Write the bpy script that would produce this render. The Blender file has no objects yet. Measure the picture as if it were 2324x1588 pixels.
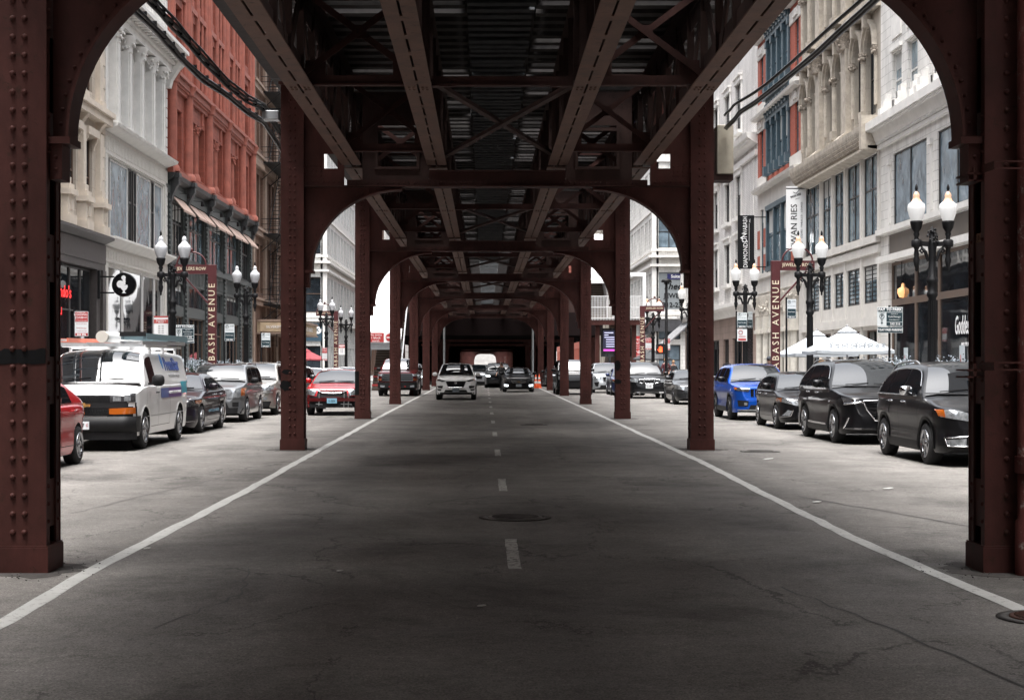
import bpy, bmesh, math, random
from mathutils import Vector, Matrix
random.seed(11)
SC = bpy.context.scene
COL = SC.collection
PI = math.pi
R = math.radians

# ---------------------------------------------------------------- mesh builder
class MB:
    def __init__(s):
        s.v = []; s.f = []; s.m = []; s.s = []
    def add(s, vs, fs, mi=0, sm=False):
        b = len(s.v)
        s.v.extend([tuple(p) for p in vs])
        for f in fs:
            s.f.append([b + i for i in f]); s.m.append(mi); s.s.append(sm)
    def box(s, x0, x1, y0, y1, z0, z1, mi=0):
        if x0 > x1: x0, x1 = x1, x0
        if y0 > y1: y0, y1 = y1, y0
        if z0 > z1: z0, z1 = z1, z0
        s.add([(x0,y0,z0),(x1,y0,z0),(x1,y1,z0),(x0,y1,z0),(x0,y0,z1),(x1,y0,z1),(x1,y1,z1),(x0,y1,z1)],
              [(0,3,2,1),(4,5,6,7),(0,1,5,4),(1,2,6,5),(2,3,7,6),(3,0,4,7)], mi)
    def bar(s, p, q, w, h, mi=0, up=(0,0,1)):
        p = Vector(p); q = Vector(q); d = (q-p).normalized(); u = Vector(up)
        a = d.cross(u)
        if a.length < 1e-4: a = d.cross(Vector((1,0,0)))
        a.normalize(); u = a.cross(d).normalized()
        a *= w/2; u *= h/2
        vs = [p-a-u,p+a-u,p+a+u,p-a+u,q-a-u,q+a-u,q+a+u,q-a+u]
        s.add(vs, [(0,1,2,3),(7,6,5,4),(0,4,5,1),(1,5,6,2),(2,6,7,3),(3,7,4,0)], mi)
    def tube(s, pts, r, n=8, mi=0, closed=False, sm=True):
        pts = [Vector(p) for p in pts]; rings = []
        for i, p in enumerate(pts):
            a = pts[max(i-1,0)]; b = pts[min(i+1,len(pts)-1)]
            d = (b-a).normalized()
            x = d.cross(Vector((0,0,1)))
            if x.length < 1e-3: x = d.cross(Vector((1,0,0)))
            x.normalize(); y = x.cross(d)
            rr = r[i] if isinstance(r, (list,tuple)) else r
            rings.append([p + x*math.cos(2*PI*k/n)*rr + y*math.sin(2*PI*k/n)*rr for k in range(n)])
        vs = [v for g in rings for v in g]; fs = []
        for i in range(len(rings)-1):
            for k in range(n):
                fs.append((i*n+k, i*n+(k+1)%n, (i+1)*n+(k+1)%n, (i+1)*n+k))
        s.add(vs, fs, mi, sm)
        s.add(rings[0], [tuple(range(n))], mi); s.add(rings[-1], [tuple(range(n-1,-1,-1))], mi)
    def lathe(s, prof, n=16, o=(0,0,0), mi=0, axis='z', sm=True, caps=True):
        vs = []; fs = []
        for r, z in prof:
            for k in range(n):
                a = 2*PI*k/n; c, d = r*math.cos(a), r*math.sin(a)
                if axis == 'z': vs.append((o[0]+c, o[1]+d, o[2]+z))
                elif axis == 'x': vs.append((o[0]+z, o[1]+c, o[2]+d))
                else: vs.append((o[0]+d, o[1]+z, o[2]+c))
        for i in range(len(prof)-1):
            for k in range(n):
                fs.append((i*n+k, i*n+(k+1)%n, (i+1)*n+(k+1)%n, (i+1)*n+k))
        s.add(vs, fs, mi, sm)
        if caps:
            if prof[0][0] > 1e-4: s.add(vs[:n], [tuple(range(n-1,-1,-1))], mi)
            if prof[-1][0] > 1e-4: s.add(vs[-n:], [tuple(range(n))], mi)
    def prism(s, poly, fn, d0, d1, mi=0):
        # poly: 2-D outline, fn(a,b,d) -> 3-D
        n = len(poly)
        vs = [fn(a,b,d0) for a,b in poly] + [fn(a,b,d1) for a,b in poly]
        fs = [tuple(range(n-1,-1,-1)), tuple(range(n,2*n))] + [(i,(i+1)%n,n+(i+1)%n,n+i) for i in range(n)]
        s.add(vs, fs, mi)
    def rivet(s, p, nrm, r=0.019, n=7, mi=0):
        nrm = Vector(nrm); a = nrm.cross(Vector((0,0,1)))
        if a.length < .1: a = Vector((1,0,0))
        a.normalize(); b = nrm.cross(a); p = Vector(p); vs = []
        for rr, h in ((1,0),(.86,.6),(.42,.95)):
            for k in range(n):
                t = 2*PI*k/n
                vs.append(p + (a*math.cos(t)+b*math.sin(t))*r*rr + nrm*(h*r))
        fs = [(i*n+k, i*n+(k+1)%n, (i+1)*n+(k+1)%n, (i+1)*n+k) for i in range(2) for k in range(n)]
        fs.append(tuple(range(2*n,3*n)))
        s.add(vs, fs, mi, True)
    def grid(s, rows, mi=0, sm=True):
        m = len(rows[0]); vs = [p for r in rows for p in r]
        fs = [(i*m+k, i*m+k+1, (i+1)*m+k+1, (i+1)*m+k) for i in range(len(rows)-1) for k in range(m-1)]
        s.add(vs, fs, mi, sm)
    def build(s, name, mats, parent=None, local=False, ang=None, fix=True, bevel=0):
        if not isinstance(mats, (list,tuple)): mats = [mats]
        off = Vector((0,0,0)); par = parent
        if not local:
            while par is not None:
                off += par.location; par = par.parent
        me = bpy.data.meshes.new(name)
        me.from_pydata([(x-off.x,y-off.y,z-off.z) for x,y,z in s.v], [], s.f)
        for m in mats: me.materials.append(m)
        me.polygons.foreach_set('material_index', s.m)
        me.polygons.foreach_set('use_smooth', s.s)
        if fix or ang:
            bm = bmesh.new(); bm.from_mesh(me)
            if ang: bmesh.ops.remove_doubles(bm, verts=bm.verts, dist=1e-5)
            bmesh.ops.recalc_face_normals(bm, faces=bm.faces)
            if bevel:
                bmesh.ops.bevel(bm, geom=[e for e in bm.edges if len(e.link_faces)==2 and e.calc_face_angle(0) > .6], offset=bevel, segments=1, affect='EDGES')
            bm.to_mesh(me); bm.free()
        if ang: me.set_sharp_from_angle(angle=R(ang))
        o = bpy.data.objects.new(name, me); COL.objects.link(o)
        if parent is not None: o.parent = parent
        return o

def tag(o, label=None, cat=None, group=None, kind=None):
    if label: o['label'] = label
    if cat: o['category'] = cat
    if group: o['group'] = group
    if kind: o['kind'] = kind
    return o
def empty(name, loc, label, cat, group=None, rz=0):
    o = bpy.data.objects.new(name, None); COL.objects.link(o)
    o.location = loc; o.rotation_euler = (0,0,rz); o.empty_display_size = .2
    return tag(o, label, cat, group)
def copy_tree(o, parent=None):
    c = o.copy(); COL.objects.link(c)
    if parent is not None: c.parent = parent
    for ch in list(o.children): copy_tree(ch, c)
    return c
def relabel(o, label): o['label'] = label; return o

# ---------------------------------------------------------------- picture helper
FPX = 3550.6                      # 55 mm on a 36 mm gate, in 2324-pixel units
CAMZ = 1.65
def at(px, py, D): return ((px-1099.5)/FPX*D, D, CAMZ+(826-py)/FPX*D)

# ---------------------------------------------------------------- materials
MATS = {}
def nmat(name, base, rough=.6, metal=0, spec=.5, coat=0, emit=None, es=0, var=.0, vscale=3.0, bump=0, bscale=20, coatr=.03):
    if name in MATS: return MATS[name]
    m = bpy.data.materials.new(name); m.use_nodes = True
    nt = m.node_tree; b = nt.nodes['Principled BSDF']
    c = base if len(base) == 4 else (*base, 1)
    b.inputs['Base Color'].default_value = c
    b.inputs['Roughness'].default_value = rough; b.inputs['Metallic'].default_value = metal
    b.inputs['Specular IOR Level'].default_value = spec
    b.inputs['Coat Weight'].default_value = coat; b.inputs['Coat Roughness'].default_value = coatr
    if emit:
        b.inputs['Emission Color'].default_value = (*emit, 1); b.inputs['Emission Strength'].default_value = es
    if var or bump:
        geo = nt.nodes.new('ShaderNodeTexCoord')
        n = nt.nodes.new('ShaderNodeTexNoise'); n.inputs['Scale'].default_value = vscale
        n.inputs['Detail'].default_value = 8; n.inputs['Roughness'].default_value = .65
        nt.links.new(geo.outputs['Object'], n.inputs['Vector'])
        if var:
            mr = nt.nodes.new('ShaderNodeMapRange'); mr.inputs[1].default_value = .3; mr.inputs[2].default_value = .7
            mr.inputs[3].default_value = 1-var; mr.inputs[4].default_value = 1+var*.6
            nt.links.new(n.outputs['Fac'], mr.inputs[0])
            mx = nt.nodes.new('ShaderNodeMix'); mx.data_type = 'RGBA'; mx.blend_type = 'MULTIPLY'; mx.inputs[0].default_value = 1
            mx.inputs[6].default_value = c; nt.links.new(mr.outputs[0], mx.inputs[7]); nt.links.new(mx.outputs[2], b.inputs['Base Color'])
            r2 = nt.nodes.new('ShaderNodeMapRange'); r2.inputs[3].default_value = max(0,rough-.12); r2.inputs[4].default_value = min(1,rough+.15)
            nt.links.new(n.outputs['Fac'], r2.inputs[0]); nt.links.new(r2.outputs[0], b.inputs['Roughness'])
        if bump:
            n2 = nt.nodes.new('ShaderNodeTexNoise'); n2.inputs['Scale'].default_value = bscale; n2.inputs['Detail'].default_value = 5
            nt.links.new(geo.outputs['Object'], n2.inputs['Vector'])
            bp = nt.nodes.new('ShaderNodeBump'); bp.inputs['Strength'].default_value = bump; bp.inputs['Distance'].default_value = .02
            nt.links.new(n2.outputs['Fac'], bp.inputs['Height']); nt.links.new(bp.outputs[0], b.inputs['Normal'])
    MATS[name] = m
    return m

def wallmat(name, base, mortar, bw, bh, rough=.75, var=.22, mort=.012, dirt=.35, bumpd=.006):
    """masonry coursed in world Y/X along and Z up, with weathering streaks"""
    m = bpy.data.materials.new(name); m.use_nodes = True; nt = m.node_tree; L = nt.links
    b = nt.nodes['Principled BSDF']; b.inputs['Roughness'].default_value = rough; b.inputs['Specular IOR Level'].default_value = .3
    g = nt.nodes.new('ShaderNodeNewGeometry'); sp = nt.nodes.new('ShaderNodeSeparateXYZ'); L.new(g.outputs['Position'], sp.inputs[0])
    ad = nt.nodes.new('ShaderNodeMath'); ad.operation = 'ADD'; L.new(sp.outputs[0], ad.inputs[0]); L.new(sp.outputs[1], ad.inputs[1])
    cb = nt.nodes.new('ShaderNodeCombineXYZ'); L.new(ad.outputs[0], cb.inputs[0]); L.new(sp.outputs[2], cb.inputs[1])
    br = nt.nodes.new('ShaderNodeTexBrick'); L.new(cb.outputs[0], br.inputs['Vector'])
    br.inputs['Scale'].default_value = 1; br.inputs['Brick Width'].default_value = bw; br.inputs['Row Height'].default_value = bh
    br.inputs['Mortar Size'].default_value = mort; br.inputs['Mortar Smooth'].default_value = .3
    c = Vector(base)
    br.inputs['Color1'].default_value = (*(c*(1-var*.5)),1); br.inputs['Color2'].default_value = (*(c*(1+var*.5)),1)
    br.inputs['Mortar'].default_value = (*mortar,1)
    n = nt.nodes.new('ShaderNodeTexNoise'); n.inputs['Scale'].default_value = 1.0; n.inputs['Detail'].default_value = 9; n.inputs['Roughness'].default_value = .7
    mp = nt.nodes.new('ShaderNodeMapping'); mp.inputs['Scale'].default_value = (1.2,1.2,.35); L.new(g.outputs['Position'], mp.inputs[0]); L.new(mp.outputs[0], n.inputs['Vector'])
    mr = nt.nodes.new('ShaderNodeMapRange'); mr.inputs[1].default_value = .35; mr.inputs[2].default_value = .7; mr.inputs[3].default_value = 1.08; mr.inputs[4].default_value = 1-dirt
    L.new(n.outputs['Fac'], mr.inputs[0])
    mx = nt.nodes.new('ShaderNodeMix'); mx.data_type = 'RGBA'; mx.blend_type = 'MULTIPLY'; mx.inputs[0].default_value = 1
    L.new(br.outputs['Color'], mx.inputs[6]); L.new(mr.outputs[0], mx.inputs[7]); L.new(mx.outputs[2], b.inputs['Base Color'])
    bp = nt.nodes.new('ShaderNodeBump'); bp.inputs['Distance'].default_value = bumpd; bp.inputs['Strength'].default_value = .6; bp.invert = True
    L.new(br.outputs['Fac'], bp.inputs['Height']); L.new(bp.outputs[0], b.inputs['Normal'])
    MATS[name] = m
    return m

def glassmat(name, tint, rough=.03, wav=.25, wscale=.9, spec=.9):
    m = bpy.data.materials.new(name); m.use_nodes = True; nt = m.node_tree; L = nt.links
    b = nt.nodes['Principled BSDF']; b.inputs['Roughness'].default_value = rough
    b.inputs['Specular IOR Level'].default_value = spec
    g = nt.nodes.new('ShaderNodeNewGeometry')
    n = nt.nodes.new('ShaderNodeTexNoise'); n.inputs['Scale'].default_value = wscale; n.inputs['Detail'].default_value = 1.5; n.inputs['Distortion'].default_value = .6
    L.new(g.outputs['Position'], n.inputs['Vector'])
    bp = nt.nodes.new('ShaderNodeBump'); bp.inputs['Strength'].default_value = wav; bp.inputs['Distance'].default_value = .05
    L.new(n.outputs['Fac'], bp.inputs['Height']); L.new(bp.outputs[0], b.inputs['Normal'])
    n2 = nt.nodes.new('ShaderNodeTexNoise'); n2.inputs['Scale'].default_value = 1.3; n2.inputs['Detail'].default_value = 4
    L.new(g.outputs['Position'], n2.inputs['Vector'])
    mr = nt.nodes.new('ShaderNodeValToRGB'); mr.color_ramp.elements[0].position = .4; mr.color_ramp.elements[1].position = .62
    t = Vector(tint); mr.color_ramp.elements[0].color = (*(t*.72),1); mr.color_ramp.elements[1].color = (*(t*1.3),1)
    L.new(n2.outputs['Fac'], mr.inputs[0]); L.new(mr.outputs[0], b.inputs['Base Color'])
    MATS[name] = m
    return m

def steelmat(name, base, rust, rough=.55):
    m = bpy.data.materials.new(name); m.use_nodes = True; nt = m.node_tree; L = nt.links
    b = nt.nodes['Principled BSDF']; b.inputs['Specular IOR Level'].default_value = .2
    g = nt.nodes.new('ShaderNodeNewGeometry')
    mp = nt.nodes.new('ShaderNodeMapping'); mp.inputs['Scale'].default_value = (1,1,.45); L.new(g.outputs['Position'], mp.inputs[0])
    n = nt.nodes.new('ShaderNodeTexNoise'); n.inputs['Scale'].default_value = 2.2; n.inputs['Detail'].default_value = 10; n.inputs['Roughness'].default_value = .7
    L.new(mp.outputs[0], n.inputs['Vector'])
    cr = nt.nodes.new('ShaderNodeValToRGB'); e = cr.color_ramp.elements
    c = Vector(base)
    e[0].position = .3; e[0].color = (*(c*.55),1); e[1].position = .72; e[1].color = (*(c*1.35),1)
    L.new(n.outputs['Fac'], cr.inputs[0])
    n2 = nt.nodes.new('ShaderNodeTexNoise'); n2.inputs['Scale'].default_value = 7; n2.inputs['Detail'].default_value = 8; n2.inputs['Roughness'].default_value = .75
    L.new(g.outputs['Position'], n2.inputs['Vector'])
    mr = nt.nodes.new('ShaderNodeMapRange'); mr.inputs[1].default_value = .57; mr.inputs[2].default_value = .66; L.new(n2.outputs['Fac'], mr.inputs[0])
    mx = nt.nodes.new('ShaderNodeMix'); mx.data_type = 'RGBA'; mx.inputs[7].default_value = (*rust,1)
    L.new(mr.outputs[0], mx.inputs[0]); L.new(cr.outputs[0], mx.inputs[6]); L.new(mx.outputs[2], b.inputs['Base Color'])
    r2 = nt.nodes.new('ShaderNodeMapRange'); r2.inputs[3].default_value = rough-.1; r2.inputs[4].default_value = rough+.2
    L.new(n.outputs['Fac'], r2.inputs[0]); L.new(r2.outputs[0], b.inputs['Roughness'])
    n3 = nt.nodes.new('ShaderNodeTexNoise'); n3.inputs['Scale'].default_value = 60; n3.inputs['Detail'].default_value = 3; L.new(g.outputs['Position'], n3.inputs['Vector'])
    bp = nt.nodes.new('ShaderNodeBump'); bp.inputs['Strength'].default_value = .25; bp.inputs['Distance'].default_value = .004
    L.new(n3.outputs['Fac'], bp.inputs['Height']); L.new(bp.outputs[0], b.inputs['Normal'])
    MATS[name] = m
    return m

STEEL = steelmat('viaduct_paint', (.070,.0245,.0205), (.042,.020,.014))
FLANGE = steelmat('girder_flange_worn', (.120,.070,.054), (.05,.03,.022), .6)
DARKST = steelmat('dark_steel', (.040,.022,.019), (.02,.012,.01), .7)  # darker than the viaduct paint, for inner webs and plates
DKBROWNST = steelmat('dark_brown_steel', (.046,.019,.016), (.02,.012,.01), .7)  # dark brown for cross beams, sway frames and struts
TIE = nmat('weathered_tie', (.045,.040,.039), .9, var=.5, vscale=6)
PLANK = nmat('walkway_plank', (.10,.105,.11), .9, var=.45, vscale=4)
BLACKP = nmat('black_overpaint', (.008,.008,.009), .75, spec=.15, var=.3)
IRON = nmat('lamp_iron', (.007,.007,.008), .5, spec=.25, var=.3)
CHROME = nmat('chrome', (.75,.76,.78), .1, metal=1)
RUBBER = nmat('tyre_rubber', (.014,.014,.015), .85, bump=.3, bscale=60)
ALLOY = nmat('alloy_rim', (.42,.43,.45), .22, metal=1)
DKRIM = nmat('dark_rim', (.05,.05,.055), .3, metal=.7)
PLASTIC = nmat('black_plastic', (.010,.010,.011), .55, spec=.25)
GLOSSBLK = nmat('gloss_black', (.006,.006,.007), .08, coat=.5)
CARGLASS = nmat('car_glass', (.006,.008,.010), .012, spec=.5, coat=.3)
CARGLASS.node_tree.nodes['Principled BSDF'].inputs['IOR'].default_value = 1.75
LENS = nmat('headlight_lens', (.36,.38,.40), .08, metal=.5, coat=1, var=.6, vscale=14)
DKLENS = nmat('dark_headlight_lens', (.06,.06,.065), .06, metal=.3, coat=1, var=.6, vscale=14)
LIT = nmat('lit_headlight', (.9,.95,1), .3, emit=(.85,.95,1), es=1.4)
AMBER = nmat('amber_lens', (.36,.085,.008), .15, coat=1)
REDLENS = nmat('red_lens', (.5,.01,.012), .12, coat=1)
WHITE = nmat('white_paint_sign', (.78,.78,.78), .5)
SIGNGREEN = nmat('sign_dark_green', (.012,.035,.045), .45)
SIGNRED = nmat('sign_red', (.38,.035,.035), .45)
SIGNMAROON = nmat('sign_maroon', (.075,.014,.016), .45, var=.2)
CREAM = nmat('sign_cream_letters', (.70,.62,.45), .5)
GREY = nmat('grey_metal', (.35,.36,.37), .4, metal=.6, var=.15)
INK = nmat('black_ink', (.008,.008,.009), .6, spec=.2)
SKIN = nmat('skin', (.50,.29,.21), .5)

# ---------------------------------------------------------------- text as mesh
def lettering(txt, size, mat, parent, o, right=(1,0,0), up=(0,0,1), align='CENTER', ext=.004, space=1.0, sx=1.0, name='lettering', shear=0, bold=0):
    cu = bpy.data.curves.new('txt', 'FONT'); cu.body = txt; cu.size = size; cu.align_x = align; cu.align_y = 'CENTER'
    cu.extrude = ext; cu.space_character = space; cu.resolution_u = 2; cu.shear = shear; cu.offset = bold
    ob = bpy.data.objects.new('txt', cu); COL.objects.link(ob)
    dg = bpy.context.evaluated_depsgraph_get(); me = bpy.data.meshes.new_from_object(ob.evaluated_get(dg))
    bpy.data.objects.remove(ob); bpy.data.curves.remove(cu)
    r = Vector(right).normalized(); u = Vector(up).normalized(); n = r.cross(u)
    off = Vector((0,0,0)); par = parent
    while par is not None:
        off += par.location; par = par.parent
    o = Vector(o) - off
    for v in me.vertices:
        p = v.co.copy(); v.co = o + r*(p.x*sx) + u*p.y + n*p.z
    me.materials.clear(); me.materials.append(mat); me.name = name
    ob = bpy.data.objects.new(name, me); COL.objects.link(ob)
    if parent is not None: ob.parent = parent
    return ob
# ---------------------------------------------------------------- world, sun, camera
w = bpy.data.worlds.new('World'); SC.world = w; w.use_nodes = True
nt = w.node_tree; L = nt.links; bg = nt.nodes['Background']
sky = nt.nodes.new('ShaderNodeTexSky'); sky.sky_type = 'NISHITA'; sky.sun_disc = False
SUN_EL, SUN_AZ = R(76), R(192)
sky.sun_elevation = SUN_EL; sky.sun_rotation = SUN_AZ; sky.air_density = 1.0; sky.dust_density = 4.0
hs = nt.nodes.new('ShaderNodeHueSaturation'); hs.inputs['Saturation'].default_value = .22
L.new(sky.outputs[0], hs.inputs['Color']); tc = nt.nodes.new('ShaderNodeTexCoord'); sx = nt.nodes.new('ShaderNodeSeparateXYZ'); L.new(tc.outputs['Generated'], sx.inputs[0])
ov = nt.nodes.new('ShaderNodeMapRange'); ov.inputs[1].default_value = .05; ov.inputs[2].default_value = 1; ov.inputs[3].default_value = .45; ov.inputs[4].default_value = 1.75; L.new(sx.outputs[2], ov.inputs[0])   # overcast: brightest overhead
om = nt.nodes.new('ShaderNodeMix'); om.data_type = 'RGBA'; om.blend_type = 'MULTIPLY'; om.inputs[0].default_value = 1; L.new(hs.outputs[0], om.inputs[6]); L.new(ov.outputs[0], om.inputs[7])
L.new(om.outputs[2], bg.inputs['Color']); bg.inputs['Strength'].default_value = .105
sd = bpy.data.lights.new('sun', 'SUN'); sd.energy = .95; sd.angle = R(30); sd.color = (1,.965,.93)
so = bpy.data.objects.new('sun', sd); COL.objects.link(so)
d = Vector((math.sin(SUN_AZ)*math.cos(SUN_EL), math.cos(SUN_AZ)*math.cos(SUN_EL), math.sin(SUN_EL)))
so.rotation_euler = (-d).to_track_quat('-Z','Y').to_euler()
cd = bpy.data.cameras.new('camera'); cam = bpy.data.objects.new('camera', cd); COL.objects.link(cam)
cam.location = (0,0,CAMZ); cam.rotation_euler = (R(90),0,0)
cd.lens = 55; cd.sensor_width = 36; cd.shift_x = .0269; cd.shift_y = .0138; cd.clip_start = .2; cd.clip_end = 4000
SC.camera = cam
SC.view_settings.view_transform = 'Standard'; SC.view_settings.look = 'None'
SC.view_settings.exposure = 2.22; SC.view_settings.gamma = 1
SC.render.engine = 'CYCLES'
SC.cycles.max_bounces = 7; SC.cycles.diffuse_bounces = 4; SC.cycles.glossy_bounces = 4
SC.cycles.use_denoising = True

# ---------------------------------------------------------------- road
def asphalt(name, base, lanes=True):
    m = bpy.data.materials.new(name); m.use_nodes = True; nt = m.node_tree; L = nt.links; N = nt.nodes.new
    b = nt.nodes['Principled BSDF']; b.inputs['Specular IOR Level'].default_value = .3
    g = N('ShaderNodeNewGeometry')
    def noise(scale, det, sc=(1,1,1), rough=.6, dist=0):
        mp = N('ShaderNodeMapping'); mp.inputs['Scale'].default_value = sc; L.new(g.outputs['Position'], mp.inputs[0])
        n = N('ShaderNodeTexNoise'); n.inputs['Scale'].default_value = scale; n.inputs['Detail'].default_value = det; n.inputs['Roughness'].default_value = rough
        n.inputs['Distortion'].default_value = dist
        L.new(mp.outputs[0], n.inputs['Vector']); return n.outputs['Fac']
    def rng(fac, a, b_, lo, hi):
        r = N('ShaderNodeMapRange'); r.inputs[1].default_value = a; r.inputs[2].default_value = b_; r.inputs[3].default_value = lo; r.inputs[4].default_value = hi
        L.new(fac, r.inputs[0]); return r.outputs[0]
    def mul(a, b_):
        r = N('ShaderNodeMath'); r.operation = 'MULTIPLY'
        for i, x in enumerate((a,b_)):
            if hasattr(x, 'links'): L.new(x, r.inputs[i])
            else: r.inputs[i].default_value = x
        return r.outputs[0]
    f = rng(noise(.5, 7, (1,.6,1), .6, .3), .32, .68, .76, 1.14)       # long stains
    f = mul(f, rng(noise(.9, 7, (.7,.9,1), .7, .3), .4, .7, 1.05, .88))   # patches across
    f = mul(f, mul(rng(noise(70, 3, rough=.8), .3, .7, .30, 1.70), rng(noise(22, 5, rough=.9), .32, .68, .58, 1.42)))        # aggregate
    f = mul(f, rng(noise(9, 6), .3, .7, .86, 1.12))
    f = mul(f, rng(noise(.33, 9, (1,.8,1), .72, .5), .50, .60, 1.04, .70))   # old patches and oil stains
    f = mul(f, rng(noise(3.3, 9, (1,1,1), .8), .60, .72, 1, .72))
    # deck shade put into the lane colour, then wheel tracks
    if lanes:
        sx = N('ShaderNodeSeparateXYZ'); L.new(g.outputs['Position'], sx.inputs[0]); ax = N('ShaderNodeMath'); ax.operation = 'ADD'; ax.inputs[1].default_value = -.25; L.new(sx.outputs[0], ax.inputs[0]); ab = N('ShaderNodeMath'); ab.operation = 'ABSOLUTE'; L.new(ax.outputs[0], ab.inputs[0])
        f = mul(f, rng(ab.outputs[0], 2.6, 4.6, .93, 1.0))       # travel lanes darkened to stand for shade under the deck
        f = mul(f, rng(noise(.8, 2, (1,.02,1)), .35, .65, .86, 1.1))
    # cracks
    mp = N('ShaderNodeMapping'); mp.inputs['Scale'].default_value = (1,.55,1); L.new(g.outputs['Position'], mp.inputs[0])
    wn = N('ShaderNodeTexNoise'); wn.inputs['Scale'].default_value = 1.1; wn.inputs['Detail'].default_value = 8; wn.inputs['Roughness'].default_value = .7
    L.new(mp.outputs[0], wn.inputs['Vector'])
    ad = N('ShaderNodeVectorMath'); ad.operation = 'MULTIPLY_ADD'; ad.inputs[1].default_value = (1.5,1.5,0); L.new(wn.outputs['Color'], ad.inputs[0]); L.new(mp.outputs[0], ad.inputs[2])
    masks = []
    for sc, wd, lo, hi in ((.45,.008,.46,.52), (1.7,.011,.56,.62)):
        vo = N('ShaderNodeTexVoronoi'); vo.feature = 'DISTANCE_TO_EDGE'; vo.inputs['Scale'].default_value = sc
        L.new(ad.outputs[0], vo.inputs['Vector'])
        c = rng(vo.outputs['Distance'], wd*.35, wd, 1, 0)
        masks.append(mul(c, rng(noise(.5, 4, dist=.2), lo, hi, 0, 1)))
    mxm = N('ShaderNodeMath'); mxm.operation = 'MAXIMUM'; L.new(masks[0], mxm.inputs[0]); L.new(masks[1], mxm.inputs[1])
    cf = rng(mxm.outputs[0], 0, 1, 1, .44)
    f = mul(f, cf)
    mx = N('ShaderNodeMix'); mx.data_type = 'RGBA'; mx.blend_type = 'MULTIPLY'; mx.inputs[0].default_value = 1
    mx.inputs[6].default_value = (*base,1); L.new(f, mx.inputs[7]); L.new(mx.outputs[2], b.inputs['Base Color'])
    L.new(rng(noise(2, 5), .3, .7, .62, .88), b.inputs['Roughness'])
    bp = N('ShaderNodeBump'); bp.inputs['Strength'].default_value = .5; bp.inputs['Distance'].default_value = .006
    L.new(mul(noise(110, 2), cf), bp.inputs['Height']); L.new(bp.outputs[0], b.inputs['Normal'])
    return m
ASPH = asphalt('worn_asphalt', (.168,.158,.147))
m = MB()
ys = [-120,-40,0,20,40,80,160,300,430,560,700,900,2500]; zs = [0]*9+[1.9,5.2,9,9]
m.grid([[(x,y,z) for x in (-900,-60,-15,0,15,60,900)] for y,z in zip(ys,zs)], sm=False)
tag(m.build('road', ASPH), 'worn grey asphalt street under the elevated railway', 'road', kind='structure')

def paintmat(name, base, wear):
    m = bpy.data.materials.new(name); m.use_nodes = True; nt = m.node_tree; L = nt.links; N = nt.nodes.new
    b = nt.nodes['Principled BSDF']; b.inputs['Roughness'].default_value = .7
    g = N('ShaderNodeNewGeometry'); n = N('ShaderNodeTexNoise'); n.inputs['Scale'].default_value = 14; n.inputs['Detail'].default_value = 9; n.inputs['Roughness'].default_value = .75
    L.new(g.outputs['Position'], n.inputs['Vector'])
    r = N('ShaderNodeMapRange'); r.inputs[1].default_value = wear; r.inputs[2].default_value = wear+.07; L.new(n.outputs['Fac'], r.inputs[0])
    n2 = N('ShaderNodeTexNoise'); n2.inputs['Scale'].default_value = 2.2; n2.inputs['Detail'].default_value = 6; L.new(g.outputs['Position'], n2.inputs['Vector'])
    mr = N('ShaderNodeMapRange'); mr.inputs[3].default_value = .7; mr.inputs[4].default_value = 1.2; L.new(n2.outputs['Fac'], mr.inputs[0])
    m0 = N('ShaderNodeMix'); m0.data_type = 'RGBA'; m0.blend_type = 'MULTIPLY'; m0.inputs[0].default_value = 1; m0.inputs[6].default_value = (*base,1); L.new(mr.outputs[0], m0.inputs[7])
    mx = N('ShaderNodeMix'); mx.data_type = 'RGBA'; mx.inputs[6].default_value = (.11,.105,.10,1); L.new(r.outputs[0], mx.inputs[0]); L.new(m0.outputs[2], mx.inputs[7])
    L.new(mx.outputs[2], b.inputs['Base Color']); return m
LINE = paintmat('worn_white_line', (.50,.50,.48), .37)
DASH = paintmat('worn_dash_paint', (.48,.48,.45), .44)
def stripe(pts, wd, seed):
    rr = random.Random(seed); m = MB(); rows = []
    y = pts[0][0]; i = 0
    while y < pts[-1][0]:
        while y > pts[i+1][0]: i += 1
        (a,xa),(b,xb) = pts[i], pts[i+1]; t = (y-a)/(b-a); x = xa+(xb-xa)*t + rr.uniform(-.012,.012)
        e = rr.uniform(-.008,.008); rows.append([(x-wd/2-e,y,.004),(x+wd/2+rr.uniform(-.006,.008),y,.004)])
        y += .5 if y < 60 else 6
    m.grid(rows, sm=False); return m
o = stripe([(-20,-3.05),(10,-3.08),(12.6,-3.14),(20,-3.10),(27,-3.16),(40,-3.22),(53,-3.3),(80,-3.33),(300,-3.3)], .135, 1).build('edge_line', LINE)
tag(o, 'long white edge line along the left columns', 'road marking', kind='structure')
o = stripe([(-20,3.55),(10.5,3.60),(15,3.50),(20,3.55),(26,3.66),(47,3.72),(80,3.75),(300,3.75)], .135, 2).build('edge_line', LINE)
tag(o, 'long white edge line along the right columns', 'road marking', kind='structure')
y = 12.6; m = MB()
k = 0
while y < 200:
    rr = random.Random(k); rows = []
    for j in range(9):
        yy = y + 2.15*j/8; rows.append([(.245-.055+rr.uniform(-.006,.006), yy, .004),(.245+.055+rr.uniform(-.006,.006), yy, .004)])
    m.grid(rows, sm=False)
    y += 7.75; k += 1
tag(m.build('lane_dashes', DASH), 'broken white centre line of worn dashes', 'road marking', kind='structure')

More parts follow.
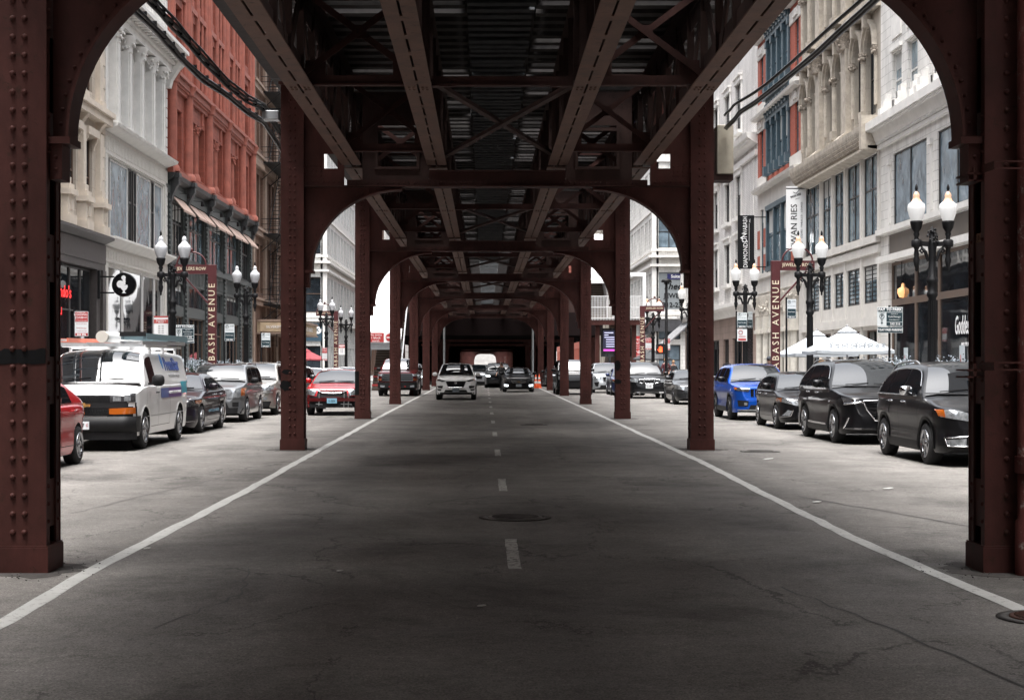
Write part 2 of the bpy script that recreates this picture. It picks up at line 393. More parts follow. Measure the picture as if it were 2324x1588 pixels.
# tar seams and trench cuts
SEAM = nmat('tar_seam', (.035,.033,.033), .6, var=.4)
m = MB()
def seam(pts, wd, seed):
    rr = random.Random(seed); rows = []
    for i in range(len(pts)-1):
        (x0,y0),(x1,y1) = pts[i], pts[i+1]
        for j in range(10):
            t = j/10; a = Vector((x1-x0,y1-y0,0)).normalized(); nx, ny = -a.y, a.x
            q = rr.uniform(-.03,.03); w_ = wd*rr.uniform(.4,1.3)
            x = x0+(x1-x0)*t+nx*q; y = y0+(y1-y0)*t+ny*q
            rows.append([(x-nx*w_/2,y-ny*w_/2,.0035),(x+nx*w_/2,y+ny*w_/2,.0035)])
    m.grid(rows, sm=False)
seam([(3.9,19.5),(5.1,15.4),(5.6,13.6)], .03, 5); seam([(-3.0,17.2),(3.0,17.35)], .02, 6)
seam([(4.1,30),(5.0,24.5),(8.8,22)], .02, 7); seam([(-3.4,25.5),(-4.2,20),(-4.6,17)], .018, 8); seam([(2.2,11.6),(2.55,9.7),(2.9,7)], .022, 9)
seam([(-1.9,12.6),(-1.75,11.2),(-2.1,9.6)], .018, 10); seam([(-1.2,13.9),(2.5,14.2)], .014, 12)
seam([(-8.4,22.5),(-3.6,22.2)], .018, 13)
tag(m.build('road_cracks', SEAM), 'long tar filled cracks in the asphalt', 'road crack', kind='structure')

MANI = nmat('cast_iron_cover', (.13,.122,.115), .5, metal=.6, var=.5, vscale=9, bump=.5, bscale=40)
RUSTY = nmat('rusty_iron', (.075,.030,.018), .7, metal=.2, var=.6, vscale=8, bump=.4)
COLLAR = nmat('manhole_collar', (.09,.085,.082), .9, var=.4, vscale=5)
def manhole(x, y, r, mat, label):
    m = MB(); m.lathe([(r*.86,.006),(r*.86,.016),(r*.80,.018),(0,.018)], 36, (x,y,0), 0)
    for k in range(-5,6):
        hw = math.sqrt(max(0,(r*.74)**2-(k*r*.14)**2)); m.box(x-hw,x+hw,y+k*r*.14-r*.03,y+k*r*.14+r*.03,.018,.024,0)
    t = empty('manhole', (x,y,0), label, 'manhole cover', 'manhole covers in the road')
    m.build('cover', mat, t)
    m = MB(); m.lathe([(r*1.12,.002),(r*1.15,.007),(r*.89,.012),(r*.89,.003)], 36, (x,y,0), 0, caps=False); m.build('collar', COLLAR, t)
manhole(.33, 16.8, .34, MANI, 'dark iron manhole cover beside the centre dashes')
manhole(3.66, 10.15, .285, RUSTY, 'rust coloured manhole cover by the right edge line')
manhole(5.2, 29.5, .33, MANI, 'manhole cover in the right parking lane before the dark vehicles')
manhole(1.35, 42.5, .33, MANI, 'distant flat manhole cover in the right lane')
# litter
LIT_M = nmat('paper_litter', (.6,.6,.58), .8)
rr = random.Random(3)
for k, (x, y, s) in enumerate(((-3.0,13.9,.05),(3.95,18.6,.07),(5.3,20.6,.09),(-.02,10.6,.035),(-1.15,12.4,.03),(4.9,27,.12))):
    m = MB(); a = rr.uniform(0,3)
    m.prism([(math.cos(a+q)*s*rr.uniform(.5,1), math.sin(a+q)*s*rr.uniform(.5,1)) for q in (0,1.2,2.4,3.5,4.8)], lambda p,q_,d_: (x+p, y+q_, .004+d_+p*.1+.01), 0, .006)
    tag(m.build('litter', LIT_M), ['scrap of pale paper beside the left edge line','scrap of paper right of the right edge line','crumpled paper in the right parking lane','tiny white scrap near the centre of the left lane','small white speck of litter in the left lane','flattened pale carton before the black hatchback'][k], 'litter')

# dirt gathered round the column feet
m = MB(); rr = random.Random(21)
for i in range(5):
    for s in (-1,1):
        cx, cy = .246+s*3.93, (12.58 if i == 0 else 13+17.2*i)
        for rad, n in ((.46,26),):
            m.prism([(cx+math.cos(2*PI*k/n)*rad*rr.uniform(.8,1.25), cy+math.sin(2*PI*k/n)*rad*rr.uniform(.8,1.35)) for k in range(n)], lambda a,b,d_: (a,b,d_), .0005, .0025)
        for k in range(60):
            a = rr.uniform(0,2*PI); q = rr.uniform(.25,.75); p = Vector((cx+math.cos(a)*q, cy+math.sin(a)*q, .002)); m.rivet(p,(0,0,1),rr.uniform(.004,.010),5)
tag(m.build('road_dirt', nmat('road_dirt',(.060,.054,.050),.95,var=.6,vscale=9)), 'dark dirt gathered round the feet of the steel columns', 'dirt', kind='stuff')

# pavements
PAVE = wallmat('pavement_slab', (.34,.33,.32), (.16,.155,.15), 1.5, 40, .85, .1, .02, .3, .003)
KERB = nmat('kerb_stone', (.36,.35,.34), .8, var=.3)
def pavement(x0, x1, y0, y1, label, kx):
    m = MB(); m.box(x0,x1,y0,y1,-.05,.14)
    o = m.build('pavement', PAVE); tag(o, label, 'pavement', kind='structure')
    m = MB(); m.box(kx-.15,kx,y0,y1,-.05,.137) if kx < 0 else m.box(kx,kx+.15,y0,y1,-.05,.137)
    tag(m.build('kerb', KERB), label.replace('pavement','kerb'), 'kerb', kind='structure')
pavement(-22, -8.95, -60, 119, 'left pavement of the near block', -8.8+0)
pavement(9.35, 22, -60, 119, 'right pavement of the near block', 9.2)
pavement(-22, -8.95, 146, 420, 'left pavement beyond the crossing', -8.8)
pavement(9.35, 22, 141, 420, 'right pavement beyond the crossing', 9.2)

# ---------------------------------------------------------------- elevated railway
XC = .246; HI = 3.71; CW = .44; HO = HI+CW; CD = .42
BENT0, BAY = 13.0, 17.2
def column(mb, s, rows):
    cx = s*(HI+CW/2); h = 7.0
    mb.box(cx-CW/2,cx+CW/2,-CD/2,-CD/2+.024,.2,h,0); mb.box(cx-CW/2,cx+CW/2,CD/2-.024,CD/2,.2,h,0)
    mb.box(cx-.012,cx+.012,-CD/2+.024,CD/2-.024,.2,h,1)
    for sd in (-1,1):
        xe = cx+sd*CW/2
        for yy in (-1,1):
            y1 = yy*(CD/2-.024); y0 = yy*(CD/2-.115)
            mb.box(xe-sd*.022, xe-sd*.006, y0, y1, .2, h, 0)
        z = .35; k = 0
        while z < h-.5:
            mb.box(xe-sd*.032, xe-sd*.022, -CD/2+.03, CD/2-.03, z, z+.38, 0)
            for yy in (-1,1):
                for q in (.05,.19,.33):
                    mb.rivet((xe-sd*.006, yy*(CD/2-.07), z+q), (sd,0,0), .019, 6, 0)
            z += .98
    z = .32
    while z < h-.1:
        for dx in (-.047,.047):
            mb.rivet((cx+dx,-CD/2,z),(0,-1,0), .0255, 8, 0)
            if rows > 1: mb.rivet((cx+dx,CD/2,z),(0,1,0), .0195, 6, 0)
        z += .145
    return cx
def make_bent():
    root = empty('viaduct_frame', (XC, BENT0, 0), 'x', 'steel frame', 'riveted frames carrying the elevated railway')
    for s in (-1,1):
        m = MB(); cx = column(m, s, 2)
        c = m.build('column', [STEEL, DARKST], root, local=True)
        m = MB(); m.box(cx-CW/2-.018,cx+CW/2+.018,-CD/2-.018,CD/2+.018,-.02,.2)
        m.box(cx-CW/2-.012,cx+CW/2+.012,-CD/2-.012,CD/2+.012,.2,.215)
        b = m.build('column_base', STEEL, c, local=True)
        m = MB(); m.box(cx-.26,cx+.26,-.26,.26,7.0,7.06); m.build('cap_plate', STEEL, c, local=True)
        # arch bracket
        m = MB(); x0 = HI; zt = 5.06; zb = 3.46; xa, za = HI-.13, zb      # springing
        rx, rz = 1.74, 1.56; xk = xa-rx
        n = 22; arc = [(xk+rx*math.cos(PI/2*k/n), zb+rz*math.sin(PI/2*k/n)) for k in range(n+1)]   # from spring to crown
        P = lambda a, z_, d_: (s*a, d_, z_)
        m.prism([(x0, zt), (x0, zb)] + arc + [(xk, zt)], P, -.014, .014, 0)
        fl = []
        for a, z_ in arc: fl.append(P(a, z_, 0))
        rows = []
        for i, (a, z_) in enumerate(arc):
            t = PI/2*i/n; nx, nz = math.cos(t), math.sin(t)
            rows.append([(s*(a-nx*.004), -.15, z_-nz*.004), (s*(a-nx*.004), .15, z_-nz*.004), (s*(a-nx*.026),.15,z_-nz*.026), (s*(a-nx*.026),-.15,z_-nz*.026), (s*(a-nx*.004), -.15, z_-nz*.004)])
        m.grid(rows, 0, False)
        for i in range(1, n, 1):
            a, z_ = arc[i]; t = PI/2*i/n; nx, nz = math.cos(t), math.sin(t)
            m.rivet((s*(a+nx*.07), -.014-.012, z_+nz*.07), (0,-1,0), .018, 7, 0)
            m.rivet((s*(a+nx*.07), .014+.012, z_+nz*.07), (0,1,0), .018, 6, 0)
        # angle strips behind the rivets
        for yy in (-1,1):
            strip = [(a+math.cos(PI/2*i/n)*.005, z_+math.sin(PI/2*i/n)*.005) for i,(a,z_) in enumerate(arc)]
            outer = [(a+math.cos(PI/2*i/n)*.115, z_+math.sin(PI/2*i/n)*.115) for i,(a,z_) in enumerate(arc)]
            outer = [(min(a,HI-.01), min(z_,zt-.008)) for a,z_ in outer]
            m.grid([[(s*a,yy*.027,z_),(s*b,yy*.027,zz)] for (a,z_),(b,zz) in zip(strip,outer)], 0, False)
        m.build('arch_bracket', STEEL, root, local=True, fix=True)
        m = MB(); m.box(s*(HI-.175), s*(HI+.0), -.17,.17, 3.40,3.455); m.box(s*(HI-.10), s*HI, -.12,.12, 3.12,3.40)
        for yy in (-1,1):
            for q in (3.2,3.3): m.rivet((s*(HI-.05), yy*.12, q),(0,yy,0),.017,6,0)
        m.build('corbel', STEEL, root, local=True)
        # deep end plate of the beam, with a small hand hole
        m = MB(); zt2 = 6.95; xi = 2.95
        hx0,hx1,hz0,hz1 = 3.08,3.34,5.42,5.70
        for a,b_,c_,d_ in ((xi,HI,5.08,hz0),(xi,HI,hz1,zt2),(xi,hx0,hz0,hz1),(hx1,HI,hz0,hz1)):
            m.box(s*a,s*b_,-.013,.013,c_,d_,0)
        m.box(s*xi,s*HI,-.10,-.014,5.075,5.1,0); m.box(s*xi,s*HI,.014,.10,5.075,5.1,0)
        for yy in (-1,1):
            m.box(s*(xi+.04),s*HI,yy*.014,yy*.022,5.1,5.22,0)
            for q in range(7): m.rivet((s*(3.05+q*.1), yy*.022, 5.16),(0,yy,0),.018,6,0)
            for q in range(4):
                for p in range(3): m.rivet((s*(3.40+q*.09), yy*.013, 5.28+p*.09),(0,yy,0),.017,6,0)
        m.build('end_plate', STEEL, root, local=True)
        # plate with opening between the outer and inner girder
        m = MB()
        for a,b_,c_,d_ in ((1.32,2.6,5.08,5.46),(1.32,2.6,6.25,6.9),(1.32,1.56,5.46,6.25),(2.30,2.6,5.46,6.25)):
            m.box(s*a,s*b_,-.013,.013,c_,d_,0)
        m.box(s*1.5,s*2.36,-.07,-.014,5.40,5.45,0); m.box(s*1.50,s*1.555,-.07,-.014,5.45,6.2,0); m.box(s*2.305,s*2.36,-.07,-.014,5.45,6.2,0); m.box(s*1.555,s*2.305,-.07,-.014,6.14,6.2,0)
        m.build('web_plate', DARKST, root, local=True)
    m = MB()
    m.box(-2.95,2.95,-.18,.18,5.055,5.08,0); m.box(-1.31,1.31,-.012,.012,5.08,5.36,0); m.box(-1.31,1.31,-.1,.1,5.36,5.38,0)
    m.box(-HI,-2.95,-.18,.18,5.05,5.075,0); m.box(2.95,HI,-.18,.18,5.05,5.075,0)
    for yy in (-1,1):
        m.box(-2.9,2.9,yy*.014,yy*.03,5.08,5.2,0)
        for q in range(56): m.rivet((-2.8+q*.1, yy*.03, 5.14),(0,yy,0),.016,5,0)
    m.build('cross_beam', DKBROWNST, root, local=True)
    return root
bent = make_bent()

GX = (2.79, 1.16)      # outer and inner girder centres, from the axis
GZ0, GZ1 = 5.48, 6.92
def make_span(detail=True, boards=.1):
    root = empty('track_span', (XC, BENT0, 0), 'x', 'railway span', 'spans of the elevated railway')
    y0, y1 = .22, BAY-.22
    for s in (-1,1):
        for gi, gx in enumerate(GX):
            x = s*gx; m = MB()
            for sd in (-1,1):
                m.box(x+sd*.016, x+sd*.185, y0, y1, GZ0-.022, GZ0, 0)
                m.box(x+sd*.014, x+sd*.036, y0, y1, GZ0, GZ0+.15, 1)
                m.box(x+sd*.014, x+sd*.036, y0, y1, GZ1-.15, GZ1, 1)
                m.box(x+sd*.016, x+sd*.16, y0, y1, GZ1, GZ1+.02, 1)
            y = y0
            while y < y1-.2:
                m.box(x-.0155, x+.0155, y, min(y+.24,y1), GZ0-.0215, GZ0-.0005, 0); y += .98
            if gi == 1:
                m.box(x-.008,x+.008,y0,y1,GZ0+.02,GZ1-.01,1)
                y = y0+.6
                while y < y1:
                    m.box(x-.13,x-.036,y,y+.02,GZ0+.01,GZ1-.01,1); m.box(x+.036,x+.13,y,y+.02,GZ0+.01,GZ1-.01,1); y += 1.43
            else:
                npan = 12; dy = (y1-y0)/npan
                for k in range(npan):
                    a, b = y0+k*dy, y0+(k+1)*dy
                    m.box(x-.05,x+.05,a,a+.10,GZ0+.02,GZ1-.02,1)
                    p, q = ((x,a+.08,GZ0+.1),(x,b,GZ1-.1)) if k%2 else ((x,a+.08,GZ1-.1),(x,b,GZ0+.1))
                    m.bar(p,q,.03,.20,1, up=(0,1,.3))
                m.box(x-.006,x+.006,y0,y1,GZ0+.02,GZ0+.42,1); m.box(x-.006,x+.006,y0,y1,GZ1-.4,GZ1-.02,1)
            # bolt clusters on the flange at midspan
            for dx in (-.12,-.06,.06,.12):
                for dy in (-.08,.08): m.rivet((x+dx, BAY/2+dy, GZ0-.022),(0,0,-1),.022,6,0)
            m.build('girder', [FLANGE, DARKST], root, local=True)
        # sway frames
        for fy, full in ((BAY/2, True), (BAY-1.9, True), (2.2, False)):
            m = MB(); a, b = s*(GX[1]+.05), s*(GX[0]-.05); mid = (a+b)/2
            m.box(a,b,fy-.06,fy+.06,GZ0+.01,GZ0+.035,0); m.box(a,b,fy-.012,fy+.012,GZ0+.036,GZ0+.15,0)
            m.bar((a,fy+.02,GZ0+.18),(b,fy+.02,GZ1-.12),.03,.09,0,up=(0,0,1)); m.bar((b,fy-.03,GZ0+.18),(a,fy-.03,GZ1-.12),.03,.09,0)
            m.box(mid-.10,mid+.10,fy-.012,fy+.006,(GZ0+GZ1)/2-.06,(GZ0+GZ1)/2+.12,0)
            for xx in (a+s*.16, b-s*.16):
                m.box(xx-.14,xx+.14,fy-.013,fy+.005,GZ0+.15,GZ0+.36,0)
                for q in range(3): m.rivet((xx-.08+q*.08, fy-.013, GZ0+.25),(0,-1,0),.016,5,0)
            m.box(a,b,fy-.05,fy+.05,GZ1-.1,GZ1-.05,0)
            m.build('sway_frame', DKBROWNST, root, local=True)
    m = MB(); m.box(-GX[1]+.19,GX[1]-.19,BAY/2-.06,BAY/2+.06,GZ0+.005,GZ0+.03,0); m.box(-GX[1]+.19,GX[1]-.19,BAY/2-.012,BAY/2+.012,GZ0+.03,GZ0+.14,0)
    for s in (-1,1): m.prism([(s*(GX[1]-.19),-.09),(s*(GX[1]-.19),.09),(s*(GX[1]-.5),.03),(s*(GX[1]-.5),-.03)], lambda a,b,d_: (a,BAY/2+b,d_), GZ0-.006, GZ0+.004, 0)
    m.build('strut', DKBROWNST, root, local=True)
    for s in (-1,1):
        m = MB(); z = GZ0+.10+.03*s
        m.bar((-s*1.02,BAY/2+.3,z),(s*1.02,BAY-.6,z),.10,.02,0); m.bar((-s*1.02,BAY/2+.3,z+.04),(s*1.02,BAY-.6,z+.04),.02,.07,0)
        m.build('lateral_brace', DARKST, root, local=True)
    rr = random.Random(4)
    big = MB()
    nt_ = int(BAY/.53)
    for k in range(nt_):
        for s in (-1,1):
            y = .05+k*.53+rr.uniform(-.03,.03); ln = rr.uniform(-.07,.07)
            m = MB() if detail else big
            m.box(s*(.525+rr.uniform(-.018,.018)), s*(3.30+ln), y, y+.24, GZ1+.025, GZ1+.225)
            if detail: m.build('tie', TIE, root, local=True)
    if not detail: tag(big.build('tie_deck', TIE, root, local=True), kind='stuff')
    big = MB(); y = .05
    while y < BAY-.2:
        wd = rr.uniform(.20,.27)
        m = MB() if detail else big
        a = .50+rr.uniform(-.03,.03); m.box(-a, a+rr.uniform(-.04,.04), y, y+wd, GZ1+.10+rr.uniform(0,.02), GZ1+.15)
        if detail: m.build('walkway_plank', PLANK, root, local=True)
        y += wd + rr.choice((.16,.2,.24))
    if not detail: tag(big.build('walkway', PLANK, root, local=True), kind='stuff')
    m = MB(); y = 0
    while y < BAY-.05:                                   # deck boards, with a few gaps by the footwalk
        hole = rr.random() < .35; ln = min(rr.uniform(.10,.22) if hole else rr.uniform(.4,1.3), BAY-y)
        for s in (-1,1): m.box(s*(.0), s*(.44 if hole and rr.random() < .6 else .60), y, y+ln-.002, GZ1+.17, GZ1+.195)
        y += ln
    for s in (-1,1):
        for k in range(nt_+1):
            if rr.random() > boards: m.box(s*.602, s*3.34, max(0,k*.53-.02), min(BAY,(k+1)*.53-.021), GZ1+.226, GZ1+.25)  # panels added above the ties to keep skylight from leaking through
    if boards < .9: m.build('deck_and_shade_boards', TIE, root, local=True)
    for s in (-1,1):
        m = MB()
        for k in range(5): m.box(s*(3.33+k*.21), s*(3.33+k*.21+.195), .02, BAY-.02, GZ1+.23, GZ1+.28)
        m.build('side_walkway', TIE, root, local=True)
        for rx in (1.22, 2.66):
            m = MB(); m.box(s*rx-.035,s*rx+.035,.0,BAY,GZ1+.252,GZ1+.40); m.build('rail', DARKST, root, local=True)
    return root
SPANS = {-1:make_span(True,.13), 0:make_span(True,.20), 1:make_span(True,.30), 2:make_span(True,.42), 3:make_span(True,.55), 4:make_span(False,1)}; used_sp = set()

ORD = ['nearest','second','third','fourth','fifth','sixth','seventh','eighth','ninth','tenth','eleventh','twelfth','thirteenth','fourteenth','fifteenth']
first = True; first_far = True; kk = 0
for i in range(-3, 15):
    y = BENT0+BAY*i
    if i == -3: b = None
    elif first: b = bent; first = False
    else: b = copy_tree(bent)
    if b:
        b.location = (XC, 12.58 if i == 0 else y, 0)
        if i < 0: b['label'] = ['arched brown steel frame standing just behind the camera','arched brown steel frame two bays behind the camera'][i+2] if i > -3 else ''
        elif i == 0: b['label'] = 'nearest dark steel frame whose columns fill both picture edges'
        else: b['label'] = '%s riveted brown steel arch frame from the camera' % ORD[i]
    key = max(-1,min(4,i)); s_ = copy_tree(SPANS[key]) if key in used_sp else SPANS[key]; used_sp.add(key)
    s_.location = (XC, y, 0)
    if i < 0: s_['label'] = ['railway span overhead between camera and nearest arch frame','railway span with wooden ties right behind the camera','railway span with wooden ties farther behind the camera'][-1-i]
    else: s_['label'] = 'girder span with wooden ties between %s and %s arch frames' % (ORD[i], ORD[i+1] if i < 14 else 'last')
# far tail of the viaduct, towards the bright end of the street
m = MB()
for k, y in enumerate((272,300,335,370,410,450,490,530)):
    b = copy_tree(bent); b.location = (XC, y, 0)
    b['label'] = 'tiny far steel arch frame, number %d before the bright street end' % (8-k)
t = empty('track_span', (XC,271,0), 'dark railway deck running on to the bright end of the street', 'railway span', 'spans of the elevated railway')
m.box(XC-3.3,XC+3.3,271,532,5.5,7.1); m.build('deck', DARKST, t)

# things on the near frames
def on(name, mat, parent, fn):
    m = MB(); fn(m); return m.build(name, mat, parent)
near = [o for o in bpy.data.objects if o.get('label','').startswith('nearest dark steel')][0]
sec = [o for o in bpy.data.objects if o.get('label','').startswith('second riveted')][0]
fou = [o for o in bpy.data.objects if o.get('label','').startswith('third riveted')][0]
YF = 12.58-CD/2
def blob(m, cx, cz, rx, rz, y, seed):
    rr = random.Random(seed); n = 22
    m.prism([(cx+math.cos(2*PI*k/n)*rx*rr.uniform(.9,1.08), cz+math.sin(2*PI*k/n)*rz*rr.uniform(.85,1.1)) for k in range(n)], lambda a,b,d_: (a,y-d_,b), 0.001, .003)
def p1(m):
    n = 16; rr = random.Random(2); x0, x1 = XC-HO-.001, XC-HI-.005
    top = [(x0+(x1-x0)*k/n, 1.765+rr.uniform(-.012,.012)) for k in range(n+1)]; bot = [(x1+(x0-x1)*k/n, 1.655+rr.uniform(-.008,.008)) for k in range(n+1)]
    m.prism(top+bot, lambda a,b,d_: (a,YF-d_,b), .001,.005)
on('black_paint_band', BLACKP, near, p1)
Y2 = BENT0+BAY-CD/2
on('black_paint_blot', BLACKP, sec, lambda m: blob(m, XC-HO+.12, 1.50, .10,.05, Y2, 1))
on('black_paint_blot', BLACKP, sec, lambda m: blob(m, XC-HO+.09, 1.24, .11,.10, Y2, 2))
Y3 = BENT0+2*BAY-CD/2
on('black_paint_blot', BLACKP, fou, lambda m: m.box(XC-HO-.003,XC-HO+.12,Y3-.004,Y3-.001,.72,1.44))
on('black_paint_blot', BLACKP, fou, lambda m: blob(m, XC+HI+.06, 1.62, .09,.16, Y3, 5))
on('black_paint_blot', BLACKP, fou, lambda m: blob(m, XC+HI+.06, 1.12, .11,.07, Y3, 6))
# conduit, straps and the painted number on the right near column
PIPE = steelmat('conduit_rust', (.10,.030,.026), (.30,.27,.25), .6)
PXc = XC+HI+.315; YP = YF-.13
t = empty('drain_pipe', (PXc, YP, 0), 'scuffed brown drain pipe beside the right near column', 'pipe')
m = MB(); m.lathe([(.115,.0),(.115,.42),(.098,.44),(.098,7.0)], 20, (PXc,YP,0), 0); m.lathe([(.118,.80),(.118,.93)], 20, (PXc,YP,0), 0)
m.build('pipe_shaft', PIPE, t)
for z in (3.16, 1.60):
    m = MB(); x0, x1 = XC+HI-.06, XC+HI+.74
    for q in (0,.055): m.box(x0+.05,x1,YP-.125,YP-.113,z+q,z+q+.012)
    for q in (0,.055): m.box(x0-.06,x0+.06,YF+.05,YF+.36,z+q-.06,z+q-.045)
    m.box(x0-.012,x0+.012,YF+.05,YF+.09,z-.06,z+.055); m.box(x1-.01,x1,YP-.125,YF+.16,z,z+.065); m.box(x0+.05,x0+.06,YP-.125,YF+.1,z,z+.065)
    m.build('pipe_strap', STEEL, t)
NUMP = nmat('faded_number_paint', (.16,.075,.035), .7)
lettering('335', .10, NUMP, near, (XC+HI+.02, 12.56, 2.66), right=(0,-1,0), up=(0,0,1), ext=.006, bold=.002)
RUSTST = nmat('rust_stain', (.42,.11,.03), .8, var=.5, vscale=10)

# downpipes by the seventh frame
for s, dx in ((1, 3.42),(-1,-3.3)):
    t = empty('drain_pipe', (XC+dx, BENT0+6*BAY+2.5, 0), 'pale thin drain pipe by the %s column of the seventh frame' % ('right' if s > 0 else 'left'), 'pipe')
    m = MB(); m.lathe([(.07,0),(.07,4.6)],10,(XC+dx,BENT0+6*BAY+2.5,0)); m.build('pipe_shaft', nmat('galvanised', (.45,.47,.48), .5, metal=.3, var=.2), t)
    m = MB()
    for z in (.9,2.6): m.lathe([(.085,z),(.085,z+.1)],10,(XC+dx,BENT0+6*BAY+2.5,0))
    m.build('pipe_collar', GREY, t)

# ---------------------------------------------------------------- unseen slabs added overhead to shade the foreground
t = empty('added_shade_platform', (XC,-20,7), 'unseen slabs and roofs added over the street behind the camera for shade', 'station')
for s in (-1,1):
    m = MB(); m.box(XC+s*4.45,XC+s*9.6,-62,-2,7.0,7.3); m.build('shade_deck', DKBROWNST, t)
    m = MB(); m.box(XC+s*4.6,XC+s*9.8,-62,-3,10.4,10.6); m.build('canopy', DKBROWNST, t)  # unseen roof, likewise added for shade
    for y in (-55,-40,-25,-10):
        m = MB(); m.box(XC+s*9.0,XC+s*9.3,y-.15,y+.15,7.3,10.4); m.box(XC+s*9.2,XC+s*9.5,y-.15,y+.15,.14,7.0); m.build('shade_post', DKBROWNST, t)
# ---------------------------------------------------------------- station over the street
t = empty('station_mezzanine', (XC,143,0), 'dark elevated station hall bridging the street', 'station')
m = MB(); m.box(-8.6,9.0,123,232,3.95,5.6,0)
for k in range(35): m.box(-8.6,9.0,123.4+k*3.1,123.7+k*3.1,3.75,3.95,0)
m.build('hall_floor', nmat('near_black',(.005,.004,.004),.9,spec=.1), t)  # one even near-black tone
m = MB(); m.box(-8.9,9.3,122.85,123,3.9,5.7,0); m.build('fascia', nmat('near_black_brown',(.010,.006,.006),.9,spec=.1), t)  # even, very dark brown
for x in (-6.6,-8.3,7.0,8.7):
    for y in (126,140):
        m = MB(); m.box(x-.2,x+.2,y-.2,y+.2,0,3.95); m.box(x-.25,x+.25,y-.25,y+.25,0,.25); m.build('support_column', STEEL, t)
m = MB(); m.box(-6.4,-6.2,150,232,.0,3.94,0); m.box(6.7,6.9,150,232,.0,3.94,0); m.build('side_wall', MATS['near_black'], t)
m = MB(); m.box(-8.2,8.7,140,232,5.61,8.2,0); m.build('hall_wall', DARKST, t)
m = MB()
for y,z in ((131,3.72),(150,3.6),(172,3.5),(200,3.45)): m.box(-6.1,6.6,y,y+.35,z-.22,z)
m.build('cross_girders', STEEL, t)
STW = nmat('white_station_panel', (.80,.81,.82), .4, var=.08)
CONC = nmat('stair_concrete', (.30,.27,.24), .85, var=.3)
BROWNW = nmat('stair_side_brown', (.12,.085,.065), .7, var=.3)
# left stair with a white sloping canopy
def stair(x0, x1, y0, z0, n, rise, run, label):
    t = empty('station_stair', ((x0+x1)/2,y0,0), label, 'stairs', 'stairs up to the elevated station')
    m = MB(); rz = MB()
    for k in range(n):
        m.box(x0,x1,y0+k*run,y0+(k+1)*run,z0+k*rise,z0+(k+1)*rise-.03,0)
        rz.box(x0,x1,y0+k*run-.02,y0+(k+1)*run,z0+(k+1)*rise-.03,z0+(k+1)*rise,0)
    m.build('risers', BROWNW, t); rz.build('treads', CONC, t)
    return t
t = stair(-7.05,-5.35, 98, .0, 30, .175, .30, 'left station stair under a white sloping canopy')
m = MB()
m.prism([(97.4,2.95),(107.2,8.1),(107.2,8.4),(97.4,3.2)], lambda a,b,d_: (d_,a,b), -7.3, -5.2)
m.build('canopy', STW, t)
m = MB()
for k in range(9): y = 97.6+k*1.1; z = 2.95+(y-97.4)*.5255; m.prism([(y,z-.012),(y+.05,z+.02),(y+.05,z+.01),(y,z-.03)], lambda a,b,d_: (d_,a,b), -7.25, -5.25)
m.build('canopy_joints', nmat('panel_joint',(.45,.46,.47),.6), t)
for x in (-7.25,-5.25):
    m = MB(); m.prism([(97.4,.9),(107,6.2),(107,8.1),(97.4,2.95)], lambda a,b,d_: (d_,a,b), x-.04, x+.04) if x < -6 else m.bar((x,97.6,.9),(x,107,6.1),.08,.12)
    m.build('side_panel' if x < -6 else 'handrail', STW, t)
m = MB(); m.box(-7.35,-5.15,97.3,97.5,2.55,2.98); m.build('canopy_fascia', GREY, t)
for k in range(3):
    m = MB(); m.box(-7.04,-5.36,97.9+k*.9-.03,97.9+k*.9-.021,.28+k*.525,.40+k*.525); r_ = m.build('stair_warning_strip', SIGNRED, t)
    lettering('DO NOT ENTER', .09, WHITE, t, (-6.2,97.9+k*.9-.034,.34+k*.525))
s = empty('no_entry_sign', (-6.55,97.2,3.0), 'red and white no entry sign on the front of the left stair canopy', 'sign')
m = MB(); m.box(-7.28,-5.55,97.16,97.22,2.98,3.62); m.build('sign_board', WHITE, s)
m = MB(); m.box(-7.25,-6.25,97.15,97.16,3.01,3.59); m.build('red_panel', SIGNRED, s)
for i, tx in enumerate(('No entry','1 block','north')): lettering(tx, .20, WHITE, s, (-6.75,97.145,3.47-.19*i))
m = MB(); m.lathe([(.235,0),(.235,.01)],24,(-5.9,97.147,3.3),0,axis='y'); m.build('no_entry_disc', SIGNRED, s)
m = MB(); m.box(-6.08,-5.72,97.14,97.146,3.265,3.335); m.build('no_entry_bar', WHITE, s)
# right landing with white railings, stairs above and below
t = empty('station_landing', (8.2,101,0), 'stair landing with white railings on the right pavement', 'stairs', 'stairs up to the elevated station')
m = MB(); m.box(6.8,10.0,100,104,4.35,4.6); m.box(6.78,10.02,99.92,100,4.15,4.62); m.build('landing_floor', STEEL, t)
m = MB()
for k in range(34): x = 6.82+k*.096; m.box(x-.013,x+.013,99.86,99.9,4.45,5.95)
for z in (4.55,5.25,5.95): m.box(6.8,10.02,99.85,99.91,z,z+.05)
for k in range(30): y = 100+k*.13; m.box(6.76,6.79,y-.013,y+.013,4.6,5.95)
m.build('railing', WHITE, t)
for x in (7.25,9.6):
    m = MB(); m.box(x-.14,x+.14,100.3,100.6,.1,4.35); m.build('support_column', STEEL, t)
m = MB(); rz = MB()
for k in range(22):
    m.box(7.0,8.15,104+k*.28,104.28+k*.28,4.6+k*.17,4.6+(k+1)*.17-.03); rz.box(7.0,8.15,103.97+k*.28,104.28+k*.28,4.6+(k+1)*.17-.03,4.6+(k+1)*.17)
for k in range(24):
    m.box(8.3,9.8,104+(23-k)*.28,104.28+(23-k)*.28,.1,.1+(k+1)*.178-.03); rz.box(8.3,9.8,103.97+(23-k)*.28,104.28+(23-k)*.28,.1+(k+1)*.178-.03,.1+(k+1)*.178)
m.build('risers', BROWNW, t); rz.build('treads', CONC, t)
m = MB()
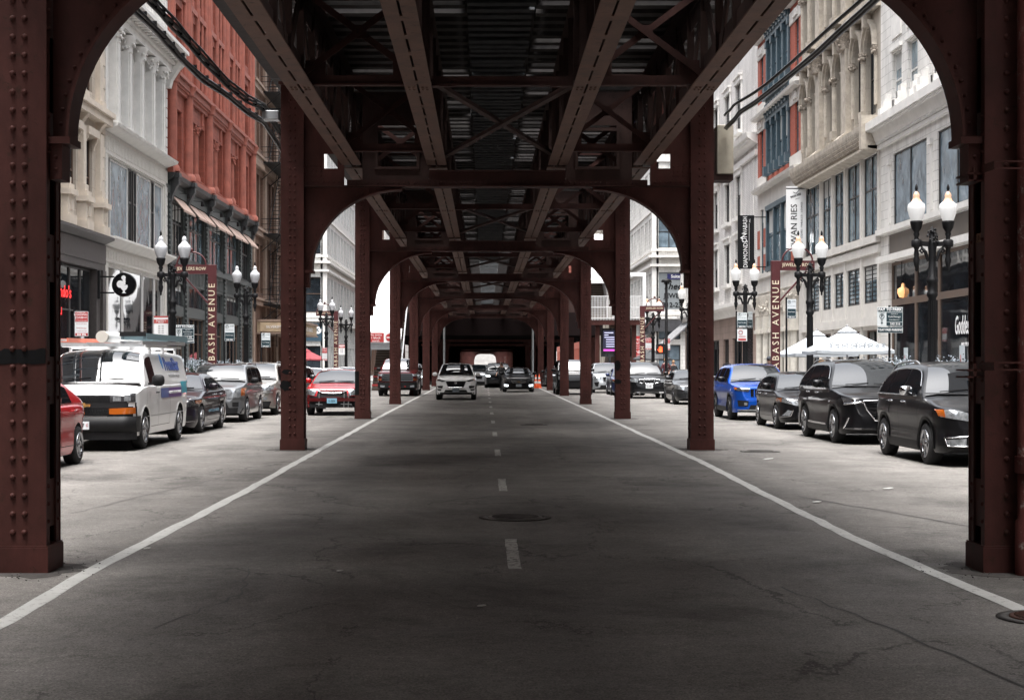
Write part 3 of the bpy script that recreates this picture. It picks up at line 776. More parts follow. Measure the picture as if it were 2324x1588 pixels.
for x in (6.95,8.2): m.prism([(104,4.5),(110.2,8.3),(110.2,9.8),(104,6.0)], lambda a,b,d_: (d_,a,b), x-.03, x+.03)
m.build('side_panel', STW, t)
m = MB(); m.prism([(103.6,7.0),(110.4,10.6),(110.4,10.8),(103.6,7.2)], lambda a,b,d_: (d_,a,b), 6.7, 8.5); m.build('canopy', STW, t)
m = MB(); m.box(10.1,10.3,99.8,100,4.3,7.4); m.box(6.9,10.3,99.85,100.05,7.25,7.5); m.build('portal_frame', STW, t)
# information screen
s = empty('information_screen', (8.2,96,0), 'black digital information screen under the right stair landing', 'screen')
m = MB(); m.box(7.15,9.0,95.9,96.15,2.1,3.85); m.box(7.6,7.75,95.95,96.1,.14,2.1); m.box(8.4,8.55,95.95,96.1,.14,2.1); m.build('housing', GLOSSBLK, s)
SCRN = nmat('screen_glow', (.02,.02,.03), .2, emit=(.02,.02,.05), es=.15)
m = MB(); m.box(7.27,8.88,95.885,95.9,2.4,3.7); m.build('display', SCRN, s)
PINK = nmat('screen_pink', (.5,.05,.4), .3, emit=(.8,.1,.6), es=.18); LTX = nmat('screen_text', (.6,.6,.8), .3, emit=(.6,.6,.9), es=.18)
m = MB(); m.box(7.3,8.15,95.876,95.884,2.45,2.56); m.build('alert_bar', PINK, s)
m = MB(); m.box(8.2,8.86,95.876,95.884,2.45,2.56); m.build('alert_bar', nmat('screen_red',(.6,.04,.04),.3,emit=(.8,.05,.05),es=.18), s)
m = MB()
for k, (a,b) in enumerate(((7.35,7.9),(7.35,7.6),(7.35,8.5),(7.45,8.7),(7.45,8.2),(7.45,8.6),(7.45,8.0))): m.box(a,b,95.876,95.884,3.55-k*.14,3.59-k*.14)
m.build('screen_lines', LTX, s)
# ---------------------------------------------------------------- vehicles
def lerp_tab(tab, x):
    if x <= tab[0][0]: return tab[0][1]
    for (a,va),(b,vb) in zip(tab, tab[1:]):
        if x <= b:
            t = (x-a)/(b-a) if b > a else 1
            return va+(vb-va)*t
    return tab[-1][1]
def smooth_tab(tab, x):
    """monotone-ish cubic through the table"""
    n = len(tab)
    if x <= tab[0][0]: return tab[0][1]
    if x >= tab[-1][0]: return tab[-1][1]
    for i in range(n-1):
        if x <= tab[i+1][0]: break
    x0,y0 = tab[i]; x1,y1 = tab[i+1]; h = x1-x0
    d = (y1-y0)/h
    dm = (y0-tab[i-1][1])/(x0-tab[i-1][0]) if i > 0 else d
    dp = (tab[i+2][1]-y1)/(tab[i+2][0]-x1) if i+2 < n else d
    m0 = 0 if d*dm <= 0 else 2*d*dm/(d+dm); m1 = 0 if d*dp <= 0 else 2*d*dp/(d+dp)
    t = (x-x0)/h
    return (2*t**3-3*t*t+1)*y0+(t**3-2*t*t+t)*h*m0+(-2*t**3+3*t*t)*y1+(t**3-t*t)*h*m1

PLAN_F = [(0,.60),(.03,.70),(.09,.80),(.20,.89),(.38,.955),(.65,.99),(1.0,1)]
PLAN_R = [(0,.66),(.04,.78),(.12,.87),(.28,.94),(.55,.98),(1.0,1)]
PLAN_VAN = [(0,.80),(.03,.87),(.10,.94),(.22,.98),(.4,1),(1,1)]
PROF = [(.15,.90),(.21,.95),(.31,.985),(.42,.985),(.56,.970),(.70,.978),(.83,1.0),(.90,.985),(.98,.955),(1.08,.915),(1.3,.87)]
PROFV = [(.2,.93),(.32,.97),(.5,.985),(.85,1.0),(1.1,.995),(1.3,.985),(1.5,.975),(2.1,.90)]

def paint(name, c, metal=.35, rough=.28):
    m = nmat(name, c, rough, metal=metal, spec=.2, coat=.75, coatr=.015); m.node_tree.nodes['Principled BSDF'].inputs['Coat IOR'].default_value = 1.45; return m
BLK = paint('black_car_paint', (.005,.005,.006), .1, .3); BLK.node_tree.nodes['Principled BSDF'].inputs['Coat Weight'].default_value = .42
GRYBLK = paint('dark_grey_car_paint', (.035,.036,.038), .5)
GRYC = paint('grey_car_paint', (.17,.175,.18), .6)
BEIGE = paint('champagne_car_paint', (.42,.40,.37), .6)
SILV = paint('silver_car_paint', (.55,.57,.59), .6)
WHT = paint('white_car_paint', (.80,.80,.80), 0, .3)
RED = paint('red_car_paint', (.42,.012,.016), .3)
DRED = paint('dark_red_car_paint', (.085,.006,.007), .3)
BLUE = paint('blue_car_paint', (.005,.07,.40), .35)
NAVY = paint('navy_car_paint', (.02,.03,.09), .4)
PLATE = nmat('licence_plate_white', (.70,.72,.74), .4)
PLATEB = nmat('licence_plate_blue', (.25,.50,.65), .4)

def build_wheel(parent, x, y, r, wid, side, rim, spokes, steel=False):
    m = MB(); t = wid
    # outer face towards side
    pr = [(r*.66,-t*.5),(r*.80,-t*.52),(r*.93,-t*.47),(r*.985,-t*.38),(r,-t*.25),(r,t*.25),(r*.985,t*.38),(r*.93,t*.47),(r*.80,t*.52),(r*.66,t*.5)]
    m.lathe(pr, 32, (x,y,r), 0, axis='x', caps=False)
    for k in range(3): m.lathe([(r*1.002,-t*.2+k*t*.16),(r*.98,-t*.2+k*t*.16+.004),(r*1.002,-t*.2+k*t*.16+.012)], 32, (x,y,r), 0, axis='x', caps=False)
    wh = m.build('wheel', RUBBER, parent)
    m = MB(); xo = side*t*.5
    m.lathe([(r*.67,0),(r*.67,side*.012),(r*.64,side*.016),(r*.615,-side*.02),(r*.60,-side*.08)], 32, (x+xo,y,r), 0, axis='x', caps=False)
    m.lathe([(r*.60,-side*.075),(.0,-side*.06)], 24, (x+xo,y,r), 1, axis='x', caps=False)
    m.lathe([(r*.15,-side*.03),(r*.15,-side*.005),(r*.08,side*.006),(0,side*.006)], 16, (x+xo,y,r), 0, axis='x', caps=False)
    for k in range(spokes):
        a = 2*PI*k/spokes+.2; c, s = math.cos(a), math.sin(a); w0, w1 = (r*.10,r*.07) if spokes > 6 else (r*.13,r*.17)
        P = lambda rad, tan, q: (x+xo+side*q, y+c*rad-s*tan, r+s*rad+c*tan)
        vs = [P(r*.10,-w0,-.012),P(r*.10,w0,-.012),P(r*.63,w1,-.004),P(r*.63,-w1,-.004),P(r*.10,-w0,-.05),P(r*.10,w0,-.05),P(r*.63,w1,-.05),P(r*.63,-w1,-.05)]
        m.add(vs, [(0,1,2,3),(4,7,6,5),(0,4,5,1),(1,5,6,2),(2,6,7,3),(3,7,4,0)], 0)
    m.build('rim', [rim, PLASTIC], wh)
    return wh

class Car:
    def __init__(s, name, label, cat, pos, L, W, H, wb, fo, r, top, gh, belt, mat, plan=PLAN_F, prof=PROF, clear=.19, wtop=.73, group='vehicles along the street', rim=ALLOY, spokes=5, arch=.055, trim=False, pillars=None, crown=.05, hoodcrown=.035, nose=.34, glasscol=None, wbf=.93, rz=0, wtab=None, tuckf=.30):
        s.L,s.W,s.H,s.wb,s.fo,s.r,s.top,s.gh,s.belt,s.plan,s.prof,s.clear,s.wtop = L,W,H,wb,fo,r,top,gh,belt,plan,prof,clear,wtop
        s.crown, s.hcr, s.wbf = crown, hoodcrown, wbf; s.nose = nose; s.tuckf = tuckf
        s.root = empty(name, (pos[0],pos[1],pos[2] if len(pos) > 2 else 0), label, cat, group); s.mat = mat
        s.ra = r+arch; s.axles = (fo, fo+wb)
        s.ox, s.oy, s.oz = s.root.location
        m = MB(); s.lower(m); s.upper(m)
        s.body = m.build('body', [mat, PLASTIC], s.root, ang=38, local=True)
        m = MB(); hw = W/2-.30
        m.box(-hw,hw,.25,L-.2,clear+.02,.72); m.box(-W/2+.10,W/2-.10,fo+s.ra+.05,fo+wb-s.ra-.05,clear-.02,clear+.1); m.box(-W/2+.2,W/2-.2,fo-.05,fo+.05,r-.05,r+.05); m.box(-W/2+.2,W/2-.2,fo+wb-.05,fo+wb+.05,r-.05,r+.05)
        m.box(-W/2+.06,W/2-.06,fo-s.ra-.02,fo+s.ra+.02,r+s.ra-.004,r+s.ra+.02); m.box(-W/2+.06,W/2-.06,fo+wb-s.ra-.02,fo+wb+s.ra+.02,r+s.ra-.004,r+s.ra+.02)
        m.build('underbody', PLASTIC, s.root, local=True)
        for ax in s.axles:
            for sd in (-1,1):
                build_wheel_local(s.root, sd*(W/2-.125), ax, r, .225, sd, rim, spokes)
        s.glass(pillars)
        if trim:
            for ax in s.axles:
                for sd in (-1,1): s.flare(ax, sd)
            for sd in (-1,1):
                s.side_patch('sill_trim', PLASTIC, [(fo+s.ra,clear),(fo+wb-s.ra,clear),(fo+wb-s.ra,clear+.15),(fo+s.ra,clear+.15)], sd, .012)
        if rz: s.root.rotation_euler = (0,0,rz)
    # ---- surfaces
    def hw(s, y):
        return s.W/2*min(smooth_tab(s.plan, y), smooth_tab(PLAN_R, s.L-y))
    def pf(s, z): return smooth_tab(s.prof, z)
    def ztop(s, y): return smooth_tab(s.top, y)
    def zbot(s, y):
        z = s.clear + s.nose_lift(y)
        for a in s.axles:
            d = abs(y-a)
            if d < s.ra: z = max(z, s.r + math.sqrt(max(0, s.ra**2-d*d))*1.0)
        return min(z, s.ztop(y)-.12)
    def nose_lift(s, y): return .10*max(0,1-y/.25)**2 + .14*max(0,1-(s.L-y)/.5)
    def sidex(s, y, z): return s.hw(y)*s.pf(z)
    def stations(s):
        ys = set([0,.008,.02,.04,.07,.11,.16,.23,.32])
        k = .4
        while k < s.L-.3: ys.add(round(k,3)); k += .13
        for q in (0,.015,.04,.08,.14,.22): ys.add(s.L-q)
        for a in s.axles:
            for j in range(-10,11): ys.add(a+s.ra*math.sin(PI/2*j/10))
            ys.add(a-s.ra-.004); ys.add(a+s.ra+.004)
        return sorted(y for y in ys if 0 <= y <= s.L)
    def lower(s, m):
        rows = []; side = 9
        for y in s.stations():
            zb, zt = s.zbot(y), s.ztop(y); zs = zt-.035
            half = []
            for k in range(side+1):
                t = k/side; z = zb+(zs-zb)*t; half.append((s.sidex(y,z), y, z))
            x = half[-1][0]; cr = s.hcr*min(1, y/.4+.15)
            for fx, fz in ((.975,.022),(.93,.035),(.72,.035+cr*.55),(.4,.035+cr*.88),(0,.035+cr)):
                half.append((x*fx, y, zs+fz))
            full = [(-a,b,c) for a,b,c in half] + [p for p in half[-2::-1]]
            rows.append(full)
        m.grid(rows, 0)
        m.add(rows[0], [tuple(range(len(rows[0])))], 0); m.add(rows[-1], [tuple(range(len(rows[-1])))], 0)
        # underside strip
        n = len(rows[0])
        m.grid([[r_[0], r_[n-1]] for r_ in rows], 1, False)
    def zg(s, y): return smooth_tab(s.gh, y) if s.gh[0][0] <= y <= s.gh[-1][0] else 0
    def ghx(s, y, z):
        b = s.belt; wb_ = s.W/2*s.wbf*min(1, smooth_tab(PLAN_R, s.L-y)+.04); wr = s.W/2*s.wtop
        t = max(0,min(1.1,(z-b)/(s.H-b)))
        return wb_-(wb_-wr)*t**1.15
    def gtop(s, x, y):
        z = s.zg(y); h = max(.05, s.ghx(y, z)); return z + s.crown*(1-min(1,abs(x)/h)**2.2)
    def upper(s, m):
        y0, y1 = s.gh[0][0], s.gh[-1][0]; rows = []; n = 44
        for k in range(n+1):
            y = y0+(y1-y0)*k/n; z = s.zg(y); zb = s.belt-.10 if True else 0
            zb = min(zb, z-.03); half = []
            for j in range(7): zz = zb+(z-.03-zb)*j/6; half.append((s.ghx(y,zz), y, zz))
            x = s.ghx(y, z)
            for fx in (.985,.955,.75,.5,.25,0): half.append((x*fx, y, z+(s.crown*(1-fx**2.2) if fx < .96 else -.012 if fx > .97 else s.crown*(1-fx**2.2)-.002)))
            rows.append([(-a,b,c) for a,b,c in half] + [p for p in half[-2::-1]])
        m.grid(rows, 0); m.add(rows[0], [tuple(range(len(rows[0])))], 0); m.add(rows[-1], [tuple(range(len(rows[-1])))], 0)
    # ---- glazing
    def glass(s, pillars):
        ya, yb = s.gh[0][0], s.roof0
        def pane(name, yy0, yy1, mg0, mg1, mat, off=.006):
            m = MB(); rows = []
            for k in range(11):
                y = yy0+(yy1-yy0)*k/10; z = s.zg(y); x1 = s.ghx(y,z)*.985-(mg0+(mg1-mg0)*k/10); row = []
                for j in range(13):
                    x = -x1+2*x1*j/12; row.append((x, y-off*.5*(1 if yy0 < s.L/2 else -1), s.gtop(x,y)+off))
                rows.append(row)
            m.grid(rows); return m.build(name, mat, s.root, local=True)
        pane('windscreen', ya+.05, yb-.03, .05, .05, CARGLASS)
        if getattr(s,'rear0',None): pane('rear_window', s.rear0+.04, s.gh[-1][0]-.06, .07, .07, CARGLASS)
        for a, b in (pillars or []):
            for sd in (-1,1):
                m = MB(); rows = []; n = 14
                for k in range(n+1):
                    y = a+(b-a)*k/n; lo = s.belt+.035; up = max(lo+.004, s.zg(y)-.085); row = []
                    for j in range(5):
                        z = lo+(up-lo)*j/4; row.append((sd*(s.ghx(y,z)+.005), y, z))
                    rows.append(row)
                m.grid(rows); m.build('side_window', CARGLASS, s.root, local=True)
    def win_trim(s, a, b, mat=CHROME):
        for sd in (-1,1):
            m = MB(); n = 26
            up = [(y:=a+(b-a)*k/n, max(s.belt+.03, s.zg(y)-.075)) for k in range(n+1)]
            m.tube([(sd*(s.ghx(y,z)+.006), y, z) for y,z in up], .008, 5)
            m.tube([(sd*(s.ghx(y,s.belt+.02)+.008), y, s.belt+.02) for y,z in up], .011, 5)
            m.build('window_trim', mat, s.root, local=True)
    # ---- applied details
    def front_y(s, x, z):
        lo, hi = 0, .78; z = min(z, s.ztop(.34)-.045)
        def inside(y):
            if z > s.ztop(y)+.0: return False
            return abs(x) <= s.sidex(y,z)
        if inside(0): return 0
        for _ in range(22):
            mid = (lo+hi)/2
            if inside(mid): hi = mid
            else: lo = mid
        return hi
    def patch(s, name, mat, quad, off=.012, nx=8, nz=4, both=False, parent=None, thick=.02, mats=None, yoff=0):
        """quad: (x,z) corners TL,TR,BR,BL laid on the nose"""
        out = []
        for sd in ((1,-1) if both else (1,)):
            m = MB(); tl,tr,br,bl = quad; fr = []; bk = []
            for j in range(nz+1):
                v = j/nz; row = []; rb = []
                for i in range(nx+1):
                    u = i/nx
                    x = (tl[0]*(1-u)+tr[0]*u)*(1-v)+(bl[0]*(1-u)+br[0]*u)*v
                    z = (tl[1]*(1-u)+tr[1]*u)*(1-v)+(bl[1]*(1-u)+br[1]*u)*v
                    z = min(z, s.ztop(.34)-.045); y = s.front_y(x,z)-off+yoff
                    ex = 1+off*.4/max(.3,abs(x)) if abs(x) > s.W*.3 else 1
                    row.append((sd*x*ex, y, z)); rb.append((sd*x, y+off+thick, z))
                fr.append(row); bk.append(rb)
            m.grid(fr)
            edge = [fr[0], bk[0]]; m.grid(edge, 0, False); m.grid([fr[-1],bk[-1]],0,False)
            m.grid([[r_[0],b_[0]] for r_,b_ in zip(fr,bk)],0,False); m.grid([[r_[-1],b_[-1]] for r_,b_ in zip(fr,bk)],0,False)
            out.append(m.build(name, mat, parent or s.root, local=True))
        return out
    def bars(s, name, mat, x0, x1, zs, h=.02, off=.03, taper=0, parent=None):
        m = MB()
        for k, z in enumerate(zs):
            xx = x1-taper*k
            pts = []
            for i in range(13):
                x = -xx+2*xx*i/12 if x0 is None else x0+(xx-x0)*i/12
                pts.append((x, s.front_y(x,z)-off, z))
            for p,q in zip(pts,pts[1:]): m.bar(p,q,.03,h)
        return m.build(name, mat, parent or s.root, local=True)
    def outline(s, name, mat, pts, rad=.014, off=.02, both=False):
        for sd in ((1,-1) if both else (1,)):
            m = MB(); dense = []
            for (a,b),(c,d_) in zip(pts,pts[1:]):
                for k in range(6): t = k/6; x, z = a+(c-a)*t, b+(d_-b)*t; dense.append((sd*x, s.front_y(abs(x),z)-off, z))
            x,z = pts[-1]; dense.append((sd*x, s.front_y(abs(x),z)-off, z))
            m.tube(dense, rad, 6); m.build(name, mat, s.root, local=True)
    def side_patch(s, name, mat, quad, sd, off=.006, n=14, parent=None):
        m = MB(); a,b,c,d_ = quad; rows = []; outer = []
        for i in range(n+1):
            u = i/n; row = []
            for j in range(4):
                v = j/3; y = (a[0]*(1-u)+b[0]*u)*(1-v)+(d_[0]*(1-u)+c[0]*u)*v; z = (a[1]*(1-u)+b[1]*u)*(1-v)+(d_[1]*(1-u)+c[1]*u)*v
                xx = s.sidex(y,z) if z <= s.ztop(y)-.03 else s.ghx(y,z)
                row.append((sd*(xx+off), y, z))
            rows.append(row)
        m.grid(rows); return m.build(name, mat, parent or s.root, local=True)
    def door_lines(s, ys, zlo=None):
        zlo = zlo or s.clear+.14
        for sd in (-1,1):
            m = MB()
            for y in ys:
                m.grid([[(sd*(s.sidex(y+q,zlo+(s.belt-.02-zlo)*k/10)+.0025), y+q, zlo+(s.belt-.02-zlo)*k/10) for q in (-.005,.005)] for k in range(11)])
            for a,b in zip(ys,ys[1:]): m.grid([[(sd*(s.sidex(y_:=a+(b-a)*k/8, zlo+q)+.0025), y_, zlo+q) for q in (-.005,.005)] for k in range(9)])
            m.build('door_seam', PLASTIC, s.root, local=True)
    def handles(s, ys, mat, z=None):
        z = z or s.belt-.10
        for y in ys:
            for sd in (-1,1):
                x = s.sidex(y,z); m = MB()
                m.tube([(sd*(x-.01),y-.09,z),(sd*(x+.03),y-.07,z+.004),(sd*(x+.034),y+.04,z+.004),(sd*(x-.01),y+.08,z)], [.012,.014,.014,.012], 6)
                m.build('door_handle', mat, s.root, local=True)
    def mirrors(s, y, z, mat, size=1.0, arm=PLASTIC):
        for sd in (-1,1):
            x = s.ghx(y+.15, s.belt+.05); m = MB(); c = Vector((sd*(x+.15*size), y, z+.03))
            rows = []
            for k in range(7):
                t = PI*k/6; rows.append([(c.x+sd*.115*min(size,1.1)*math.copysign(abs(math.cos(2*PI*j/14))**.7,math.cos(2*PI*j/14))*math.sin(t)**.4, c.y-.06*math.cos(t), c.z+(.085 if size < 1.3 else .115)*math.copysign(abs(math.sin(2*PI*j/14))**.7,math.sin(2*PI*j/14))*math.sin(t)**.4) for j in range(15)])
            m.grid(rows); o = m.build('wing_mirror', mat, s.root, local=True)
            m = MB(); m.bar((sd*(x-.03),y+.02,z-.04),(sd*(x+.12),y,z-.03),.06,.04); m.build('mirror_arm', arm, o, local=True)
    def flare(s, ax, sd, w=.05, mat=None):
        m = MB(); rows = []
        for k in range(25):
            a = PI*(-.06)+PI*1.12*k/24; row = []
            for q in (0,w*.5,w):
                rr_ = s.ra-.004+q; y = ax+rr_*math.cos(a); z = max(s.clear, s.r+rr_*math.sin(a))
                row.append((sd*(s.sidex(y,z)+(.016 if q else .0)), y, z))
            rows.append(row)
        m.grid(rows); m.build('fender_trim', mat or PLASTIC, s.root, local=True)
    def rails(s, y0, y1, mat, h=.055):
        for sd in (-1,1):
            m = MB(); pts = []
            for k in range(15):
                t = k/14; y = y0+(y1-y0)*t; z = s.zg(y); e = min(1, min(t,1-t)*7)**.6
                pts.append((sd*(s.ghx(y,z)*.94), y, s.gtop(s.ghx(y,z)*.94,y)-.01+h*e))
            m.tube(pts, .018, 6); m.build('roof_rail', mat, s.root, local=True)
    def plate(s, z, mat, txt, tcol=INK, w=.30, h=.15, x=0):
        y = s.front_y(abs(x),z)-.035
        m = MB(); m.box(x-w/2,x+w/2,y,y+.03,z-h/2,z+h/2); o = m.build('licence_plate', mat, s.root, local=True)
        lettering(txt, h*.62, tcol, o, (s.ox+x, s.oy+y-.004, s.oz+z), ext=.002, sx=.8)
    def wipers(s, y, z0):
        m = MB()
        for x0, x1 in ((-.55,-.05),(.05,.58)):
            yy = s.gh[0][0]+.09
            m.bar((x0,yy-.03,s.gtop(x0,yy)+.02),(x1,yy+.02,s.gtop(x1,yy+.02)+.02),.015,.015)
        m.build('wiper', PLASTIC, s.root, local=True)
    def cowl(s):
        y = s.gh[0][0]+.02; m = MB(); x1 = s.ghx(y,s.zg(y))-.04
        m.grid([[(-x1+2*x1*k/10, y-.09+q*.13, s.ztop(y-.09)+.035+s.hcr*.5+q*.02) for k in range(11)] for q in (0,1)]); m.build('cowl', PLASTIC, s.root, local=True)
    def sunshade(s, u0, u1, mat):
        pass
def build_wheel_local(root, x, y, r, wid, sd, rim, spokes):
    ox, oy, oz = root.location
    return build_wheel(root, ox+x, oy+y, r, wid, sd, rim, spokes) if abs(oz) < 1e-6 else None

def mk(name, label, cat, pos, style, L, W, H, wb, r, mat, fo=None, hood=None, belt=None, roof=None, rear=None, **kw):
    """style: 'suv', 'sedan', 'hatch', 'van', 'pickup'"""
    fo = fo or .90
    hb = hood[0]; hc = hood[1]            # hood edge at nose, at cowl
    ya = hood[2]                           # windscreen base
    yb, yc = roof                          # roof start / end
    if style == 'sedan':
        top = [(0,.58),(.03,.64),(.08,hb-.03),(.2,hb+.02),(.7,hb+.07),(ya,hc),(ya+.5,belt),(L*.6,belt),(rear,belt+.03),(L-.35,belt+.02),(L-.10,belt-.03),(L-.02,belt-.2),(L,belt-.3)]
    elif style == 'pickup':
        top = [(0,.75),(.02,.95),(.06,hb-.04),(.16,hb),(.7,hb+.03),(ya,hc),(ya+.4,belt),(L*.6,belt),(L,belt)]
    elif style == 'van':
        top = [(0,.62),(.02,.80),(.05,hb-.03),(.14,hb),(.45,hb+.07),(ya,hc),(ya+.5,belt),(L-.1,belt),(L,belt-.05)]
    else:
        top = [(0,.60),(.02,.66),(.06,hb-.05),(.15,hb),(.5,hb+.06),(ya,hc),(ya+.45,belt),(L*.6,belt),(L-.25,belt),(L-.06,belt-.08),(L-.01,belt-.25),(L,belt-.35)]
    if style == 'sedan':
        gh = [(ya,hc-.03),(yb-.12,H-.045),(yb+.25,H-.008),((yb+yc)/2,H),(yc,H-.04),(rear,belt+.0)]
    else:
        gh = [(ya,hc-.03),(yb-.10,H-.05),(yb+.25,H-.008),((yb+yc)/2,H),(yc,H-.05),(rear,belt+.0)]
    gh = [(a,b-kw.get('crown',.05)) if 0 < i < len(gh)-1 else (a,b) for i,(a,b) in enumerate(gh)]
    Car.roof0 = yb; Car.rear0 = yc
    return Car(name, label, cat, pos, L, W, H-kw.get('crown',.05), wb, fo, r, top, gh, belt, mat, **kw)

def std_side(c, doors, hy, hmat, mir_y, mir_mat, hz=None):
    c.door_lines(doors); c.handles(hy, hmat, hz); c.mirrors(mir_y, c.belt+.07, mir_mat); c.wipers(0,0); c.cowl()

GP = 'cars parked along the right kerb'; GLF = 'cars parked along the left kerb'; GT = 'cars driving towards the camera'
XR, XL = 8.30, -7.55
def Y(py_, side=0): return FPX*CAMZ/(py_-826)

# --- right row, nearest first -------------------------------------------------
# black compact SUV next to the right near column
c = mk('parked_car', 'shiny black compact crossover half hidden by the right near column', 'car', (8.17, 24.9), 'suv', 4.52, 1.84, 1.70, 2.69, .345, BLK, fo=.90,
       hood=(.93,1.10,1.22), belt=1.10, roof=(2.05,3.70), rear=4.44, group=GP, trim=True, clear=.22, pillars=[(1.60,2.55),(2.62,3.45),(3.52,4.05)], wtop=.655)
std_side(c, [1.35,2.58,3.42], (2.35,3.2), CHROME, 1.75, CHROME); c.win_trim(1.55,4.15); c.rails(2.4,4.0,GREY)
c.patch('headlight', LENS, [(.42,.86),(.86,.98),(.84,.80),(.46,.74)], both=True); c.patch('turn_signal', AMBER, [(.80,.965),(.88,.98),(.86,.82),(.79,.80)], off=.020, nx=3, both=True)
g = c.patch('grille', GLOSSBLK, [(-.40,.60),(.40,.60),(.44,.38),(-.44,.38)])[0]; c.bars('grille_bar', CHROME, None, .44, (.57,.50,.43), .022)
c.patch('fog_light', LENS, [(.50,.47),(.78,.44),(.74,.36),(.50,.36)], both=True); c.outline('fog_surround', CHROME, [(.48,.50),(.80,.47),(.76,.34),(.48,.34)], .012, both=True)
c.patch('upper_grille', GLOSSBLK, [(-.38,.86),(.38,.86),(.40,.76),(-.40,.76)]); c.bars('hood_bar', CHROME, None, .42, (.745,), .02)
c.side_patch('tail_lamp', REDLENS, [(4.15,1.05),(4.42,1.02),(4.42,.85),(4.25,.93)], -1, .01); c.side_patch('tail_lamp', REDLENS, [(4.15,1.05),(4.42,1.02),(4.42,.85),(4.25,.93)], 1, .01)
# large black SUV
c = mk('parked_car', 'long black three row crossover with wide chrome barred grille', 'car', (8.26, 31.9), 'suv', 5.06, 1.95, 1.76, 2.93, .365, BLK, fo=.92,
       hood=(.98,1.13,1.45), belt=1.13, roof=(2.40,4.2), rear=4.97, group=GP, clear=.22, trim=True, pillars=[(1.90,2.85),(2.92,3.85),(3.92,4.55)], wtop=.645, rim=ALLOY, spokes=10)
std_side(c, [1.5,2.88,3.8], (2.65,3.6), CHROME, 2.0, BLK); c.win_trim(1.85,4.6); c.rails(2.6,4.4,GREY)
c.patch('headlight', DKLENS, [(.52,.90),(.90,.98),(.88,.84),(.54,.82)], both=True); c.patch('headlamp_ring', CHROME, [(.66,.93),(.76,.935),(.76,.84),(.66,.84)], off=.016, nx=3, both=True)
c.patch('grille', GLOSSBLK, [(-.50,.88),(.50,.88),(.30,.52),(-.30,.52)]); c.bars('grille_bar', CHROME, None, .48, (.85,.78,.71,.64,.57), .02, taper=.045)
c.outline('grille_surround', CHROME, [(.88,.83),(.53,.88),(.46,.72),(.30,.51),(0,.49)], .018, both=True); c.outline('grille_top_strip', CHROME, [(.53,.90),(0,.915)], .014, both=True)
c.bars('bumper_strip', CHROME, None, .86, (.33,), .035, .02); c.outline('bumper_blade', CHROME, [(.88,.34),(.80,.56)], .02, both=True)
for sd in (-1,1): c.side_patch('sill_strip', CHROME, [(1.5,.36),(3.3,.36),(3.3,.40),(1.5,.40)], sd, .02)
# black hatchback
c = mk('parked_car', 'small black hatchback between the long black crossover and the blue one', 'car', (8.26, 39.1), 'hatch', 4.12, 1.72, 1.46, 2.57, .315, BLK, fo=.83,
       hood=(.80,.96,1.05), belt=.98, roof=(1.85,3.35), rear=4.0, group=GP, clear=.18, pillars=[(1.35,2.25),(2.32,3.25)], wtop=.70, spokes=10)
std_side(c, [1.2,2.28,3.1], (2.05,2.95), CHROME, 1.55, BLK)
c.patch('headlight', LENS, [(.38,.70),(.80,.86),(.82,.70),(.40,.60)], both=True); c.patch('turn_signal', AMBER, [(.78,.84),(.85,.86),(.84,.72),(.78,.70)], off=.018, nx=2, both=True)
c.patch('grille', GLOSSBLK, [(-.34,.70),(.34,.70),(.28,.58),(-.28,.58)]); c.bars('grille_bar', CHROME, None, .32, (.66,.62), .016)
c.outline('grille_surround', CHROME, [(.36,.73),(.30,.56),(0,.54)], .014, both=True); c.patch('lower_intake', PLASTIC, [(-.42,.46),(.42,.46),(.46,.30),(-.46,.30)]); c.bars('intake_bar', GREY, None, .42, (.42,.36), .012)
c.patch('fog_light', LENS, [(.56,.48),(.66,.50),(.78,.36),(.62,.36)], both=True); c.outline('fog_surround', CHROME, [(.54,.5),(.60,.35),(.80,.33)], .012, both=True)
# blue SUV
c = mk('parked_car', 'bright blue crossover parked just beyond the black hatchback', 'car', (8.20, 45.6), 'suv', 4.62, 1.90, 1.67, 2.71, .355, BLUE, fo=.92,
       hood=(.98,1.10,1.30), belt=1.09, roof=(2.12,4.0), rear=4.5, group=GP, clear=.24, trim=True, pillars=[(1.68,2.60),(2.67,3.55),(3.62,4.15)], wtop=.70, rim=DKRIM)
std_side(c, [1.4,2.63,3.5], (2.4,3.3), BLUE, 1.82, BLK); c.rails(2.5,4.0,PLASTIC)
c.patch('headlight', DKLENS, [(.42,.98),(.86,1.0),(.86,.88),(.50,.84)], both=True); c.patch('turn_signal', AMBER, [(.80,.98),(.87,.98),(.87,.91),(.82,.91)], off=.02, nx=2, both=True)
for k in range(7):
    x = -.39+k*.13; c.patch('grille_slot', GLOSSBLK, [(x-.05,.92),(x+.05,.92),(x+.042,.70),(x-.042,.70)], nx=3)
c.patch('fog_light', PLASTIC, [(.50,.58),(.80,.60),(.78,.42),(.52,.42)], both=True); c.patch('fog_lamp', LENS, [(.54,.53),(.62,.53),(.62,.45),(.54,.45)], off=.02, nx=2, both=True)
c.patch('lower_intake', PLASTIC, [(-.44,.46),(.44,.46),(.50,.32),(-.50,.32)]); c.bars('bumper_strip', GREY, None, .80, (.31,), .03)
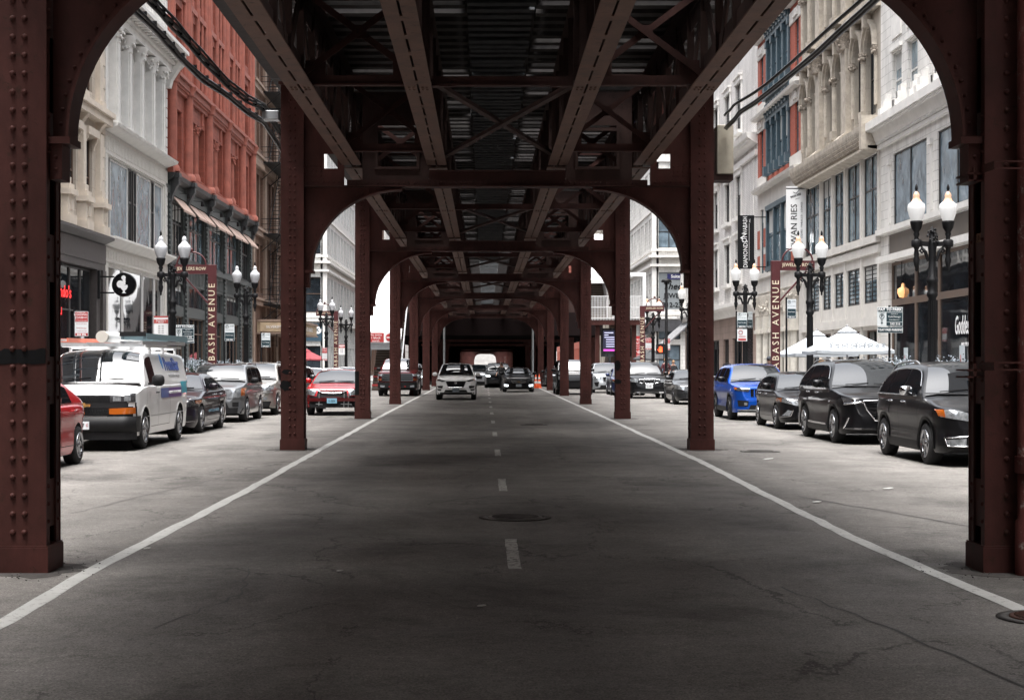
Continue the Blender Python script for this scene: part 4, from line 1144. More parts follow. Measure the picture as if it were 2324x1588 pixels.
# dark grey sedan beyond the second right column
c = mk('parked_car', 'dark grey sedan with star grille partly behind the second right column', 'car', (8.60, 63.2), 'sedan', 4.70, 1.81, 1.44, 2.84, .325, GRYBLK, fo=.80,
       hood=(.80,.98,1.35), belt=.98, roof=(2.15,3.35), rear=4.15, group=GP, clear=.16, pillars=[(1.75,2.65),(2.72,3.62)], wtop=.68, rim=DKRIM)
std_side(c, [1.45,2.68,3.5], (2.45,3.3), GRYBLK, 1.85, GRYBLK)
c.patch('headlight', LENS, [(.48,.74),(.86,.82),(.86,.64),(.54,.60)], both=True); c.patch('grille', GLOSSBLK, [(-.40,.74),(.40,.74),(.34,.50),(-.34,.50)]); c.bars('grille_bar', CHROME, None, .40, (.66,.58), .02)
c.patch('lower_intake', PLASTIC, [(.48,.48),(.80,.46),(.74,.28),(.46,.28)], both=True)
m = MB(); m.lathe([(.075,0),(.085,.01),(.075,.015)],18,(8.60,63.2+c.front_y(0,.62)-.045,.62),0,axis='y'); m.build('badge', CHROME, c.root)
# black SUV with three part grille
c = mk('parked_car', 'black crossover with a three part chrome grille facing the camera', 'car', (7.87, 74.7), 'suv', 4.90, 1.91, 1.77, 2.87, .365, BLK, fo=.95,
       hood=(.98,1.10,1.45), belt=1.10, roof=(2.3,4.3), rear=4.8, group=GP, clear=.24, pillars=[(1.85,2.8),(2.87,3.8),(3.87,4.4)], wtop=.72)
std_side(c, [1.5,2.8,3.7], (2.6,3.5), BLK, 1.9, BLK); c.rails(2.5,4.4,GREY)
c.patch('headlight', LENS, [(.52,.92),(.90,.94),(.90,.80),(.54,.78)], both=True); c.patch('grille', GLOSSBLK, [(-.26,.93),(.26,.93),(.18,.72),(-.18,.72)]); c.outline('grille_surround', CHROME, [(0,.94),(.28,.94),(.19,.71),(0,.70)], .02, both=True)
c.outline('grille_wing', CHROME, [(.32,.92),(.50,.92),(.44,.76),(.27,.74),(.32,.92)], .014, both=True); c.bars('grille_bar', CHROME, None, .25, (.87,.80), .016, taper=.04)
c.plate(.58, PLATE, 'IL 6981', w=.34, h=.17); c.bars('bumper_strip', CHROME, None, .70, (.30,), .06); c.patch('lower_intake', PLASTIC, [(-.7,.45),(.7,.45),(.65,.34),(-.65,.34)])
# silver SUV
c = mk('parked_car', 'silver crossover with twin kidney grille beyond the third right column', 'car', (7.1, 88.8), 'suv', 4.92, 2.0, 1.74, 2.97, .375, SILV, fo=.90,
       hood=(1.0,1.12,1.45), belt=1.12, roof=(2.35,4.2), rear=4.8, group=GP, clear=.22, pillars=[(1.9,2.85),(2.92,3.85)], wtop=.70, rim=DKRIM)
std_side(c, [1.5,2.85,3.8], (2.6,3.6), SILV, 1.95, SILV)
c.patch('headlight', LENS, [(.46,.90),(.92,.96),(.90,.84),(.48,.80)], both=True); c.patch('turn_signal', LIT, [(.56,.89),(.72,.92),(.72,.86),(.56,.84)], off=.02, nx=2, both=True)
c.patch('grille', GLOSSBLK, [(.03,.92),(.36,.90),(.33,.62),(.05,.60)], both=True); c.outline('grille_surround', GREY, [(.02,.94),(.38,.92),(.34,.60),(.03,.58)], .012, both=True)
c.patch('lower_intake', PLASTIC, [(-.5,.46),(.5,.46),(.55,.30),(-.55,.30)]); c.patch('side_intake', PLASTIC, [(.58,.66),(.86,.60),(.78,.40),(.64,.38)], both=True)
# navy sedan between them
c = mk('parked_car', 'navy blue sedan parked just behind the third right column', 'car', (7.57, 81.9), 'sedan', 4.7, 1.83, 1.46, 2.8, .33, NAVY, fo=.85,
       hood=(.84,.98,1.35), belt=.98, roof=(2.15,3.4), rear=4.2, group=GP, clear=.17, pillars=[(1.75,2.65),(2.72,3.62)], wtop=.70)
std_side(c, [1.45,2.68,3.5], (2.45,3.3), NAVY, 1.85, NAVY)
c.patch('headlight', LENS, [(.48,.78),(.86,.84),(.86,.68),(.52,.66)], both=True); c.patch('turn_signal', AMBER, [(.6,.80),(.84,.84),(.84,.78),(.6,.75)], off=.02, nx=3, both=True); c.patch('grille', GLOSSBLK, [(-.40,.74),(.40,.74),(.34,.42),(-.34,.42)])

# --- left row ----------------------------------------------------------------
c = mk('parked_car', 'red hatchback whose tail shows beside the left near column', 'car', (-7.56, 22.5), 'hatch', 4.12, 1.74, 1.47, 2.57, .315, RED, fo=.83,
       hood=(.80,.97,1.05), belt=.99, roof=(1.85,3.0), rear=3.98, group=GLF, clear=.19, pillars=[(1.35,2.25),(2.32,3.10)], wtop=.68, spokes=5)
std_side(c, [1.2,2.28,3.1], (2.05,2.95), RED, 1.55, RED)
for sd in (-1,1): c.side_patch('tail_lamp', REDLENS, [(3.62,.93),(4.0,.97),(4.03,.80),(3.78,.80)], sd, .012)
c.patch('headlight', LENS, [(.38,.70),(.80,.86),(.82,.70),(.40,.60)], both=True); c.patch('grille', GLOSSBLK, [(-.34,.70),(.34,.70),(.28,.40),(-.28,.40)])
# white van
c = mk('parked_van', 'white work van with black bumper and ladders on its roof rack', 'van', (-7.61, 29.6), 'van', 5.70, 2.01, 1.96, 3.43, .375, WHT, fo=.93,
       hood=(1.10,1.22,.80), belt=1.24, roof=(1.62,5.45), rear=5.66, group=GLF, clear=.28, plan=PLAN_VAN, prof=PROFV, pillars=[(1.35,2.02)], wtop=.80, wbf=.975, rim=ALLOY, spokes=8, crown=.07, arch=.075, hoodcrown=.05)
c.door_lines([1.05,2.15,3.3]); c.handles((2.0,), PLASTIC, 1.08); c.mirrors(1.28, 1.30, PLASTIC, 1.35); c.wipers(0,0); c.cowl()
van = c
c.patch('grille', PLASTIC, [(-.84,1.06),(.84,1.06),(.84,.92),(-.84,.92)], nx=12); c.patch('grille_band', PLASTIC, [(-.98,.92),(.98,.92),(.98,.82),(-.98,.82)], off=.02, nx=14); c.patch('lower_grille', PLASTIC, [(-.54,.82),(.54,.82),(.54,.67),(-.54,.67)])
MESHB = nmat('grille_mesh', (.004,.004,.004), .8)
for z0, z1 in ((.94,1.04),(.69,.80)):
    m = MB()
    for k in range(21):
        x = -.50+k*.05; m.bar((c.ox+x-.012,c.oy+c.front_y(abs(x),z0)-.03,z0),(c.ox+x+.012,c.oy+c.front_y(abs(x),z1)-.03,z1),.008,.008); m.bar((c.ox+x+.02,c.oy+c.front_y(abs(x),z0)-.03,z0),(c.ox+x-.02,c.oy+c.front_y(abs(x),z1)-.03,z1),.008,.008)
    m.build('mesh_bars', IRON, c.root)
c.patch('headlight', DKLENS, [(.52,1.08),(.97,1.10),(.97,.93),(.52,.93)], off=.025, both=True); c.patch('headlamp_bulb', LENS, [(.58,1.05),(.72,1.055),(.72,.95),(.58,.95)], off=.03, nx=3, both=True); c.patch('headlamp_bulb', LENS, [(.78,1.06),(.90,1.07),(.90,.95),(.78,.95)], off=.03, nx=3, both=True)
c.patch('turn_signal', AMBER, [(.50,.81),(.97,.83),(.97,.71),(.50,.70)], off=.025, both=True); c.patch('lamp_surround', PLASTIC, [(.47,.84),(.985,.85),(.985,.66),(.47,.66)], off=.012, both=True)
m = MB(); P = lambda x, z, d_: (c.ox+x, c.oy-.035-d_, z)
m.prism([(-.17,.855),(-.06,.855),(-.045,.885),(.06,.885),(.05,.86),(.16,.86),(.15,.895),(.17,.90)], P, 0, .02)
m = MB(); m.prism([(-.16,.845),(-.06,.845),(-.06,.82),(.05,.82),(.06,.845),(.16,.845),(.17,.895),(.07,.895),(.07,.92),(-.05,.92),(-.06,.895),(-.15,.895)], P, 0, .02); m.build('badge', nmat('gold_badge',(.55,.36,.12),.25,metal=.8), c.root)
# bumper
m = MB(); rows = []
for z, e in ((.36,.02),(.40,.08),(.50,.115),(.60,.10),(.66,.03)):
    row = []
    for k in range(21):
        x = -1.0+2.0*k/20; row.append((x, c.front_y(min(abs(x),.93),z)-e+(.12 if abs(x) > .97 else 0), z))
    rows.append(row)
m.grid(rows)
for sd in (-1,1): m.grid([[(sd*1.0, c.front_y(.93,z)-e+.12, z),(sd*1.012,.45,z),(sd*1.0,.52,z)] for z,e in ((.36,.02),(.40,.08),(.50,.115),(.60,.10),(.66,.03))])
m.build('bumper', PLASTIC, c.root, local=True)
m = MB(); m.grid([[(-1+2*k/20, c.front_y(min(abs(-1+2*k/20),.93),.52)-.03+(.1 if abs(-1+2*k/20)>.97 else 0), z) for k in range(21)] for z in (.22,.36)]); m.build('air_dam', PLASTIC, c.root, local=True)
yb_ = c.front_y(0,.5)-.135
m = MB(); m.box(-.16,.16,yb_,yb_+.03,.42,.57); o = m.build('licence_plate', PLATE, c.root, local=True); lettering('7 887', .10, INK, o, (c.ox-.02,c.oy+yb_-.003,.495), sx=.8); lettering('C', .07, SIGNRED, o, (c.ox+.125,c.oy+yb_-.003,.50))
for sd in (-1,1):
    for ax in c.axles: c.flare(ax, sd, .05, WHT)
# van side lettering (street side)
NV = nmat('van_blue_letters', (.06,.10,.30), .4); TEAL = nmat('van_teal', (.02,.30,.40), .4); PURP = nmat('van_purple', (.10,.03,.20), .4)
sx_ = lambda y, z: c.ox + max(c.ghx(y,z), 0)+.012
sl = (c.ghx(3.6,1.78)-c.ghx(3.6,1.5))/.28
lettering('PremiStar', .40, NV, c.root, (c.ox+c.ghx(3.6,1.64)+.012, c.oy+3.95, 1.64), right=(0,1,0), up=(sl,0,1), sx=.95, bold=.006, ext=.006)
lettering('PERFORMANCE  PROVEN', .10, nmat('van_grey_letters',(.35,.35,.36),.5), c.root, (c.ox+c.ghx(3.6,1.42)+.010, c.oy+3.95, 1.42), right=(0,1,0), up=(sl,0,1), ext=.004)
m = MB(); m.prism([(3.0,1.55),(2.9,1.72),(3.0,1.86),(3.1,1.72)], lambda a,b,d_: (c.ghx(a,b)+d_, a, b), .004, .014); m.build('emblem', nmat('van_emblem_blue',(.05,.22,.55),.4), c.root, local=True)
c.side_patch('stripe', PURP, [(2.35,1.16),(4.5,1.16),(4.5,.96),(2.35,.96)], 1, .006); c.side_patch('stripe', TEAL, [(4.5,1.28),(5.35,1.28),(5.35,1.02),(4.5,1.02)], 1, .007); c.side_patch('stripe', NV, [(2.35,1.16),(3.1,1.16),(3.1,.96),(2.35,.96)], 1, .009)
lettering('A COMFORT SYSTEMS COMPANY', .085, WHITE, c.root, (c.ox+c.sidex(3.6,1.06)+.014, c.oy+3.75, 1.06), right=(0,1,0), ext=.003)
c.side_patch('trim_groove', GREY, [(1.1,.62),(5.4,.62),(5.4,.64),(1.1,.64)], 1, .004)
# roof rack, ladders, tube, box
ALU = nmat('aluminium', (.62,.63,.64), .35, metal=.7, var=.15)
t = empty('roof_rack', (-7.61,29.6+3,1.97), 'white metal roof rack carrying ladders on the white van', 'roof rack'); vx, vy = c.ox, c.oy
m = MB()
for y in (2.2,3.5,4.8):
    m.bar((vx-.82,vy+y,1.98),(vx+.82,vy+y,1.98),.05,.05)
    for sd in (-1,1): m.bar((vx+sd*.80,vy+y,1.86),(vx+sd*.80,vy+y,1.98),.05,.05)
for sd in (-1,1): m.bar((vx+sd*.82,vy+1.7,2.01),(vx+sd*.82,vy+5.3,2.01),.045,.045)
m.build('rack_frame', nmat('white_rack',(.7,.7,.7),.4), t)
FIBO = nmat('orange_fibreglass', (.75,.20,.12), .45, var=.2)
def ladder(name, label, x0, x1, y0, y1, z, mat, tilt=0):
    t = empty(name, ((x0+x1)/2,y0,z), label, 'ladder', 'ladders on the van roof')
    m = MB()
    for x in (x0,x1): m.bar((x,y0,z),(x+tilt,y1,z+.03),.03,.075)
    m.build('side_rail', mat, t); m = MB(); n = int((y1-y0)/.3)
    for k in range(n): u = (k+.5)/n; m.bar((x0+tilt*u,y0+(y1-y0)*u,z+.03*u),(x1+tilt*u,y0+(y1-y0)*u,z+.03*u),.03,.03)
    m.build('rungs', ALU, t)
ladder('ladder','orange fibreglass ladder on the left of the van roof rack', vx-.92, vx-.48, vy+.75, vy+5.2, 2.12, FIBO, 0)
ladder('ladder','low aluminium ladder lying across the middle of the van roof rack', vx-.62, vx-.05, vy+.55, vy+5.6, 2.03, ALU, .35)
ladder('ladder','aluminium ladder with grey rails on the right of the van roof rack', vx+.42, vx+.84, vy+1.3, vy+5.7, 2.07, ALU, 0)
t = empty('pipe_tube', (vx+.02,vy+1,2.4), 'capped white storage tube on the van roof rack', 'tube')
m = MB(); m.lathe([(.11,0),(.11,3.0)],20,(vx+.08,vy+1.2,2.19),0,axis='y'); m.build('tube_shell', nmat('tube_white',(.72,.72,.71),.5), t); m = MB(); m.lathe([(.118,-.02),(.118,.10)],20,(vx+.08,vy+1.2,2.19),0,axis='y'); m.build('end_cap', nmat('tube_cap_beige',(.50,.47,.42),.6), t)
t = empty('tool_box', (vx+.6,vy+1.6,2.18), 'grey blue long ladder section with dark end on the van roof', 'ladder section')
m = MB(); m.box(vx+.40,vx+.92,vy+1.3,vy+1.34,2.20,2.29); m.build('end_bracket', PLASTIC, t)
m = MB(); m.box(vx+.86,vx+.93,vy+1.34,vy+5.6,2.14,2.26); m.box(vx+.42,vx+.48,vy+1.34,vy+5.6,2.14,2.26); m.build('grey_rail', nmat('greyblue_fibre',(.16,.25,.28),.5,var=.2), t)

# dark sedan
c = mk('parked_car', 'glossy dark purple black sedan parked behind the white van', 'car', (-7.68, 36.7), 'sedan', 4.88, 1.85, 1.46, 2.87, .335, paint('plum_black_paint',(.012,.008,.013),.2), fo=.82,
       hood=(.80,.99,1.45), belt=1.0, roof=(2.3,3.45), rear=4.35, group=GLF, clear=.15, pillars=[(1.85,2.75),(2.82,3.75)], wtop=.66)
std_side(c, [1.5,2.78,3.65], (2.55,3.45), CHROME, 1.95, c.mat); c.win_trim(1.8,3.85)
c.patch('headlight', DKLENS, [(.46,.72),(.88,.86),(.88,.68),(.48,.58)], both=True); c.patch('turn_signal', AMBER, [(.84,.85),(.92,.87),(.91,.72),(.85,.72)], off=.02, nx=2, both=True)
c.outline('headlamp_edge', LENS, [(.46,.71),(.66,.79),(.88,.87)], .012, both=True)
c.patch('grille', GLOSSBLK, [(-.36,.72),(.36,.72),(.30,.50),(-.30,.50)]); c.bars('grille_bar', CHROME, None, .36, (.64,.56), .018); c.bars('bumper_strip', CHROME, None, .84, (.30,), .022); c.patch('side_intake', PLASTIC, [(.48,.44),(.80,.44),(.78,.33),(.48,.33)], both=True)
# grey SUV
c = mk('parked_car', 'grey crossover with round bumper lamps behind the dark sedan', 'car', (-7.68, 44.0), 'suv', 4.60, 1.80, 1.68, 2.62, .345, GRYC, fo=.88,
       hood=(.98,1.12,1.18), belt=1.08, roof=(1.90,4.1), rear=4.5, group=GLF, clear=.24, pillars=[(1.50,2.45),(2.52,3.4),(3.48,4.1)], wtop=.76)
std_side(c, [1.3,2.5,3.35], (2.3,3.15), GRYC, 1.65, PLASTIC); c.rails(2.2,4.1,GREY)
c.patch('headlight', LENS, [(.42,.90),(.82,1.0),(.84,.72),(.46,.68)], both=True); c.patch('turn_signal', AMBER, [(.80,.97),(.87,.97),(.87,.76),(.80,.74)], off=.018, nx=2, both=True); c.patch('grille', GLOSSBLK, [(-.36,.92),(.36,.92),(.28,.74),(-.28,.74)]); c.bars('grille_bar', CHROME, None, .34, (.87,.79), .022)
c.patch('lower_bumper', PLASTIC, [(-.85,.42),(.85,.42),(.80,.26),(-.80,.26)], nx=12); c.patch('lower_intake', PLASTIC, [(-.42,.58),(.42,.58),(.50,.40),(-.50,.40)]); c.patch('fog_recess', PLASTIC, [(.58,.58),(.74,.58),(.74,.45),(.58,.45)], nx=3, both=True)
# champagne SUV
c = mk('parked_car', 'champagne coloured crossover half hidden by the second left column', 'car', (-7.65, 50.1), 'suv', 4.75, 1.87, 1.72, 2.85, .35, BEIGE, fo=.93,
       hood=(.98,1.12,1.35), belt=1.10, roof=(2.15,4.2), rear=4.65, group=GLF, clear=.24, pillars=[(1.72,2.65),(2.72,3.6),(3.68,4.25)], wtop=.76)
std_side(c, [1.45,2.68,3.55], (2.45,3.3), BEIGE, 1.85, BEIGE); c.rails(2.4,4.3,GREY)
c.patch('headlight', LENS, [(.42,.94),(.86,1.0),(.86,.82),(.46,.78)], both=True); c.patch('grille', PLASTIC, [(-.36,.92),(.36,.92),(.30,.78),(-.30,.78)]); c.bars('bumper_strip', GREY, None, .84, (.74,), .03); c.patch('lower_bumper', PLASTIC, [(-.8,.46),(.8,.46),(.74,.28),(-.74,.28)], nx=12); c.patch('fog_light', LENS, [(.56,.60),(.68,.60),(.68,.50),(.56,.50)], nx=3, both=True)
# dark SUV peeking right of the second left column
c = mk('parked_car', 'dark grey car whose side peeks out behind the second left column', 'car', (-7.50, 57.5), 'suv', 4.6, 1.84, 1.62, 2.7, .35, GRYBLK, fo=.9,
       hood=(.94,1.08,1.30), belt=1.06, roof=(2.1,4.0), rear=4.5, group=GLF, clear=.22, pillars=[(1.68,2.6),(2.67,3.5)], wtop=.72)
std_side(c, [1.4,2.6,3.5], (2.4,3.3), GRYBLK, 1.8, GRYBLK); c.patch('headlight', LENS, [(.44,.86),(.86,.94),(.86,.78),(.46,.74)], both=True); c.patch('grille', GLOSSBLK, [(-.4,.8),(.4,.8),(.34,.5),(-.34,.5)])
# white cars farther along
for (px, py_, lab, W_, H_) in ((735,893,'white hatchback behind the red damaged sedan',1.8,1.5),(748,886,'white sedan with dark roof farther behind the red damaged sedan',1.84,1.46),(790,882,'white estate car farthest along the left kerb',1.84,1.5)):
    D_ = {735:65.5,748:74,790:84}[px]; c = mk('parked_car', lab, 'car', (-7.6, D_), 'hatch', 4.4, W_, H_, 2.65, .33, WHT, fo=.87, hood=(.84,1.0,1.2), belt=1.0, roof=(2.0,3.6), rear=4.3, group=GLF, clear=.18, pillars=[(1.55,2.45),(2.52,3.5)], wtop=.72)
    std_side(c, [1.3,2.5,3.4], (2.2,3.2), WHT, 1.7, WHT); c.patch('headlight', LENS, [(.44,.76),(.82,.86),(.82,.72),(.46,.66)], both=True); c.patch('grille', PLASTIC, [(-.4,.70),(.4,.70),(.36,.56),(-.36,.56)]); c.patch('lower_intake', PLASTIC, [(-.5,.44),(.5,.44),(.46,.30),(-.46,.30)])
# red damaged sedan
c = mk('damaged_car', 'red sedan with its front bumper missing beside the left columns', 'car', (-4.88, 50.1), 'sedan', 4.55, 1.80, 1.48, 2.69, .33, RED, fo=.88,
       hood=(.86,1.0,1.30), belt=1.0, roof=(2.10,3.3), rear=4.1, group=GT, clear=.26, pillars=[(1.7,2.6),(2.67,3.55)], wtop=.68)
std_side(c, [1.4,2.65,3.45], (2.4,3.25), RED, 1.75, RED)
c.patch('headlight', LENS, [(.50,.84),(.86,.92),(.88,.68),(.56,.64)], both=True, off=.02)
c.patch('front_gap', PLASTIC, [(-.84,.62),(.84,.62),(.82,.28),(-.82,.28)], off=.012, nx=14); c.patch('grille', PLASTIC, [(-.46,.78),(.46,.78),(.50,.62),(-.50,.62)], nx=12)
c.bars('chrome_grille_bar', CHROME, None, .46, (.80,), .025, .04); c.outline('grille_vee', CHROME, [(.46,.80),(.30,.73),(0,.715)], .02, .04, both=True)
m = MB(); m.box(-.74,.74,-.05,.03,.46,.57); m.box(-.80,-.74,-.03,.10,.45,.58); m.box(.74,.80,-.03,.1,.45,.58); m.build('bare_crash_bar', DRED, c.root, local=True)
m = MB(); m.box(-.16,.16,-.085,-.055,.40,.56); o = m.build('licence_plate', PLATEB, c.root, local=True); lettering('IL 0636', .085, INK, o, (c.ox,c.oy-.088,.475), sx=.8)
m = MB()
for x in (-.42,.38,.52): m.bar((x,-.02,.28),(x+.02,-.03,.72),.03,.03); m.bar((x-.1,-.03,.38),(x+.12,-.02,.36),.02,.02)
m.build('exposed_bracket', GREY, c.root, local=True)
m = MB(); m.box(-.70,.66,-.03,.1,.26,.34); m.bar((-.75,.0,.36),(-.2,-.03,.24),.05,.06); m.build('torn_undertray', PLASTIC, c.root, local=True)
# red pickup
c = mk('pickup_truck', 'dark red pickup truck with tall black grille behind the third left column', 'truck', (-4.47, 80.3), 'pickup', 5.8, 2.06, 1.95, 3.75, .42, DRED, fo=.95,
       hood=(1.24,1.32,1.55), belt=1.30, roof=(2.3,4.1), rear=4.45, group=GT, clear=.32, plan=PLAN_VAN, prof=PROFV, pillars=[(1.95,2.9),(2.97,3.9)], wtop=.76, rim=DKRIM)
std_side(c, [1.6,2.95,4.0], (2.7,3.8), DRED, 2.05, PLASTIC)
c.patch('grille', GLOSSBLK, [(-.78,1.16),(.78,1.16),(.80,.78),(-.80,.78)], off=.03, nx=12); c.bars('grille_bar', PLASTIC, None, .78, (1.08,.98,.88), .04, .045)
c.patch('headlight', LENS, [(.74,1.14),(1.0,1.15),(1.0,1.04),(.78,1.04)], off=.035, nx=4, both=True); c.patch('turn_signal', AMBER, [(.80,.88),(1.0,.88),(1.0,.83),(.80,.83)], off=.04, nx=3, both=True)
c.patch('bumper', PLASTIC, [(-.98,.72),(.98,.72),(.98,.42),(-.98,.42)], off=.07, nx=14); c.patch('fog_light', LENS, [(.62,.56),(.84,.58),(.84,.46),(.62,.46)], off=.085, nx=3, both=True); c.patch('tow_hook', REDLENS, [(.36,.52),(.44,.52),(.44,.48),(.36,.48)], off=.085, nx=2, both=True)
# silver SUV behind
c = mk('driving_car', 'silver off roader with lit lamps between the fourth and fifth left columns', 'car', (-5.0, 104), 'suv', 4.6, 1.9, 1.7, 2.7, .36, SILV, fo=.9, hood=(1.0,1.12,1.3), belt=1.10, roof=(2.1,4.0), rear=4.5, group=GT, clear=.24, trim=True, pillars=[(1.68,2.6),(2.67,3.5)], wtop=.74)
std_side(c, [1.4,2.6,3.5], (2.4,3.3), SILV, 1.8, PLASTIC); c.patch('headlight', LIT, [(.60,.84),(.84,.86),(.84,.76),(.60,.76)], both=True)
for k in range(7): x = -.36+k*.12; c.patch('grille_slot', GLOSSBLK, [(x-.04,.92),(x+.04,.92),(x+.04,.74),(x-.04,.74)], nx=2)

# --- traffic under the railway ------------------------------------------------
c = mk('driving_car', 'white crossover with hexagon mesh grille driving in the left lane', 'car', (-1.31, 71.6), 'suv', 4.48, 1.87, 1.70, 2.67, .36, WHT, fo=.90,
       hood=(.98,1.10,1.18), belt=1.08, roof=(1.95,3.9), rear=4.4, group=GT, clear=.26, pillars=[(1.52,2.5),(2.57,3.45),(3.5,3.95)], wtop=.70)
std_side(c, [1.3,2.5,3.4], (2.3,3.2), WHT, 1.6, WHT)
c.patch('grille', GLOSSBLK, [(-.46,.87),(.46,.87),(.34,.60),(-.34,.60)], off=.02, nx=10); c.outline('grille_surround', CHROME, [(.47,.875),(.35,.59),(0,.585)], .014, .03, both=True)
m = MB()
for j in range(4):
    for k in range(9-j): x = -.40+j*.045+k*.1; m.lathe([(.028,0),(.016,-.012)],6,(c.ox+x,c.oy+c.front_y(abs(x),.82-j*.06)-.022,.82-j*.06),0,axis='y')
m.build('grille_mesh', PLASTIC, c.root)
m = MB(); m.lathe([(.05,0),(.062,.006),(.05,.012)],16,(c.ox,c.oy+c.front_y(0,.80)-.06,.80),0,axis='y'); m.bar((c.ox-.03,c.oy+c.front_y(0,.8)-.055,.775),(c.ox+.03,c.oy+c.front_y(0,.8)-.055,.825),.012,.012); m.build('badge', CHROME, c.root)
c.patch('headlight', DKLENS, [(.46,.88),(.86,1.02),(.88,.90),(.58,.84)], both=True); c.patch('turn_signal', AMBER, [(.83,.96),(.89,.97),(.89,.92),(.84,.91)], off=.02, nx=2, both=True)
c.patch('side_intake', PLASTIC, [(.58,.66),(.86,.66),(.82,.56),(.62,.54)], both=True); c.patch('side_intake', PLASTIC, [(.64,.50),(.86,.52),(.84,.45),(.70,.43)], both=True)
c.patch('lower_bumper', PLASTIC, [(-.84,.36),(.84,.36),(.80,.25),(-.80,.25)], nx=12); c.patch('lower_intake', PLASTIC, [(-.48,.47),(.48,.47),(.54,.37),(-.54,.37)]); c.plate(.46, nmat('plate_dark',(.20,.24,.28),.4), 'IL N2163', w=.31, h=.17)
# black sedan, right lane
c = mk('driving_car', 'black sedan with bright daytime lamps driving in the right lane', 'car', (2.0, 91.5), 'sedan', 4.95, 1.86, 1.47, 2.83, .335, BLK, fo=.95,
       hood=(.86,1.0,1.45), belt=1.0, roof=(2.3,3.5), rear=4.4, group=GT, clear=.17, pillars=[(1.85,2.75),(2.82,3.75)], wtop=.68)
std_side(c, [1.5,2.78,3.65], (2.55,3.45), CHROME, 1.95, BLK)
c.patch('headlight', DKLENS, [(.50,.76),(.88,.84),(.88,.70),(.54,.64)], both=True); c.patch('daytime_lamp', LIT, [(.60,.44),(.84,.46),(.82,.36),(.62,.34)], off=.02, nx=4, both=True)
c.patch('grille', GLOSSBLK, [(-.48,.70),(.48,.70),(.38,.54),(-.38,.54)]); c.bars('grille_bar', CHROME, None, .46, (.69,.62,.56), .018, taper=.03); c.plate(.40, nmat('plate_dark2',(.25,.28,.30),.4), 'IL 4412', w=.31, h=.15)
m = MB(); m.prism([(-.08,.60),(.08,.60),(.10,.635),(-.06,.635)], lambda a,b,d_: (a,c.front_y(0,.62)-.06-d_,b), 0,.01); m.build('badge', nmat('gold_badge',(.55,.36,.12),.25,metal=.8), c.root, local=True)
# dark SUV behind it
c = mk('driving_car', 'dark crossover just behind the black sedan in the right lane', 'car', (.95, 108), 'suv', 4.75, 1.9, 1.75, 2.8, .37, GRYBLK, fo=.9, hood=(1.0,1.14,1.3), belt=1.12, roof=(2.1,4.2), rear=4.65, group=GT, clear=.25, pillars=[(1.68,2.6),(2.67,3.6)], wtop=.72)
std_side(c, [1.4,2.6,3.6], (2.4,3.4), GRYBLK, 1.8, GRYBLK); c.patch('headlight', LIT, [(.55,.86),(.84,.90),(.84,.80),(.57,.77)], both=True); c.patch('grille', GLOSSBLK, [(-.44,.84),(.44,.84),(.38,.62),(-.38,.62)])
# silver sedan behind the white crossover, cars beyond
for (X_, D_, lab, mt, lit, st) in ((-.55,121,'silver crossover following the white one',SILV,1,'suv'),(.35,150,'small far car with a bright headlamp near the lane centre',GRYBLK,1,'hatch'),(1.6,165,'dark far car behind the one with the bright headlamp',BLK,0,'hatch'),(-1.4,190,'grey far car deep under the railway in the left lane',GRYC,0,'hatch'),(2.3,215,'far black car deep under the railway in the right lane',BLK,1,'hatch')):
    c = mk('driving_car', lab, 'car', (X_,D_), st, 4.5, 1.84, 1.62 if st=='suv' else 1.5, 2.65, .34, mt, fo=.88, hood=(.92,1.05,1.25), belt=1.04, roof=(2.05,3.7), rear=4.35, group=GT, clear=.2, pillars=[(1.6,2.5),(2.57,3.5)], wtop=.72)
    std_side(c, [1.4,2.6,3.4], (2.4,3.2), mt, 1.75, mt); c.patch('headlight', LIT if lit else LENS, [(.55,.80),(.84,.84),(.84,.72),(.57,.70)], both=True); c.patch('grille', GLOSSBLK, [(-.42,.74),(.42,.74),(.36,.5),(-.36,.5)])
# dark vehicles on the right, between the columns
c = mk('parked_car', 'tall black off roader between the fifth and fourth right columns', 'truck', (4.85, 84.0), 'pickup', 5.2, 2.0, 1.9, 3.0, .40, BLK, fo=.9, hood=(1.15,1.25,1.4), belt=1.22, roof=(2.0,4.6), rear=5.1, group=GP, clear=.3, plan=PLAN_VAN, prof=PROFV, pillars=[(1.7,2.7),(2.77,3.7),(3.77,4.7)], wtop=.80)
std_side(c, [1.5,2.7,3.7], (2.5,3.5), BLK, 1.9, BLK); c.patch('headlight', LENS, [(.62,1.0),(.88,1.0),(.88,.82),(.62,.82)], both=True); c.patch('grille', GLOSSBLK, [(-.55,1.06),(.55,1.06),(.55,.76),(-.55,.76)]); c.patch('bumper', PLASTIC, [(-.95,.66),(.95,.66),(.95,.42),(-.95,.42)], off=.05, nx=12)
for (X_, D_, lab) in ((5.2,112,'dark car parked behind the orange traffic cones'),(6.0,128,'black car in the shade under the station on the right')):
    c = mk('parked_car', lab, 'car', (X_,D_), 'hatch', 4.4, 1.82, 1.55, 2.65, .34, BLK, fo=.88, hood=(.88,1.02,1.25), belt=1.02, roof=(2.05,3.7), rear=4.3, group=GP, clear=.2, pillars=[(1.6,2.5),(2.57,3.5)], wtop=.72)
    std_side(c, [1.4,2.6,3.4], (2.4,3.2), BLK, 1.75, BLK); c.patch('headlight', LENS, [(.50,.78),(.84,.86),(.84,.72),(.54,.68)], both=True); c.patch('grille', GLOSSBLK, [(-.42,.74),(.42,.74),(.36,.5),(-.36,.5)])
